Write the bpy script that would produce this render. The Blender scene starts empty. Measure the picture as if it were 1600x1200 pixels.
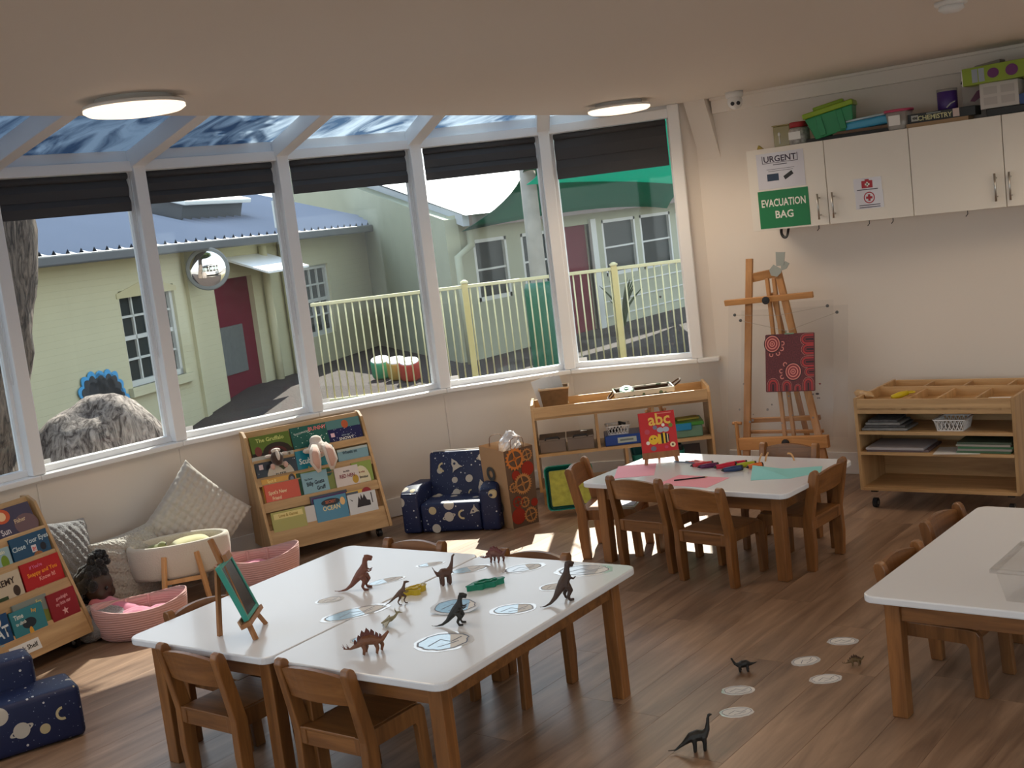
import bpy, bmesh, math, random
from mathutils import Vector, Matrix
random.seed(7)
PI = math.pi
SC = bpy.context.scene
COL = SC.collection

# ------------------------------------------------------------------ camera
CAM_POS = Vector((0.0, 0.0, 1.83))
YAW, PITCH, ROLL, FPX = 0.66619, 0.13105, -0.12016, 1922.7
def make_camera():
    fw = Vector((-math.sin(YAW) * math.cos(PITCH), math.cos(YAW) * math.cos(PITCH), -math.sin(PITCH)))
    rt = Vector((math.cos(YAW), math.sin(YAW), 0.0))
    up = rt.cross(fw)
    c, s = math.cos(ROLL), math.sin(ROLL)
    r2 = rt * c + up * s
    u2 = -rt * s + up * c
    cd = bpy.data.cameras.new('camera')
    cd.sensor_fit = 'HORIZONTAL'; cd.sensor_width = 36.0; cd.lens = FPX / 1600 * 36.0
    cd.clip_start = 0.05; cd.clip_end = 300
    o = bpy.data.objects.new('camera', cd); COL.objects.link(o)
    m = Matrix((r2, u2, -fw)).transposed().to_4x4(); m.translation = CAM_POS
    o.matrix_world = m
    SC.camera = o
make_camera()

# ------------------------------------------------------------------ sky, sun, exposure
SC.view_settings.view_transform = 'Standard'
SC.view_settings.look = 'None'
SC.view_settings.gamma = 1.0
SC.view_settings.use_curve_mapping = False
SC.view_settings.exposure = 1.40
SC.cycles.use_denoising = True
SC.cycles.max_bounces = 8
SC.cycles.diffuse_bounces = 5
SC.cycles.transparent_max_bounces = 24
SC.cycles.caustics_reflective = False
SC.cycles.caustics_refractive = False
SC.cycles.sample_clamp_indirect = 6.0
SUN_DIR = Vector((-0.50, 0.866, 0.95)).normalized()
SKY_STRENGTH = 1.0
SUN_STRENGTH = 7.0
w = bpy.data.worlds.new('sky'); SC.world = w; w.use_nodes = True
nt = w.node_tree; nt.nodes.clear()
bg = nt.nodes.new('ShaderNodeBackground'); wo = nt.nodes.new('ShaderNodeOutputWorld')
gr = nt.nodes.new('ShaderNodeValToRGB'); tc = nt.nodes.new('ShaderNodeTexCoord'); sx = nt.nodes.new('ShaderNodeSeparateXYZ')
nt.links.new(tc.outputs['Generated'], sx.inputs[0]); nt.links.new(sx.outputs['Z'], gr.inputs[0])
gr.color_ramp.elements[0].position = 0.0; gr.color_ramp.elements[0].color = (0.91, 0.95, 1.0, 1)
gr.color_ramp.elements[1].position = 0.8; gr.color_ramp.elements[1].color = (0.54, 0.70, 0.97, 1)
nt.links.new(gr.outputs[0], bg.inputs['Color']); bg.inputs['Strength'].default_value = SKY_STRENGTH
nt.links.new(bg.outputs[0], wo.inputs[0])
sl = bpy.data.lights.new('sun', 'SUN'); sl.energy = SUN_STRENGTH; sl.angle = 0.009; sl.color = (1.0, 0.95, 0.87)
so = bpy.data.objects.new('sun', sl); COL.objects.link(so)
so.rotation_euler = SUN_DIR.to_track_quat('Z', 'Y').to_euler(); so.location = (-9, 14, 12)

# ------------------------------------------------------------------ materials
MATS = {}
def _new(name):
    m = bpy.data.materials.new(name); m.use_nodes = True
    n = m.node_tree.nodes; b = n['Principled BSDF']
    return m, m.node_tree, n, b
def C4(c): return (c[0], c[1], c[2], 1.0)
def srgb(r, g, b):
    f = lambda v: (v / 255) / 12.92 if v / 255 <= 0.04045 else (((v / 255) + 0.055) / 1.055) ** 2.4
    return (f(r), f(g), f(b))
def mat(name, col=(.8, .8, .8), rough=.5, metal=0., coat=0., var=None, bump=None, trans=0., emit=None, sheen=0., ior=1.45, spec=.5):
    if name in MATS: return MATS[name]
    m, t, n, b = _new(name)
    b.inputs['Base Color'].default_value = C4(col); b.inputs['Roughness'].default_value = rough
    b.inputs['Metallic'].default_value = metal; b.inputs['Coat Weight'].default_value = coat
    b.inputs['Coat Roughness'].default_value = 0.06
    b.inputs['Transmission Weight'].default_value = trans; b.inputs['IOR'].default_value = ior
    b.inputs['Specular IOR Level'].default_value = spec
    b.inputs['Sheen Weight'].default_value = sheen
    if emit:
        b.inputs['Emission Color'].default_value = C4(emit[0]); b.inputs['Emission Strength'].default_value = emit[1]
    if var or bump:
        tcn = n.new('ShaderNodeTexCoord')
    if var:   # (scale, amount) mottled colour
        nz = n.new('ShaderNodeTexNoise'); nz.inputs['Scale'].default_value = var[0]; nz.inputs['Detail'].default_value = 5
        t.links.new(tcn.outputs['Object'], nz.inputs['Vector'])
        mx = n.new('ShaderNodeMixRGB'); k = var[1]
        mx.inputs[1].default_value = C4([c * (1 - k) for c in col]); mx.inputs[2].default_value = C4([min(1, c * (1 + k)) for c in col])
        t.links.new(nz.outputs['Fac'], mx.inputs[0]); t.links.new(mx.outputs[0], b.inputs['Base Color'])
    if bump:  # (scale, strength, kind)
        kind = bump[2] if len(bump) > 2 else 'noise'
        if kind == 'noise':
            nz = n.new('ShaderNodeTexNoise'); nz.inputs['Scale'].default_value = bump[0]; nz.inputs['Detail'].default_value = 6; out = nz.outputs['Fac']
        elif kind == 'voronoi':
            nz = n.new('ShaderNodeTexVoronoi'); nz.inputs['Scale'].default_value = bump[0]; out = nz.outputs['Distance']
        else:
            nz = n.new('ShaderNodeTexWave'); nz.inputs['Scale'].default_value = bump[0]; nz.bands_direction = kind; out = nz.outputs['Fac']
        t.links.new(tcn.outputs['Object'], nz.inputs['Vector'])
        bp = n.new('ShaderNodeBump'); bp.inputs['Strength'].default_value = bump[1]; bp.inputs['Distance'].default_value = .01
        t.links.new(out, bp.inputs['Height']); t.links.new(bp.outputs[0], b.inputs['Normal'])
    MATS[name] = m
    return m
def wood(name, c1, c2, axis=0, scale=9., rough=.45, coat=0., rnd=.12, stretch=12.):
    if name in MATS: return MATS[name]
    m, t, n, b = _new(name)
    tcn = n.new('ShaderNodeTexCoord'); mp = n.new('ShaderNodeMapping')
    sc = [stretch] * 3; sc[axis] = 1.0
    mp.inputs['Scale'].default_value = sc
    oi = n.new('ShaderNodeObjectInfo'); ad = n.new('ShaderNodeVectorMath'); ad.operation = 'ADD'
    ml = n.new('ShaderNodeMath'); ml.operation = 'MULTIPLY'; ml.inputs[1].default_value = 37.
    t.links.new(oi.outputs['Random'], ml.inputs[0]); t.links.new(tcn.outputs['Object'], ad.inputs[0]); t.links.new(ml.outputs[0], ad.inputs[1])
    t.links.new(ad.outputs[0], mp.inputs['Vector'])
    nz = n.new('ShaderNodeTexNoise'); nz.inputs['Scale'].default_value = scale * .25; nz.inputs['Detail'].default_value = 8; nz.inputs['Roughness'].default_value = .62
    nz.inputs['Distortion'].default_value = .6
    t.links.new(mp.outputs[0], nz.inputs['Vector'])
    cr = n.new('ShaderNodeValToRGB')
    cr.color_ramp.elements[0].position = .3; cr.color_ramp.elements[0].color = C4(c1)
    cr.color_ramp.elements[1].position = .7; cr.color_ramp.elements[1].color = C4(c2)
    t.links.new(nz.outputs['Fac'], cr.inputs[0])
    hs = n.new('ShaderNodeHueSaturation'); mr = n.new('ShaderNodeMapRange')
    mr.inputs['To Min'].default_value = 1 - rnd; mr.inputs['To Max'].default_value = 1 + rnd
    t.links.new(oi.outputs['Random'], mr.inputs['Value']); t.links.new(mr.outputs[0], hs.inputs['Value'])
    t.links.new(cr.outputs[0], hs.inputs['Color']); t.links.new(hs.outputs[0], b.inputs['Base Color'])
    b.inputs['Roughness'].default_value = rough; b.inputs['Coat Weight'].default_value = coat; b.inputs['Coat Roughness'].default_value = .25
    bp = n.new('ShaderNodeBump'); bp.inputs['Strength'].default_value = .08; bp.inputs['Distance'].default_value = .004
    t.links.new(nz.outputs['Fac'], bp.inputs['Height']); t.links.new(bp.outputs[0], b.inputs['Normal'])
    MATS[name] = m
    return m
def clear(name, tint=(.9, .92, .92), refl=.08, dust=0., rough=.02, dustcol=(.8, .8, .78), dscale=6.):
    """thin clear sheet: see-through with a faint mirror and optional dust film"""
    if name in MATS: return MATS[name]
    m = bpy.data.materials.new(name); m.use_nodes = True
    t = m.node_tree; n = t.nodes; n.clear()
    out = n.new('ShaderNodeOutputMaterial'); tr = n.new('ShaderNodeBsdfTransparent'); gl = n.new('ShaderNodeBsdfGlossy')
    tr.inputs[0].default_value = C4(tint); gl.inputs['Roughness'].default_value = rough
    fr = n.new('ShaderNodeFresnel'); fr.inputs[0].default_value = 1.3
    mx = n.new('ShaderNodeMixShader'); ad = n.new('ShaderNodeMath'); ad.operation = 'MULTIPLY_ADD'; ad.inputs[1].default_value = refl * 5; ad.inputs[2].default_value = refl * .1
    t.links.new(fr.outputs[0], ad.inputs[0]); t.links.new(ad.outputs[0], mx.inputs[0]); t.links.new(tr.outputs[0], mx.inputs[1]); t.links.new(gl.outputs[0], mx.inputs[2])
    last = mx
    if dust > 0:
        df = n.new('ShaderNodeBsdfDiffuse'); df.inputs[0].default_value = C4(dustcol); tl = n.new('ShaderNodeBsdfTranslucent'); tl.inputs[0].default_value = C4(dustcol)
        m3 = n.new('ShaderNodeMixShader'); m3.inputs[0].default_value = .5; t.links.new(df.outputs[0], m3.inputs[1]); t.links.new(tl.outputs[0], m3.inputs[2])
        tcn = n.new('ShaderNodeTexCoord'); nz = n.new('ShaderNodeTexNoise'); nz.inputs['Scale'].default_value = dscale; nz.inputs['Detail'].default_value = 10; nz.inputs['Roughness'].default_value = .75
        t.links.new(tcn.outputs['Object'], nz.inputs['Vector'])
        n2 = n.new('ShaderNodeTexNoise'); n2.inputs['Scale'].default_value = .9; t.links.new(tcn.outputs['Object'], n2.inputs['Vector'])
        mm = n.new('ShaderNodeMath'); mm.operation = 'MULTIPLY'; t.links.new(nz.outputs['Fac'], mm.inputs[0]); t.links.new(n2.outputs['Fac'], mm.inputs[1])
        cr = n.new('ShaderNodeMapRange'); cr.inputs['From Min'].default_value = .12; cr.inputs['From Max'].default_value = .45; cr.inputs['To Max'].default_value = dust
        t.links.new(mm.outputs[0], cr.inputs['Value'])
        m2 = n.new('ShaderNodeMixShader'); t.links.new(cr.outputs[0], m2.inputs[0]); t.links.new(mx.outputs[0], m2.inputs[1]); t.links.new(m3.outputs[0], m2.inputs[2]); last = m2
    t.links.new(last.outputs[0], out.inputs[0])
    MATS[name] = m
    return m

# ------------------------------------------------------------------ mesh helpers
class MB:
    def __init__(s): s.v = []; s.f = []; s.m = []; s.cur = 0
    def mi(s, k): s.cur = k; return s
    def add(s, vs, fs, M=None):
        o = len(s.v)
        s.v += [tuple(M @ Vector(v)) if M else tuple(v) for v in vs]
        s.f += [tuple(o + i for i in f) for f in fs]; s.m += [s.cur] * len(fs)
        return s
    def box(s, x0, x1, y0, y1, z0, z1, M=None):
        vs = [(x, y, z) for z in (z0, z1) for y in (y0, y1) for x in (x0, x1)]
        return s.add(vs, [(0, 2, 3, 1), (4, 5, 7, 6), (0, 1, 5, 4), (2, 6, 7, 3), (0, 4, 6, 2), (1, 3, 7, 5)], M)
    def bar(s, p, q, wx, wy, up=(0, 0, 1), M=None):
        p = Vector(p); q = Vector(q); d = (q - p); L = d.length; d.normalize()
        u = Vector(up)
        if abs(d.dot(u)) > .99: u = Vector((0, 1, 0))
        a = d.cross(u).normalized(); b = a.cross(d)
        R = Matrix((a, b, d)).transposed().to_4x4(); R.translation = p
        return s.box(-wx / 2, wx / 2, -wy / 2, wy / 2, 0, L, (M @ R) if M else R)
    def prism(s, poly, h0, h1, M=None):
        n = len(poly); vs = [(p[0], p[1], h0) for p in poly] + [(p[0], p[1], h1) for p in poly]
        fs = [tuple(reversed(range(n))), tuple(range(n, 2 * n))] + [(i, (i + 1) % n, n + (i + 1) % n, n + i) for i in range(n)]
        return s.add(vs, fs, M)
    def tube(s, pts, rad, n=8, M=None, cap=True, sq=(1, 1)):
        pts = [Vector(p) for p in pts]; k = len(pts)
        if not hasattr(rad, '__len__'): rad = [rad] * k
        vs = []; ref = None
        for i, p in enumerate(pts):
            d = (pts[min(i + 1, k - 1)] - pts[max(i - 1, 0)])
            d = d.normalized() if d.length > 1e-9 else Vector((0, 0, 1))
            if ref is None:
                ref = Vector((0, 0, 1)) if abs(d.z) < .9 else Vector((0, 1, 0))
            a = d.cross(ref).normalized(); b = a.cross(d).normalized(); ref = b
            for j in range(n):
                t = 2 * PI * j / n
                vs.append(p + (a * math.cos(t) * sq[0] + b * math.sin(t) * sq[1]) * rad[i])
        fs = [(i * n + j, i * n + (j + 1) % n, (i + 1) * n + (j + 1) % n, (i + 1) * n + j) for i in range(k - 1) for j in range(n)]
        if cap: fs += [tuple(reversed(range(n))), tuple(range((k - 1) * n, k * n))]
        return s.add(vs, fs, M)
    def cyl(s, p, q, r, r2=None, n=16, M=None): return s.tube([p, q], [r, r if r2 is None else r2], n, M)
    def lathe(s, prof, n=24, M=None, sx=1., sy=1.):
        k = len(prof); vs = [(r * math.cos(2 * PI * j / n) * sx, r * math.sin(2 * PI * j / n) * sy, z) for r, z in prof for j in range(n)]
        fs = [(i * n + j, i * n + (j + 1) % n, (i + 1) * n + (j + 1) % n, (i + 1) * n + j) for i in range(k - 1) for j in range(n)]
        if prof[0][0] > 1e-6: fs.append(tuple(reversed(range(n))))
        if prof[-1][0] > 1e-6: fs.append(tuple(range((k - 1) * n, k * n)))
        return s.add(vs, fs, M)
    def ball(s, c, r, n=12, m=8, M=None):
        if not hasattr(r, '__len__'): r = (r, r, r)
        prof = [(math.sin(PI * i / m), -math.cos(PI * i / m)) for i in range(m + 1)]
        T = Matrix.Translation(c) @ Matrix.Diagonal((r[0], r[1], r[2], 1))
        return s.lathe([(max(a, 1e-5), b) for a, b in prof], n, (M @ T) if M else T)
    def disc(s, c, r, z=0., n=20, M=None, r2=None, a0=0., a1=2 * PI):
        r2 = r2 or r
        full = abs(a1 - a0 - 2 * PI) < 1e-6
        vs = [(c[0] + r * math.cos(a0 + (a1 - a0) * j / n), c[1] + r2 * math.sin(a0 + (a1 - a0) * j / n), z) for j in range(n if full else n + 1)]
        return s.add(vs, [tuple(range(len(vs)))], M)
    def ring(s, c, ra, rb, z=0., n=24, M=None, a0=0., a1=2 * PI, ky=1.):
        vs = []
        for j in range(n + 1):
            t = a0 + (a1 - a0) * j / n
            vs += [(c[0] + ra * math.cos(t), c[1] + ra * math.sin(t) * ky, z), (c[0] + rb * math.cos(t), c[1] + rb * math.sin(t) * ky, z)]
        return s.add(vs, [(2 * j, 2 * j + 1, 2 * j + 3, 2 * j + 2) for j in range(n)], M)
    def rect(s, x0, x1, y0, y1, z=0., M=None):
        return s.add([(x0, y0, z), (x1, y0, z), (x1, y1, z), (x0, y1, z)], [(0, 1, 2, 3)], M)
    def poly(s, pts, z=0., M=None):
        return s.add([(p[0], p[1], z) for p in pts], [tuple(range(len(pts)))], M)
    def stroke(s, pts, wd, z=0., M=None):
        """flat ribbon along a polyline"""
        P = [Vector((p[0], p[1])) for p in pts]; vs = []
        for i, p in enumerate(P):
            d = (P[min(i + 1, len(P) - 1)] - P[max(i - 1, 0)]).normalized(); nn = Vector((-d.y, d.x)) * wd / 2
            vs += [(p.x + nn.x, p.y + nn.y, z), (p.x - nn.x, p.y - nn.y, z)]
        return s.add(vs, [(2 * i, 2 * i + 1, 2 * i + 3, 2 * i + 2) for i in range(len(P) - 1)], M)
    def mesh(s, name, mats, bevel=0., seg=2, smooth=False, recalc=True):
        me = bpy.data.meshes.new(name); me.from_pydata([tuple(v) for v in s.v], [], s.f)
        if not isinstance(mats, (list, tuple)): mats = [mats]
        for m in mats: me.materials.append(m)
        for p, k in zip(me.polygons, s.m): p.material_index = k
        if bevel > 0 or recalc:
            bm = bmesh.new(); bm.from_mesh(me)
            if bevel > 0:
                bmesh.ops.bevel(bm, geom=[e for e in bm.edges if len(e.link_faces) == 2 and e.calc_face_angle(0) > .5], offset=bevel, segments=seg, affect='EDGES', profile=.5)
            if recalc: bmesh.ops.recalc_face_normals(bm, faces=bm.faces)
            bm.to_mesh(me); bm.free()
        if smooth:
            for p in me.polygons: p.use_smooth = True
        me.update()
        return me
def ob(name, mb, mats, parent=None, M=None, bevel=0., seg=2, smooth=False, recalc=True):
    me = mb.mesh(name, mats, bevel, seg, smooth, recalc) if isinstance(mb, MB) else mb
    o = bpy.data.objects.new(name, me); COL.objects.link(o)
    if parent: o.parent = parent
    if M is not None: o.matrix_basis = M
    return o
def autosm(o, ang=.7):
    me = o.data
    bm = bmesh.new(); bm.from_mesh(me)
    for f in bm.faces: f.smooth = True
    for e in bm.edges:
        if len(e.link_faces) == 2 and e.calc_face_angle(0) > ang: e.smooth = False
    bm.to_mesh(me); bm.free(); return o
def tag(o, label, cat, group=None):
    o['label'] = label; o['category'] = cat
    if group: o['group'] = group
    return o
def thing(name, label, cat, M=None, group=None):
    o = bpy.data.objects.new(name, None); COL.objects.link(o); o.empty_display_size = .05
    if M is not None: o.matrix_basis = M
    return tag(o, label, cat, group)
def struct(name, mb, mats, parent=None, **k):
    o = ob(name, mb, mats, parent, **k)
    if parent is None: o['kind'] = 'structure'
    return o
def sempty(name, M=None):
    o = bpy.data.objects.new(name, None); COL.objects.link(o); o['kind'] = 'structure'
    if M is not None: o.matrix_basis = M
    return o
def TR(x, y, z=0., rz=0., rx=0., ry=0.):
    return Matrix.Translation((x, y, z)) @ Matrix.Rotation(rz, 4, 'Z') @ Matrix.Rotation(ry, 4, 'Y') @ Matrix.Rotation(rx, 4, 'X')
def FR(o, xd, yd):
    """frame: x along xd, y along yd, z = x cross y"""
    x = Vector(xd).normalized(); z = x.cross(Vector(yd)).normalized(); y = z.cross(x)
    m = Matrix((x, y, z)).transposed().to_4x4(); m.translation = Vector(o); return m
def dup(root, M, label=None, group=None):
    def cp(o, par):
        c = o.copy(); COL.objects.link(c)
        if par: c.parent = par
        for ch in o.children: cp(ch, c)
        return c
    r = cp(root, None); r.matrix_basis = M
    if label: r['label'] = label
    if group: r['group'] = group
    return r
def text(s, size, mt, parent, x=0., y=0., z=.0006, name='lettering', ang=0., width=None, bold=False, align='CENTER', ital=0.):
    """flat lettering in the local xy plane of the parent"""
    cu = bpy.data.curves.new('t', 'FONT'); cu.body = s; cu.size = size; cu.align_x = align; cu.align_y = 'CENTER'
    cu.shear = ital; cu.resolution_u = 2
    if bold: cu.offset = size * .022
    o = bpy.data.objects.new('t', cu); COL.objects.link(o)
    dg = bpy.context.evaluated_depsgraph_get()
    me = bpy.data.meshes.new_from_object(o.evaluated_get(dg))
    bpy.data.objects.remove(o); bpy.data.curves.remove(cu)
    me.name = name; me.materials.clear(); me.materials.append(mt)
    if width and len(me.vertices):
        xs = [v.co.x for v in me.vertices]; k = width / max(1e-6, max(xs) - min(xs))
        for v in me.vertices: v.co.x *= k
    t = bpy.data.objects.new(name, me); COL.objects.link(t); t.parent = parent
    t.matrix_basis = Matrix.Translation((x, y, z)) @ Matrix.Rotation(ang, 4, 'Z')
    return t
def remesh(mb, name, voxel, smooth_it=2):
    """fuse overlapping shapes into one continuous skin"""
    o = ob('tmp', mb, [], recalc=True)
    r = o.modifiers.new('r', 'REMESH'); r.mode = 'VOXEL'; r.voxel_size = voxel
    s = o.modifiers.new('s', 'SMOOTH'); s.iterations = smooth_it; s.factor = .5
    dg = bpy.context.evaluated_depsgraph_get()
    me = bpy.data.meshes.new_from_object(o.evaluated_get(dg)); me.name = name
    bpy.data.objects.remove(o)
    for p in me.polygons: p.use_smooth = True
    return me
def rrect(x0, x1, y0, y1, r, n=5):
    pts = []
    for cx, cy, a in ((x1 - r, y0 + r, -PI / 2), (x1 - r, y1 - r, 0), (x0 + r, y1 - r, PI / 2), (x0 + r, y0 + r, PI)):
        pts += [(cx + r * math.cos(a + PI / 2 * i / n), cy + r * math.sin(a + PI / 2 * i / n)) for i in range(n + 1)]
    return pts
def smoothpts(pts, k=4):
    """Catmull-Rom through points"""
    P = [Vector(p) for p in pts]; out = []
    for i in range(len(P) - 1):
        a, b, c, d = P[max(i - 1, 0)], P[i], P[i + 1], P[min(i + 2, len(P) - 1)]
        for j in range(k):
            t = j / k
            out.append(.5 * ((2 * b) + (c - a) * t + (2 * a - 5 * b + 4 * c - d) * t * t + (3 * b - a - 3 * c + d) * t ** 3))
    out.append(P[-1]); return out

# ------------------------------------------------------------------ common materials
M_WALL = mat('wall_paint', (.74, .68, .62), .6, var=(1.3, .03), bump=(60, .03))
M_CEIL = mat('ceiling_paint', (.79, .73, .67), .6)
M_FRAME = mat('white_frame_paint', (.83, .83, .84), .35)
M_SILL = mat('sill_gloss_paint', (.82, .82, .82), .22)
M_GLASS = clear('window_glass', (.88, .90, .88), .10, dust=.012, dscale=30)
M_BLIND = mat('charcoal_blind_cloth', (.055, .055, .06), .75, bump=(220, .15))
M_BLACK = mat('black_plastic', (.015, .015, .017), .4)
M_CHROME = mat('brushed_steel', (.5, .49, .47), .3, metal=1.)
M_WHITEP = mat('white_plastic', (.75, .75, .75), .35)
M_BIRCH = wood('birch_ply', srgb(166, 130, 88), srgb(204, 168, 122), 0, 7, .42)
M_BIRCHV = wood('birch_ply_upright', srgb(166, 130, 88), srgb(204, 168, 122), 2, 7, .42)
M_OAK = wood('honey_oak', srgb(100, 62, 29), srgb(148, 99, 54), 0, 9, .38, coat=.15)
M_OAKV = wood('honey_oak_upright', srgb(100, 62, 29), srgb(148, 99, 54), 2, 9, .38, coat=.15)
M_PLANK = wood('vinyl_floor_plank', srgb(104, 80, 63), srgb(168, 137, 112), 1, 5, .36, rnd=.10, stretch=10)
M_LAM = mat('white_laminate', (.72, .745, .79), .24, coat=.25)  # white tops; the bluish tint stands in for sky glare
M_PAPER = mat('white_paper', (.78, .78, .77), .55)
M_INK = mat('black_ink', (.02, .02, .02), .6)
def flat(name, rgb, rough=.45, coat=0.): return mat('print_' + name, srgb(*rgb), rough, coat=coat)

# ------------------------------------------------------------------ room shell
BAY = [(-4.051, -.964), (-4.856, -.619), (-5.41, .073), (-5.787, .896), (-6.035, 1.78), (-6.12, 2.665),
       (-6.12, 3.555), (-6.035, 4.44), (-5.787, 5.324), (-5.41, 6.147), (-4.856, 6.839), (-4.051, 7.184)]
NB = len(BAY)
ZS, ZH = .782, 2.373          # sill top, head underside
YN, YS, XE, ZC = 7.26, -1.04, 2.3, 2.45
def seg_n(i):
    a, b = Vector(BAY[i]), Vector(BAY[i + 1]); d = (b - a).normalized(); return Vector((d.y, -d.x))   # inward normal
VN = []
for i in range(NB):
    n = (seg_n(max(i - 1, 0)) + seg_n(min(i, NB - 2))).normalized(); VN.append(n)
def off(i, d):      # bay vertex moved inwards by d
    n = VN[i]; k = 1 / max(.6, n.dot(seg_n(min(i, NB - 2))))
    return (BAY[i][0] + n.x * d * k, BAY[i][1] + n.y * d * k)
def ribbon(mb, d0, d1, z0, z1, i0=0, i1=NB - 1):
    for i in range(i0, i1):
        a, b, c, d = off(i, d0), off(i + 1, d0), off(i + 1, d1), off(i, d1)
        mb.prism([a, b, c, d], z0, z1)
    return mb

def yrange(x):      # floor extent along y for a strip at x
    lo, hi = YS, YN
    if x < -4.051:
        lo = 9; hi = -9
        for i in range(NB - 1):
            (x0, y0), (x1, y1) = BAY[i], BAY[i + 1]
            if min(x0, x1) <= x <= max(x0, x1) and abs(x1 - x0) > 1e-6:
                y = y0 + (y1 - y0) * (x - x0) / (x1 - x0); lo = min(lo, y); hi = max(hi, y)
        if hi < lo: return None
    return lo, hi
floor_mb = MB()
floor_mb.prism([(p[0], p[1]) for p in BAY] + [(-3.93, YN), (XE, YN), (XE, YS), (-3.93, YS)], -.06, -.006)
FLOOR = struct('floor', floor_mb, M_PLANK)
rnd = random.Random(3)
PW, PL_ = .19, 1.32
nplank = 0
pmesh = {}
for c in range(45):
    x = -6.12 + PW * (c + .5)
    yr = [yrange(x - PW * .45), yrange(x + PW * .45)]
    if None in yr: continue
    lo = max(yr[0][0], yr[1][0], 1.1 - .0 * c); hi = min(yr[0][1], yr[1][1])
    y = lo - rnd.uniform(.1, PL_ - .2)
    while y < hi - .02:
        a, b = max(y, lo), min(y + PL_, hi)
        if b - a > .05 and x < 1.6:
            L = round(b - a, 2)
            if L not in pmesh:
                pmesh[L] = MB().box(-PW / 2 + .0003, PW / 2 - .0003, -(b - a) / 2 + .0003, (b - a) / 2 - .0003, -.008, 0).mesh('plank', M_PLANK, bevel=.0006, seg=1)
            ob('plank', pmesh[L], None, FLOOR, TR(x, (a + b) / 2, 0, PI * rnd.randint(0, 1))); nplank += 1
        y += PL_

# walls
wb = MB(); ribbon(wb, 0, -.11, -.02, ZS - .03)
struct('wall_bay', wb, M_WALL)
bb = MB(); ribbon(bb, .012, .0, 0, .12)
struct('baseboard_bay', bb, M_FRAME)
pb = MB()      # narrow cover strips where the wall panels meet
for i in range(5, NB - 1):
    p = Vector(off(i, .004)); n = VN[i]
    pb.bar((p.x, p.y, .12), (p.x, p.y, ZS - .05), .02, .006, up=(n.x, n.y, 0))
struct('trim_3', pb, M_WALL)
sb = MB(); ribbon(sb, .055, -.12, ZS - .032, ZS)
sb.prism([off(NB - 1, .055), (-3.90, 7.20), (-3.93, 7.27), off(NB - 1, -.0)], ZS - .032, ZS)
struct('trim_1', sb, M_SILL, bevel=.008)
def endwall(y, s):  # stub of wall joining bay and straight wall
    a = Vector(BAY[-1] if s > 0 else BAY[0])
    return [(a.x, a.y), (-3.95, y), (-3.95, y + .1 * s), (a.x - .1, a.y + .1 * s)]
struct('wall_north', MB().box(-3.95, XE, YN, YN + .12, -.02, ZC).prism(endwall(YN, 1), -.02, ZC)
       .add([(-3.97, 7.265, ZC), (-3.82, 7.265, ZC), (-3.97, 7.18, ZC), (-3.82, 7.18, ZC), (-3.93, 7.262, 2.06), (-3.78, 7.262, 2.06)],
            [(2, 3, 5, 4), (0, 2, 4), (1, 5, 3), (0, 1, 3, 2), (0, 4, 5, 1)]), M_WALL)
ws = MB().prism(endwall(YS, -1), -.02, ZC)
for q in ((-3.95, -3.3, -.02, ZC), (1.7, XE, -.02, ZC), (-3.3, 1.7, 2.25, ZC), (-3.3, 1.7, -.02, .06)): ws.box(q[0], q[1], YS - .12, YS, q[2], q[3])
struct('wall_south', ws, M_WALL)
we = MB()
for q in ((YS - .12, 0., -.02, ZC), (5.6, YN + .12, -.02, ZC), (0., 5.6, 2.25, ZC), (0., 5.6, -.02, .75)): we.box(XE, XE + .12, q[0], q[1], q[2], q[3])
struct('wall_east', we, M_WALL)
# unseen glazed doors and side windows, added to let in fill daylight
D1 = sempty('added_door_1')
for k in range(4):
    x0 = -3.3 + 1.25 * k
    ob('added_door_leaf', MB().box(x0, x0 + .08, YS - .08, YS - .03, .06, 2.25).box(x0 + 1.17, x0 + 1.25, YS - .08, YS - .03, .06, 2.25).box(x0 + .08, x0 + 1.17, YS - .08, YS - .03, 2.17, 2.25).box(x0 + .08, x0 + 1.17, YS - .08, YS - .03, .06, .18), M_FRAME, D1)
    ob('pane', MB().box(x0 + .08, x0 + 1.17, YS - .058, YS - .054, .18, 2.17), M_GLASS, D1)
W12 = sempty('window_12')
for k in range(4):
    y0 = 1.4 * k
    ob('window_frame', MB().box(XE + .03, XE + .08, y0, y0 + .06, .75, 2.25).box(XE + .03, XE + .08, y0 + 1.34, y0 + 1.4, .75, 2.25).box(XE + .03, XE + .08, y0 + .06, y0 + 1.34, 2.19, 2.25).box(XE + .03, XE + .08, y0 + .06, y0 + 1.34, .75, .81), M_FRAME, W12)
    ob('pane', MB().box(XE + .053, XE + .057, y0 + .06, y0 + 1.34, .81, 2.19), M_GLASS, W12)
struct('baseboard_north', MB().box(-3.92, XE, YN - .014, YN, 0, .14), M_FRAME, bevel=.004)
struct('ceiling', MB().prism([(-4.24, YS - .12), (XE + .12, YS - .12), (XE + .12, YN + .12), (-4.53, YN + .12)], ZC, ZC + .45), M_CEIL)
struct('trim_2', MB().box(-3.8, XE, YN - .03, YN, 2.352, ZC).box(-3.8, XE, YN - .05, YN - .03, ZC - .018, ZC), M_CEIL, bevel=.003)

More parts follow.
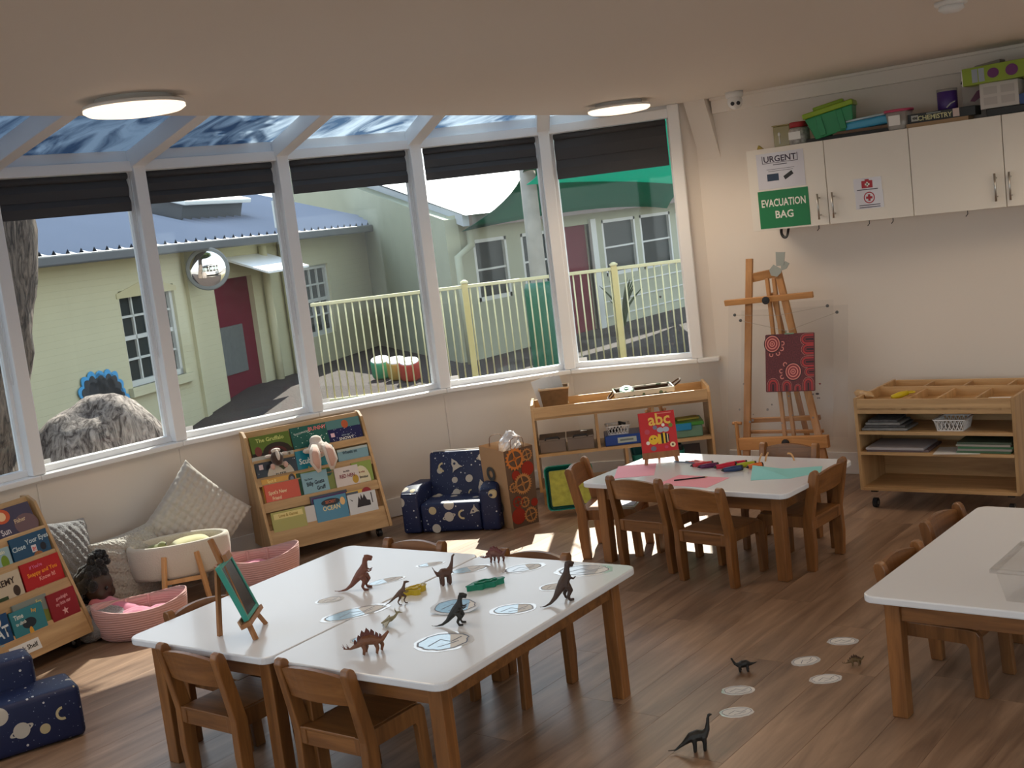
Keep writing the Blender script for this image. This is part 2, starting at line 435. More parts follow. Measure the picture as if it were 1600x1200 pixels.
# paint splashes on the north wall beside the easel
spl = MB().mi(0)
for k in range(16):
    x = -3.32 + rnd.uniform(-.14, .12) + (.0 if k < 9 else -.9); z = rnd.uniform(.42, .72) if k < 9 else rnd.uniform(.5, 1.2)
    spl.mi(1 if k % 4 == 0 else 0).disc((x, z), rnd.uniform(.004, .014), 0, 8, FR((0, YN - .0012, 0), (1, 0, 0), (0, 0, 1)), r2=rnd.uniform(.004, .012))
WN = bpy.data.objects['wall_north']
ob('paint_splashes', spl, [flat('splash_grey', (96, 84, 84)), flat('splash_red', (150, 60, 64))], WN, recalc=False)['kind'] = 'stuff'

# ------------------------------------------------------------------ bay glazing
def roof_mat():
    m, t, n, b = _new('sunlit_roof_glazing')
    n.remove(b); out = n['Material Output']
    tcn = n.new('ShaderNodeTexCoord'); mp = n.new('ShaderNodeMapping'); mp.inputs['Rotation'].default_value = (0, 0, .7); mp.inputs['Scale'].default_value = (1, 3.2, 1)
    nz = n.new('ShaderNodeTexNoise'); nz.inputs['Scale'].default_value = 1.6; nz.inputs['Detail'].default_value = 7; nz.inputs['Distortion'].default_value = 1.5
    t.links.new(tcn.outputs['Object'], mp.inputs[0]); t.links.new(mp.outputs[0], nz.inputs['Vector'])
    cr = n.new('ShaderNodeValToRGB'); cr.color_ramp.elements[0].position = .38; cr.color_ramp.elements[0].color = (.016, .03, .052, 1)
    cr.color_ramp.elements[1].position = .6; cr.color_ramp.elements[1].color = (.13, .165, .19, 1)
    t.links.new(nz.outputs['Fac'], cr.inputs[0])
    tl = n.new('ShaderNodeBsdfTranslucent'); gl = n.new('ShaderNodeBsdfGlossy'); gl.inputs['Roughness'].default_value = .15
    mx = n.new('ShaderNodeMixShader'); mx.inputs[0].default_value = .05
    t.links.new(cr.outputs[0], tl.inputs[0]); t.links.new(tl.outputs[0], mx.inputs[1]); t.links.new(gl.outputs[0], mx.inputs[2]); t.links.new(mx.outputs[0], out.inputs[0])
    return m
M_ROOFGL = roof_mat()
INL = [.55, .9, 1.35, 1.62, 1.75, 1.85, 1.85, 1.75, 1.62, 1.35, .9, .55]     # rafter run
SLOPE = .20
for i in range(NB - 1):
    W = sempty('window_%d' % (i + 1))
    a, b = Vector((*BAY[i], 0)), Vector((*BAY[i + 1], 0)); d = (b - a).normalized(); n = Vector((d.y, -d.x, 0)); L = (b - a).length
    F = FR(a, d, (0, 0, 1))      # x along facet, y up, z = outward? (d x up)
    F = Matrix((d, Vector((0, 0, 1)), d.cross(Vector((0, 0, 1))))).transposed().to_4x4(); F.translation = a   # z points into the room
    ob('pane', MB().box(.03, L - .03, ZS + .03, ZH - .02, -.052, -.048, F), M_GLASS, W)
    ob('bottom_rail', MB().box(0, L, ZS, ZS + .035, -.075, -.02, F), M_FRAME, W, bevel=.004)
    ob('head_beam', MB().box(0, L, ZH - .005, ZH + .055, -.07, .02, F).box(0, L, ZH + .055, ZH + .115, -.07, -.012, F), M_FRAME, W, bevel=.004)
    ob('side_bead', MB().box(.03, .055, ZS + .03, ZH, -.07, -.03, F).box(L - .055, L - .03, ZS + .03, ZH, -.07, -.03, F), M_FRAME, W)
    nv = Vector((VN[i].x, VN[i].y, 0))
    mm = MB().bar((a.x, a.y, ZS), (a.x, a.y, ZH + .05), .075, .085, up=nv)
    ob('mullion', mm, M_FRAME, W, bevel=.006)
    nb = Vector((VN[i + 1].x, VN[i + 1].y, 0))
    if i == NB - 2:
        ob('mullion', MB().bar((b.x, b.y, ZS), (b.x, b.y, ZC), .075, .085, up=nb), M_FRAME, W, bevel=.006)
    def rp(k, nn, s, dz=0): p = Vector((*BAY[k], 0)) + nn * s; return Vector((p.x, p.y, ZH + .12 + SLOPE * s + dz))
    p, q = rp(i, nv, -.06, -.06), rp(i, nv, INL[i], -.06)
    ob('rafter', MB().bar(p, q, .085, .10), M_FRAME, W, bevel=.005)
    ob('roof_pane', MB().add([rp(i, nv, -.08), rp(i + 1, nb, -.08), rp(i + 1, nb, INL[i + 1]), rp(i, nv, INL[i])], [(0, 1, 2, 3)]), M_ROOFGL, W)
    ob('roof_gasket', MB().bar(rp(i, nv, -.05, -.008) + d * .05, rp(i, nv, INL[i], -.008) + d * .05, .012, .016), M_BLACK, W)
    if i >= 5:
        ob('sticker', MB().box(.06, .115, ZS + .04, ZS + .065, -.047, -.0455, F), M_PAPER, W)
    # folded roman blind
    if i >= 3:
        drop = {3: .22, 4: .21, 5: .22, 6: .22, 7: .19, 8: .21, 9: .21, 10: .30}[i]
        lab = {10: 'charcoal blind hanging lowest, in the window beside the corner wall', 9: 'charcoal blind above the shade sail and grey pole',
               8: 'charcoal blind above the sunlit grey gable roof', 7: 'charcoal blind above the convex mirror and roof skylight', 6: 'charcoal blind above the tree trunk, leftmost full blind',
               5: 'charcoal blind cut by the left edge of the picture', 4: 'charcoal blind left of the picture edge', 3: 'charcoal blind farthest left, out of the picture'}[i]
        if i < 5: continue
        Bl = thing('window_blind', lab, 'blind', F, 'folded charcoal blinds in the bay windows')
        x0, x1 = .062, L - .062
        ob('roller', MB().cyl((x0, ZH - .028, -.018), (x1, ZH - .028, -.018), .02, n=14), M_BLIND, Bl, smooth=True)
        h = (drop - .045) / 2
        for k in range(2):
            t = ZH - .045 - k * h
            ob('fold', MB().add([(x0, t, -.02), (x1, t, -.02), (x1, t - h * .5, -.006 + .004 * k), (x0, t - h * .5, -.006 + .004 * k), (x0, t - h - .008, -.012), (x1, t - h - .008, -.012),
                                 (x0, t, -.026), (x1, t, -.026), (x0, t - h - .008, -.024), (x1, t - h - .008, -.024)],
                                [(0, 1, 2, 3), (3, 2, 5, 4), (6, 7, 9, 8), (0, 6, 8, 4, 3), (1, 2, 5, 9, 7), (4, 5, 9, 8), (0, 1, 7, 6)]), M_BLIND, Bl)
        ob('hem_bar', MB().box(x0, x1, ZH - drop - .008, ZH - drop + .004, -.024, -.012), M_BLIND, Bl, bevel=.003)
        ch = [(x1 + .012, ZH - .03, -.01), (x1 + .012, ZS + .55, -.004), (x1 + .02, ZS + .50, -.004), (x1 + .02, ZH - .03, -.004)]
        ob('bead_chain', MB().tube(ch, .0022, 5), M_WHITEP, Bl)

# ------------------------------------------------------------------ ceiling lights
LAMP_W = 17.0
def ceiling_lamp(x, y, label):
    t = thing('ceiling_light', label, 'ceiling light', TR(x, y, ZC), 'round ceiling lights')
    ob('base', MB().lathe([(.14, 0), (.14, -.018), (.185, -.022), (.19, -.034), (.186, -.036)], 40), M_WHITEP, t, smooth=True)
    ob('diffuser', MB().lathe([(.186, -.034), (.187, -.045), (.17, -.056), (.11, -.064), (.001, -.067)], 40),
       mat('lamp_diffuser', (.8, .8, .8), .5, emit=((1.0, .74, .52), .62)), t, smooth=True)
    ld = bpy.data.lights.new('lamp_glow', 'SPOT'); ld.energy = LAMP_W; ld.color = (1.0, .80, .58); ld.spot_size = 2.9; ld.spot_blend = .5; ld.shadow_soft_size = .45
    lo = bpy.data.objects.new('lamp_glow', ld); COL.objects.link(lo); lo.parent = t; lo.location = (0, 0, -.10)
ceiling_lamp(-3.92, 2.92, 'round warm ceiling light nearest the camera, over the left side of the bay')
ceiling_lamp(-3.98, 6.41, 'round warm ceiling light near the corner wall and security camera')
ceiling_lamp(-1.25, 5.9, 'round ceiling light in front of the wall cabinets, just out of view')
ceiling_lamp(-1.2, 2.4, 'round ceiling light above the camera side of the room')
ceiling_lamp(-3.6, -.2, 'round ceiling light at the south end of the bay')
ceiling_lamp(1.2, 4.2, 'round ceiling light by the east wall')

t = thing('smoke_detector', 'white round detector on the ceiling above the cabinets', 'smoke detector', TR(-1.52, 4.88, ZC))
ob('base', MB().lathe([(.06, 0), (.06, -.012), (.055, -.016)], 24), M_WHITEP, t, smooth=True)
ob('sensor_head', MB().lathe([(.045, -.016), (.048, -.03), (.03, -.042), (.001, -.044)], 24), M_WHITEP, t, smooth=True)
t = thing('security_camera', 'white dome security camera in the ceiling corner above the easel', 'camera', TR(-3.54, 7.05, ZC, .5))
ob('bracket', MB().lathe([(.055, 0), (.055, -.02), (.05, -.035), (.04, -.04)], 24), M_WHITEP, t, smooth=True)
hd = ob('camera_head', MB().ball((0, -.008, -.062), (.047, .05, .047), 20, 12), M_WHITEP, t, smooth=True)
ob('lens', MB().cyl((-.016, -.04, -.072), (-.018, -.06, -.076), .012, n=16), M_BLACK, hd)
ob('lens', MB().cyl((.016, -.04, -.072), (.018, -.06, -.076), .012, n=16), M_BLACK, hd)

# ------------------------------------------------------------------ outside
M_YEL = mat('painted_brick_cream', (.53, .50, .33), .8, var=(2.5, .06), spec=.2)
def brickbump(m, sc=1.0):
    t = m.node_tree; n = t.nodes; b = n['Principled BSDF']
    tcn = n.new('ShaderNodeTexCoord'); mp = n.new('ShaderNodeMapping'); mp.inputs['Rotation'].default_value = (PI / 2, 0, 0); mp.inputs['Scale'].default_value = (sc, sc, sc)
    br = n.new('ShaderNodeTexBrick'); br.inputs['Scale'].default_value = 4.2; br.inputs['Mortar Size'].default_value = .012; br.inputs['Color1'].default_value = (1, 1, 1, 1); br.inputs['Color2'].default_value = (.85, .85, .85, 1); br.inputs['Mortar'].default_value = (0, 0, 0, 1)
    br.inputs['Row Height'].default_value = .33; br.inputs['Brick Width'].default_value = .95
    t.links.new(tcn.outputs['Object'], mp.inputs[0]); t.links.new(mp.outputs[0], br.inputs['Vector'])
    bp = n.new('ShaderNodeBump'); bp.inputs['Strength'].default_value = .5; bp.inputs['Distance'].default_value = .012
    t.links.new(br.outputs['Color'], bp.inputs['Height']); t.links.new(bp.outputs[0], b.inputs['Normal'])
brickbump(M_YEL)
M_BUILD2 = mat('render_sage_cream', (.36, .37, .27), .8, var=(3, .10), spec=.2)
M_TRIMW = mat('outside_white_trim', (.55, .56, .52), .5)
M_DARKGL = mat('dark_window_glass', (.022, .03, .03), .25, spec=.10)
M_RED = mat('maroon_door_paint', (.13, .010, .025), .6, var=(2, .15), spec=.12)
M_ROOF = mat('blue_grey_roof_sheet', (.19, .21, .26), .4, var=(.8, .1))
M_GUT = mat('zinc_gutter', (.085, .09, .095), .5)
M_MULCH = mat('bark_mulch', (.034, .023, .019), .95, var=(14, .6), bump=(30, 1.0))
M_PAVE = mat('courtyard_ground', (.22, .20, .18), .9, var=(3, .25), bump=(25, .5))
g = MB(); nx, ny = 22, 26
gx = [-26 + i * (24.5 / nx) for i in range(nx + 1)]; gy = [-8 + j * (34 / ny) for j in range(ny + 1)]
def gz(x, y):
    s = min(1, max(0, (y - 9.2) / 2.0)); return -.55 + .45 * s
g.add([(min(x, -4.6 if y > 7.5 else (-6.3 if -1.2 < y else -4.4)), y, gz(x, y)) for y in gy for x in gx], [(j * (nx + 1) + i, j * (nx + 1) + i + 1, (j + 1) * (nx + 1) + i + 1, (j + 1) * (nx + 1) + i) for j in range(ny) for i in range(nx)])
struct('ground', g, M_MULCH)
struct('ground_plane', MB().box(-45, 30, -40, 45, -.9, -.62), M_PAVE)

def wall_holes(mb, x0, x1, z0, z1, holes, y0, y1):
    xs = sorted({x0, x1, *[h[0] for h in holes], *[h[1] for h in holes]}); zs = sorted({z0, z1, *[h[2] for h in holes], *[h[3] for h in holes]})
    for i in range(len(xs) - 1):
        for j in range(len(zs) - 1):
            cx, cz = (xs[i] + xs[i + 1]) / 2, (zs[j] + zs[j + 1]) / 2
            if any(h[0] < cx < h[1] and h[2] < cz < h[3] for h in holes): continue
            mb.box(xs[i], xs[i + 1], y0, y1, zs[j], zs[j + 1])
    return mb
def sash(parent, x0, x1, z0, z1, nxp, nzp, bar=.028, y=.09, mid=None, fr=.06, trim=True):
    f = MB()
    f.box(x0, x0 + fr, y - .05, y + .03, z0, z1).box(x1 - fr, x1, y - .05, y + .03, z0, z1).box(x0, x1, y - .05, y + .03, z0, z0 + fr * 1.2).box(x0, x1, y - .05, y + .03, z1 - fr, z1)
    wdw = ob('window', f, M_TRIMW, parent)
    ix0, ix1, iz0, iz1 = x0 + fr, x1 - fr, z0 + fr * 1.2, z1 - fr
    m = MB()
    for k in range(1, nxp):
        xx = ix0 + (ix1 - ix0) * k / nxp; m.box(xx - bar / 2, xx + bar / 2, y - .03, y, iz0, iz1)
    for k in range(1, nzp):
        zz = iz0 + (iz1 - iz0) * k / nzp; bb_ = bar * (1.9 if mid == k else 1); m.box(ix0, ix1, y - .03, y, zz - bb_ / 2, zz + bb_ / 2)
    if m.v: ob('glazing_bar', m, M_TRIMW, wdw)
    for i in range(nxp):
        for j in range(nzp):
            ob('pane', MB().box(ix0 + (ix1 - ix0) * i / nxp, ix0 + (ix1 - ix0) * (i + 1) / nxp, y, y + .008, iz0 + (iz1 - iz0) * j / nzp, iz0 + (iz1 - iz0) * (j + 1) / nzp), M_DARKGL, wdw)
    return wdw
# cream house across the yard
H1 = thing('house', 'cream painted brick house with blue-grey sheet roof and maroon door', 'house', FR((-12.51, 7.76, 0), (-.339, .941, 0), (-.941, -.339, 0)))
ob('brick_wall', wall_holes(MB(), -10, 9.1, -.6, 2.02, [(1.3, 2.5, .36, 1.55), (3.48, 4.55, -.6, 1.5), (6.2, 7.1, .36, 1.5)], 0, .25).box(-10, 9.1, 2.5, 2.6, -.6, 2.5), M_YEL, H1)
sash(H1, 1.3, 2.5, .36, 1.55, 4, 4, mid=2)
sash(H1, 6.2, 7.1, .36, 1.5, 3, 4, mid=2)
ob('window_arch', MB().prism([(1.25, 1.52), (1.9, 1.66), (2.55, 1.52), (2.55, 1.46), (1.25, 1.46)], -.02, .01, Matrix.Rotation(PI / 2, 4, 'X')), mat('cream_lintel', (.50, .45, .26), .8), H1)
ob('window_sill', MB().box(1.2, 2.6, -.07, .1, .25, .36), M_YEL, H1)
dr = ob('door', MB().box(3.48, 4.55, .08, .13, -.6, 1.5), M_RED, H1)
ob('door_flap', MB().box(3.52, 4.2, .06, .085, .15, .83), mat('grey_mesh_flap', (.12, .13, .125), .6, var=(20, .4)), dr)
ob('downpipe', MB().cyl((4.85, -.08, -.6), (4.85, -.08, 1.9), .06, n=10), M_YEL, H1, smooth=True)
ob('downpipe', MB().cyl((5.45, -.1, -.6), (5.45, -.1, 1.9), .08, n=10), M_YEL, H1, smooth=True)
ob('downpipe', MB().cyl((8.75, -.09, -.6), (8.75, -.09, 1.95), .07, n=10), M_YEL, H1, smooth=True)
ob('pilaster', MB().box(2.78, 2.9, -.05, .02, -.6, 2.0), M_YEL, H1)
rf = MB(); sl = .31
def rz(y): return 2.05 + (y + .3) * sl
rf.add([(-10, -.3, rz(-.3)), (9.2, -.3, rz(-.3)), (9.2, 9., rz(9.)), (-10, 9., rz(9.))], [(0, 1, 2, 3)])
k = -10.
while k < 9.2:
    rf.add([(k - .05, -.31, rz(-.31)), (k, -.31, rz(-.31) + .06), (k + .05, -.31, rz(-.31)), (k - .05, 9., rz(9.)), (k, 9., rz(9.) + .06), (k + .05, 9., rz(9.))], [(0, 1, 4, 3), (1, 2, 5, 4)]); k += .24
ob('roof_sheet', rf, M_ROOF, H1, recalc=False)
ob('gutter', MB().box(-10, 9.2, -.4, -.27, 1.93, 2.05), M_GUT, H1, bevel=.02)
ob('eave_board', MB().box(-10, 9.1, -.27, .1, 1.96, 2.02), M_YEL, H1)
SKM = Matrix.Translation((4.95, .75, rz(.75))) @ Matrix.Rotation(math.atan(.31), 4, 'X')
sk = ob('skylight', MB().box(-.85, .85, 0, 1.5, -.1, .26, SKM), M_GUT, H1)
ob('skylight_dome', MB().box(-.95, .95, -.1, 1.6, .26, .33, SKM), mat('skylight_white', (.6, .62, .6), .4), sk, bevel=.02)
aw = ob('awning', MB().add([(3.8, 0, 1.80), (5.05, 0, 1.80), (5.05, -.7, 1.54), (3.8, -.7, 1.54), (3.8, 0, 1.77), (5.05, 0, 1.77), (5.05, -.7, 1.51), (3.8, -.7, 1.51)],
                       [(0, 1, 2, 3), (4, 7, 6, 5), (0, 3, 7, 4), (1, 5, 6, 2), (2, 6, 7, 3), (0, 4, 5, 1)]), mat('awning_white', (.8, .8, .78), .5), H1)
ob('flue_pipe', MB().cyl((5.2, -.2, 1.9), (5.2, -.2, 2.55), .045, n=10), M_TRIMW, H1)
# painted leafy cut-out on the cream wall
def blob(cx, cz, rx, rz_, n=60, lob=10, amp=.22, ph=0.):
    return [(cx + rx * (1 + amp * abs(math.sin(lob * t / 2 + ph))) * math.cos(t), cz + rz_ * (1 + amp * abs(math.sin(lob * t / 2 + ph))) * math.sin(t)) for t in [2 * PI * j / n for j in range(n)]]
FH1 = H1.matrix_basis
bs = thing('wall_cutout', 'dark leafy cut-out with bright blue outline on the cream wall', 'wall decoration', FH1 @ Matrix.Translation((.66, -.02, .30)) @ Matrix.Rotation(PI / 2, 4, 'X'))
bo = MB(); bi = MB()
for (cx, cz, r) in ((-.16, .10, .19), (.15, .08, .19), (0, -.05, .3), (-.28, -.1, .13), (.3, -.08, .13)):
    bo.prism(blob(cx, cz, r + .045, r + .045), 0, .012); bi.prism(blob(cx, cz, r, r), .012, .018)
ob('blue_edge', bo, mat('sky_blue_paint', (.06, .32, .60), .5), bs); ob('dark_leaves', bi, mat('dark_leaf_paint', (.03, .035, .04), .6, var=(12, .5)), bs)
# convex mirror
cm = thing('convex_mirror', 'round convex safety mirror fixed in front of the cream house', 'mirror', FR((-13.15, 10.55, 1.68), (.618, .786, 0), (0, 0, 1)))
prof = [(.27 * math.sin(a * .09) / math.sin(.9), .12 * (math.cos(a * .09) - math.cos(.9))) for a in range(10, -1, -1)]
ob('mirror_dome', MB().lathe([(max(r, 1e-4), z) for r, z in prof], 36), mat('mirror_silver', (.9, .9, .9), .02, metal=1.), cm, smooth=True)
ob('rim', MB().lathe([(.265, -.02), (.285, -.02), (.285, .012), (.268, .014)], 36), mat('mirror_rim', (.2, .21, .2), .5), cm, smooth=True)
ob('bracket', MB().bar((0, 0, -.02), (.15, 0, -.7), .04, .04), M_GUT, cm)
# second house on the right
H2 = thing('house', 'pale green weatherboard house with maroon door behind the yellow fence', 'house', FR((-11.3, 13.58, 0), (0, 1, 0), (-1, 0, 0)))
holes = [(.28, 1.07, .72, 1.62), (1.43, 2.2, .72, 1.62), (2.6, 3.3, -.3, 1.63), (3.69, 4.74, .72, 1.66), (4.9, 5.95, .72, 1.66), (6.15, 7.2, .72, 1.66), (7.4, 8.4, .72, 1.66)]
ob('facade_wall', wall_holes(MB(), 0, 12, -.4, 2.0, holes, 0, .2), M_BUILD2, H2)
for h in holes:
    if h[2] > 0: sash(H2, *h, 1, 2, y=.05, fr=.05)
ob('door', MB().box(2.6, 3.3, .08, .12, -.3, 1.63), M_RED, H2)
ob('door_post', MB().box(3.3, 3.45, -.05, .05, -.3, 1.7), M_TRIMW, H2)
bl = MB()
for z in (.05, .3, .55): bl.box(3.45, 12, -.012, 0, z, z + .02)
ob('board_joint', bl, M_TRIMW, H2)
ob('fascia', MB().box(-.1, 12, -.35, -.28, 1.80, 1.98), mat('brown_fascia', (.16, .12, .10), .6), H2)
# gable wall towards the cream house
gv = Vector((-15.6, 16.3, 0)) - Vector((-11.3, 13.58, 0)); gl_ = gv.length; gd = gv.normalized(); gn = Vector((gd.y, -gd.x, 0))
GM = H2.matrix_basis.inverted() @ FR((-11.3, 13.58, 0), gd, (0, 0, 1))
ob('gable_wall', MB().prism([(0, -.5), (gl_ + 7, -.5), (gl_ + 7, 3.85), (0, 1.95)], -.2, 0, GM), M_BUILD2, H2)
gj = MB()
for z in (.35, .95, 1.5): gj.box(.3, gl_ - 1, z, z + .012, 0, .006, GM)
ob('gable_joint', gj, mat('joint_grey', (.25, .25, .2), .8), H2)
ob('rake_board', MB().prism([(-.3, 1.83), (gl_ + 7, 3.82), (gl_ + 7, 3.98), (-.3, 1.99)], -.02, .1, GM), mat('grey_rake', (.42, .45, .48), .5), H2)
r2 = MB().add([(-.3, -.4, 1.98), (12, -.4, 1.98), (12, 5, 3.1), (2.9, 5, 3.1)], [(0, 1, 2, 3)])
ob('roof_sheet', r2, mat('white_hot_roof', (.72, .74, .74), .5), H2, recalc=False)
ob('downpipe', MB().tube([(.12, -.1, 1.9), (.12, -.1, 1.55), (-.3, -.18, 1.42), (-.3, -.18, -.3)], .055, 10), M_BUILD2, H2, smooth=True)
# fence
fa = Vector((-10.75, 10.04)); fd = Vector((.786, .618)); FL = 5.6
FE = thing('picket_fence', 'cream-yellow metal picket fence across the yard', 'fence', Matrix.Translation((fa.x, fa.y, 0)) @ Matrix.Rotation(math.atan2(fd.y, fd.x), 4, 'Z'))
M_FEN = mat('cream_yellow_powdercoat', (.66, .60, .34), .4)
ob('top_rail', MB().box(0, FL, -.018, .018, 1.11, 1.15), M_FEN, FE, bevel=.005)
ob('bottom_rail', MB().box(0, FL, -.018, .018, -.04, 0), M_FEN, FE, bevel=.005)
pk = MB().cyl((0, 0, -.02), (0, 0, 1.12), .009, n=8).mesh('picket', M_FEN, smooth=True)
x = .05
while x < FL: ob('picket', pk, None, FE, TR(x, 0, 0)); x += .0875
for x in (1.83, 3.6, 5.4):
    p = ob('post', MB().box(x - .035, x + .035, -.035, .035, -.5, 1.17), mat('yellow_post_paint', (.62, .50, .20), .4), FE, bevel=.006)
    ob('post_cap', MB().box(x - .045, x + .045, -.045, .045, 1.17, 1.19).ball((x, 0, 1.19), (.035, .035, .02)), M_FEN, p)
# sail post, sails
sp = thing('sail_post', 'weathered round post with green padding around its foot', 'post', TR(-9.2, 12.5, -.3))
ob('post_shaft', MB().tube([(0, 0, 0), (0, 0, 1.3), (-.02, .05, 3.2)], [.11, .105, .1], 18), mat('weathered_post', (.30, .28, .24), .8, var=(6, .35)), sp, smooth=True)
ob('padding', MB().lathe([(.19, .05), (.2, .1), (.2, 1.25), (.18, 1.32), (.12, 1.33)], 22), mat('green_vinyl_padding', (.01, .13, .075), .35, bump=(9, .6)), sp, smooth=True)
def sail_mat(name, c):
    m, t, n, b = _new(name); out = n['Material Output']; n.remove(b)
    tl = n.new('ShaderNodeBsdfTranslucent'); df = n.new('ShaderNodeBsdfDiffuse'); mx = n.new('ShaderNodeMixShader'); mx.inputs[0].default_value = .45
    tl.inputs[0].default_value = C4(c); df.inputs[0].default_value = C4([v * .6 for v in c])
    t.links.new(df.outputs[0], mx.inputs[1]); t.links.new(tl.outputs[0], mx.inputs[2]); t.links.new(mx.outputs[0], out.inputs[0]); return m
def sail(name, label, cs, mt, sag=.25, n=12):
    mb = MB(); A, B, Cc, D = [Vector(c) for c in cs]; vs = []
    for j in range(n + 1):
        for i in range(n + 1):
            u, v = i / n, j / n
            # edges curve inwards
            uu = .5 + (u - .5) * (1 - .22 * 4 * v * (1 - v)); vv = .5 + (v - .5) * (1 - .22 * 4 * u * (1 - u))
            p = A * (1 - uu) * (1 - vv) + B * uu * (1 - vv) + Cc * uu * vv + D * (1 - uu) * vv
            p.z -= sag * 16 * u * (1 - u) * v * (1 - v) * .25
            vs.append(p)
    mb.add(vs, [(j * (n + 1) + i, j * (n + 1) + i + 1, (j + 1) * (n + 1) + i + 1, (j + 1) * (n + 1) + i) for j in range(n) for i in range(n)])
    o = ob(name, mb, mt, smooth=True, recalc=False)
    s = o.modifiers.new('thick', 'SOLIDIFY'); s.thickness = .006
    return tag(o, label, 'shade sail')
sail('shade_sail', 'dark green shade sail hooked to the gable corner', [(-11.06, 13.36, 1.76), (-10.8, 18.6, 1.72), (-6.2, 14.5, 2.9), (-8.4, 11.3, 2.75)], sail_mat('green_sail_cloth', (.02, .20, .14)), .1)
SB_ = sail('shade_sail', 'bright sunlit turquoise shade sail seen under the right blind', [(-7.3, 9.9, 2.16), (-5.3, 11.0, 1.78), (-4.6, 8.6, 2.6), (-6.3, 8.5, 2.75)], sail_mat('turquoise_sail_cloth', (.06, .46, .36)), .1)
ob('corner_rope', MB().tube([(-4.6, 8.6, 2.6), (-4.2, 7.36, 2.75)], .008, 6).tube([(-6.3, 8.5, 2.75), (-4.45, 7.36, 2.8)], .008, 6), M_GUT, SB_)
# numbered drums
def drum(x, y, label, c, num):
    t = thing('numbered_stool', label, 'stool', TR(x, y, -.06, .667, .30), 'numbered drum stools in the yard')
    ob('drum_body', MB().lathe([(.13, 0), (.14, .03), (.14, .22), (.13, .24)], 24), mat('drum_' + label.split()[0], c, .5), t, smooth=True)
    tp = ob('top', MB().lathe([(.13, .24), (.125, .252), (.001, .254)], 24), M_PAPER, t, M=Matrix.Identity(4))
    if num: text(num, .20, M_INK, tp, 0, 0, .2555, ang=0, bold=True, name='number')
drum(-11.03, 11.91, 'red drum stool with a white top marked 2', (.42, .05, .03), '2')
drum(-11.38, 12.04, 'yellow drum stool with a pale top behind the red one', (.50, .33, .08), None)
drum(-11.78, 12.15, 'green drum stool half hidden behind the fence', (.06, .30, .16), None)
# strappy plant by the second house
pl = thing('flax_plant', 'spiky strap-leaved plant growing against the pale green house', 'plant', TR(-10.95, 17.1, -.1))
r_ = random.Random(5)
for k in range(14):
    a = r_.uniform(0, 2 * PI); h = r_.uniform(.45, .8); s = r_.uniform(.15, .4)
    pts = [(0, 0, 0), (s * .3 * math.cos(a), s * .3 * math.sin(a), h * .55), (s * math.cos(a), s * math.sin(a), h)]
    ob('leaf', MB().tube(smoothpts(pts, 3), [.022, .024, .025, .024, .02, .012, .003], 5, sq=(1, .25)), mat('dusty_green_leaf', (.07, .11, .05), .6), pl)
# big tree
M_BARK = mat('tree_bark', (.13, .10, .08), .95, var=(7, .5))
def barkify(m, ca, cb):
    t = m.node_tree; n = t.nodes; b = n['Principled BSDF']
    tcn = n.new('ShaderNodeTexCoord'); mp = n.new('ShaderNodeMapping'); mp.inputs['Scale'].default_value = (3.2, 3.2, .7)
    vo = n.new('ShaderNodeTexNoise'); vo.inputs['Scale'].default_value = 6; vo.inputs['Detail'].default_value = 8; vo.inputs['Distortion'].default_value = 1.2; vo.inputs['Roughness'].default_value = .7
    t.links.new(tcn.outputs['Object'], mp.inputs[0]); t.links.new(mp.outputs[0], vo.inputs['Vector'])
    cr = n.new('ShaderNodeValToRGB'); cr.color_ramp.elements[0].position = .4; cr.color_ramp.elements[0].color = ca; cr.color_ramp.elements[1].position = .6; cr.color_ramp.elements[1].color = cb
    t.links.new(vo.outputs['Fac'], cr.inputs[0]); t.links.new(cr.outputs[0], b.inputs['Base Color'])
    bp = n.new('ShaderNodeBump'); bp.inputs['Strength'].default_value = 1.; bp.inputs['Distance'].default_value = .06
    t.links.new(vo.outputs['Fac'], bp.inputs['Height']); t.links.new(bp.outputs[0], b.inputs['Normal'])
barkify(M_BARK, (.04, .03, .026, 1), (.27, .21, .17, 1))
M_ROOT = mat('sunlit_root_bark', (.3, .25, .2), .95)  # lighter copy of the bark: sunlight on the mound is put into the colour
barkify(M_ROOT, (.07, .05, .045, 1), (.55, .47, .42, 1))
from mathutils import noise as NZ
def lumpy(me, amp, fr):
    for v in me.vertices:
        d = NZ.noise(v.co * fr) + .5 * NZ.noise(v.co * fr * 2.7); v.co += v.normal * d * amp
    me.update()
tm = MB().tube(smoothpts([(-.45, -.45, -.6), (-.34, -.34, .3), (-.22, -.22, 1.0), (-.10, -.10, 1.7), (-.02, -.02, 2.4), (-.1, .0, 5.0)], 6), [.72 - .22 * min(1, i / 10) for i in range(31)], 36)
me = tm.mesh('tree_trunk', M_BARK, smooth=True); lumpy(me, .05, 3.)
TREE = thing('garden_tree', 'thick dark bark tree outside the left window', 'tree', TR(-7.64, 4.20, 0))
ob('trunk', me, None, TREE)
r_ = random.Random(21); lv = MB()
for k in range(5200):
    u = r_.uniform(0, 2 * PI); v = r_.uniform(-1, 1); q = r_.uniform(.55, 1) ; s = math.sqrt(1 - v * v)
    c = Vector((.1 + 2.0 * q * s * math.cos(u), 1.3 + 2.1 * q * s * math.sin(u), 5.3 + 1.0 * q * v))
    a = Vector((r_.uniform(-1, 1), r_.uniform(-1, 1), r_.uniform(-.6, .6))).normalized(); b2 = a.cross(Vector((r_.uniform(-1, 1), r_.uniform(-1, 1), r_.uniform(-1, 1)))).normalized()
    L, wd = r_.uniform(.10, .17), r_.uniform(.05, .08)
    lv.add([c - a * L, c + b2 * wd, c + a * L, c - b2 * wd], [(0, 1, 2, 3)])
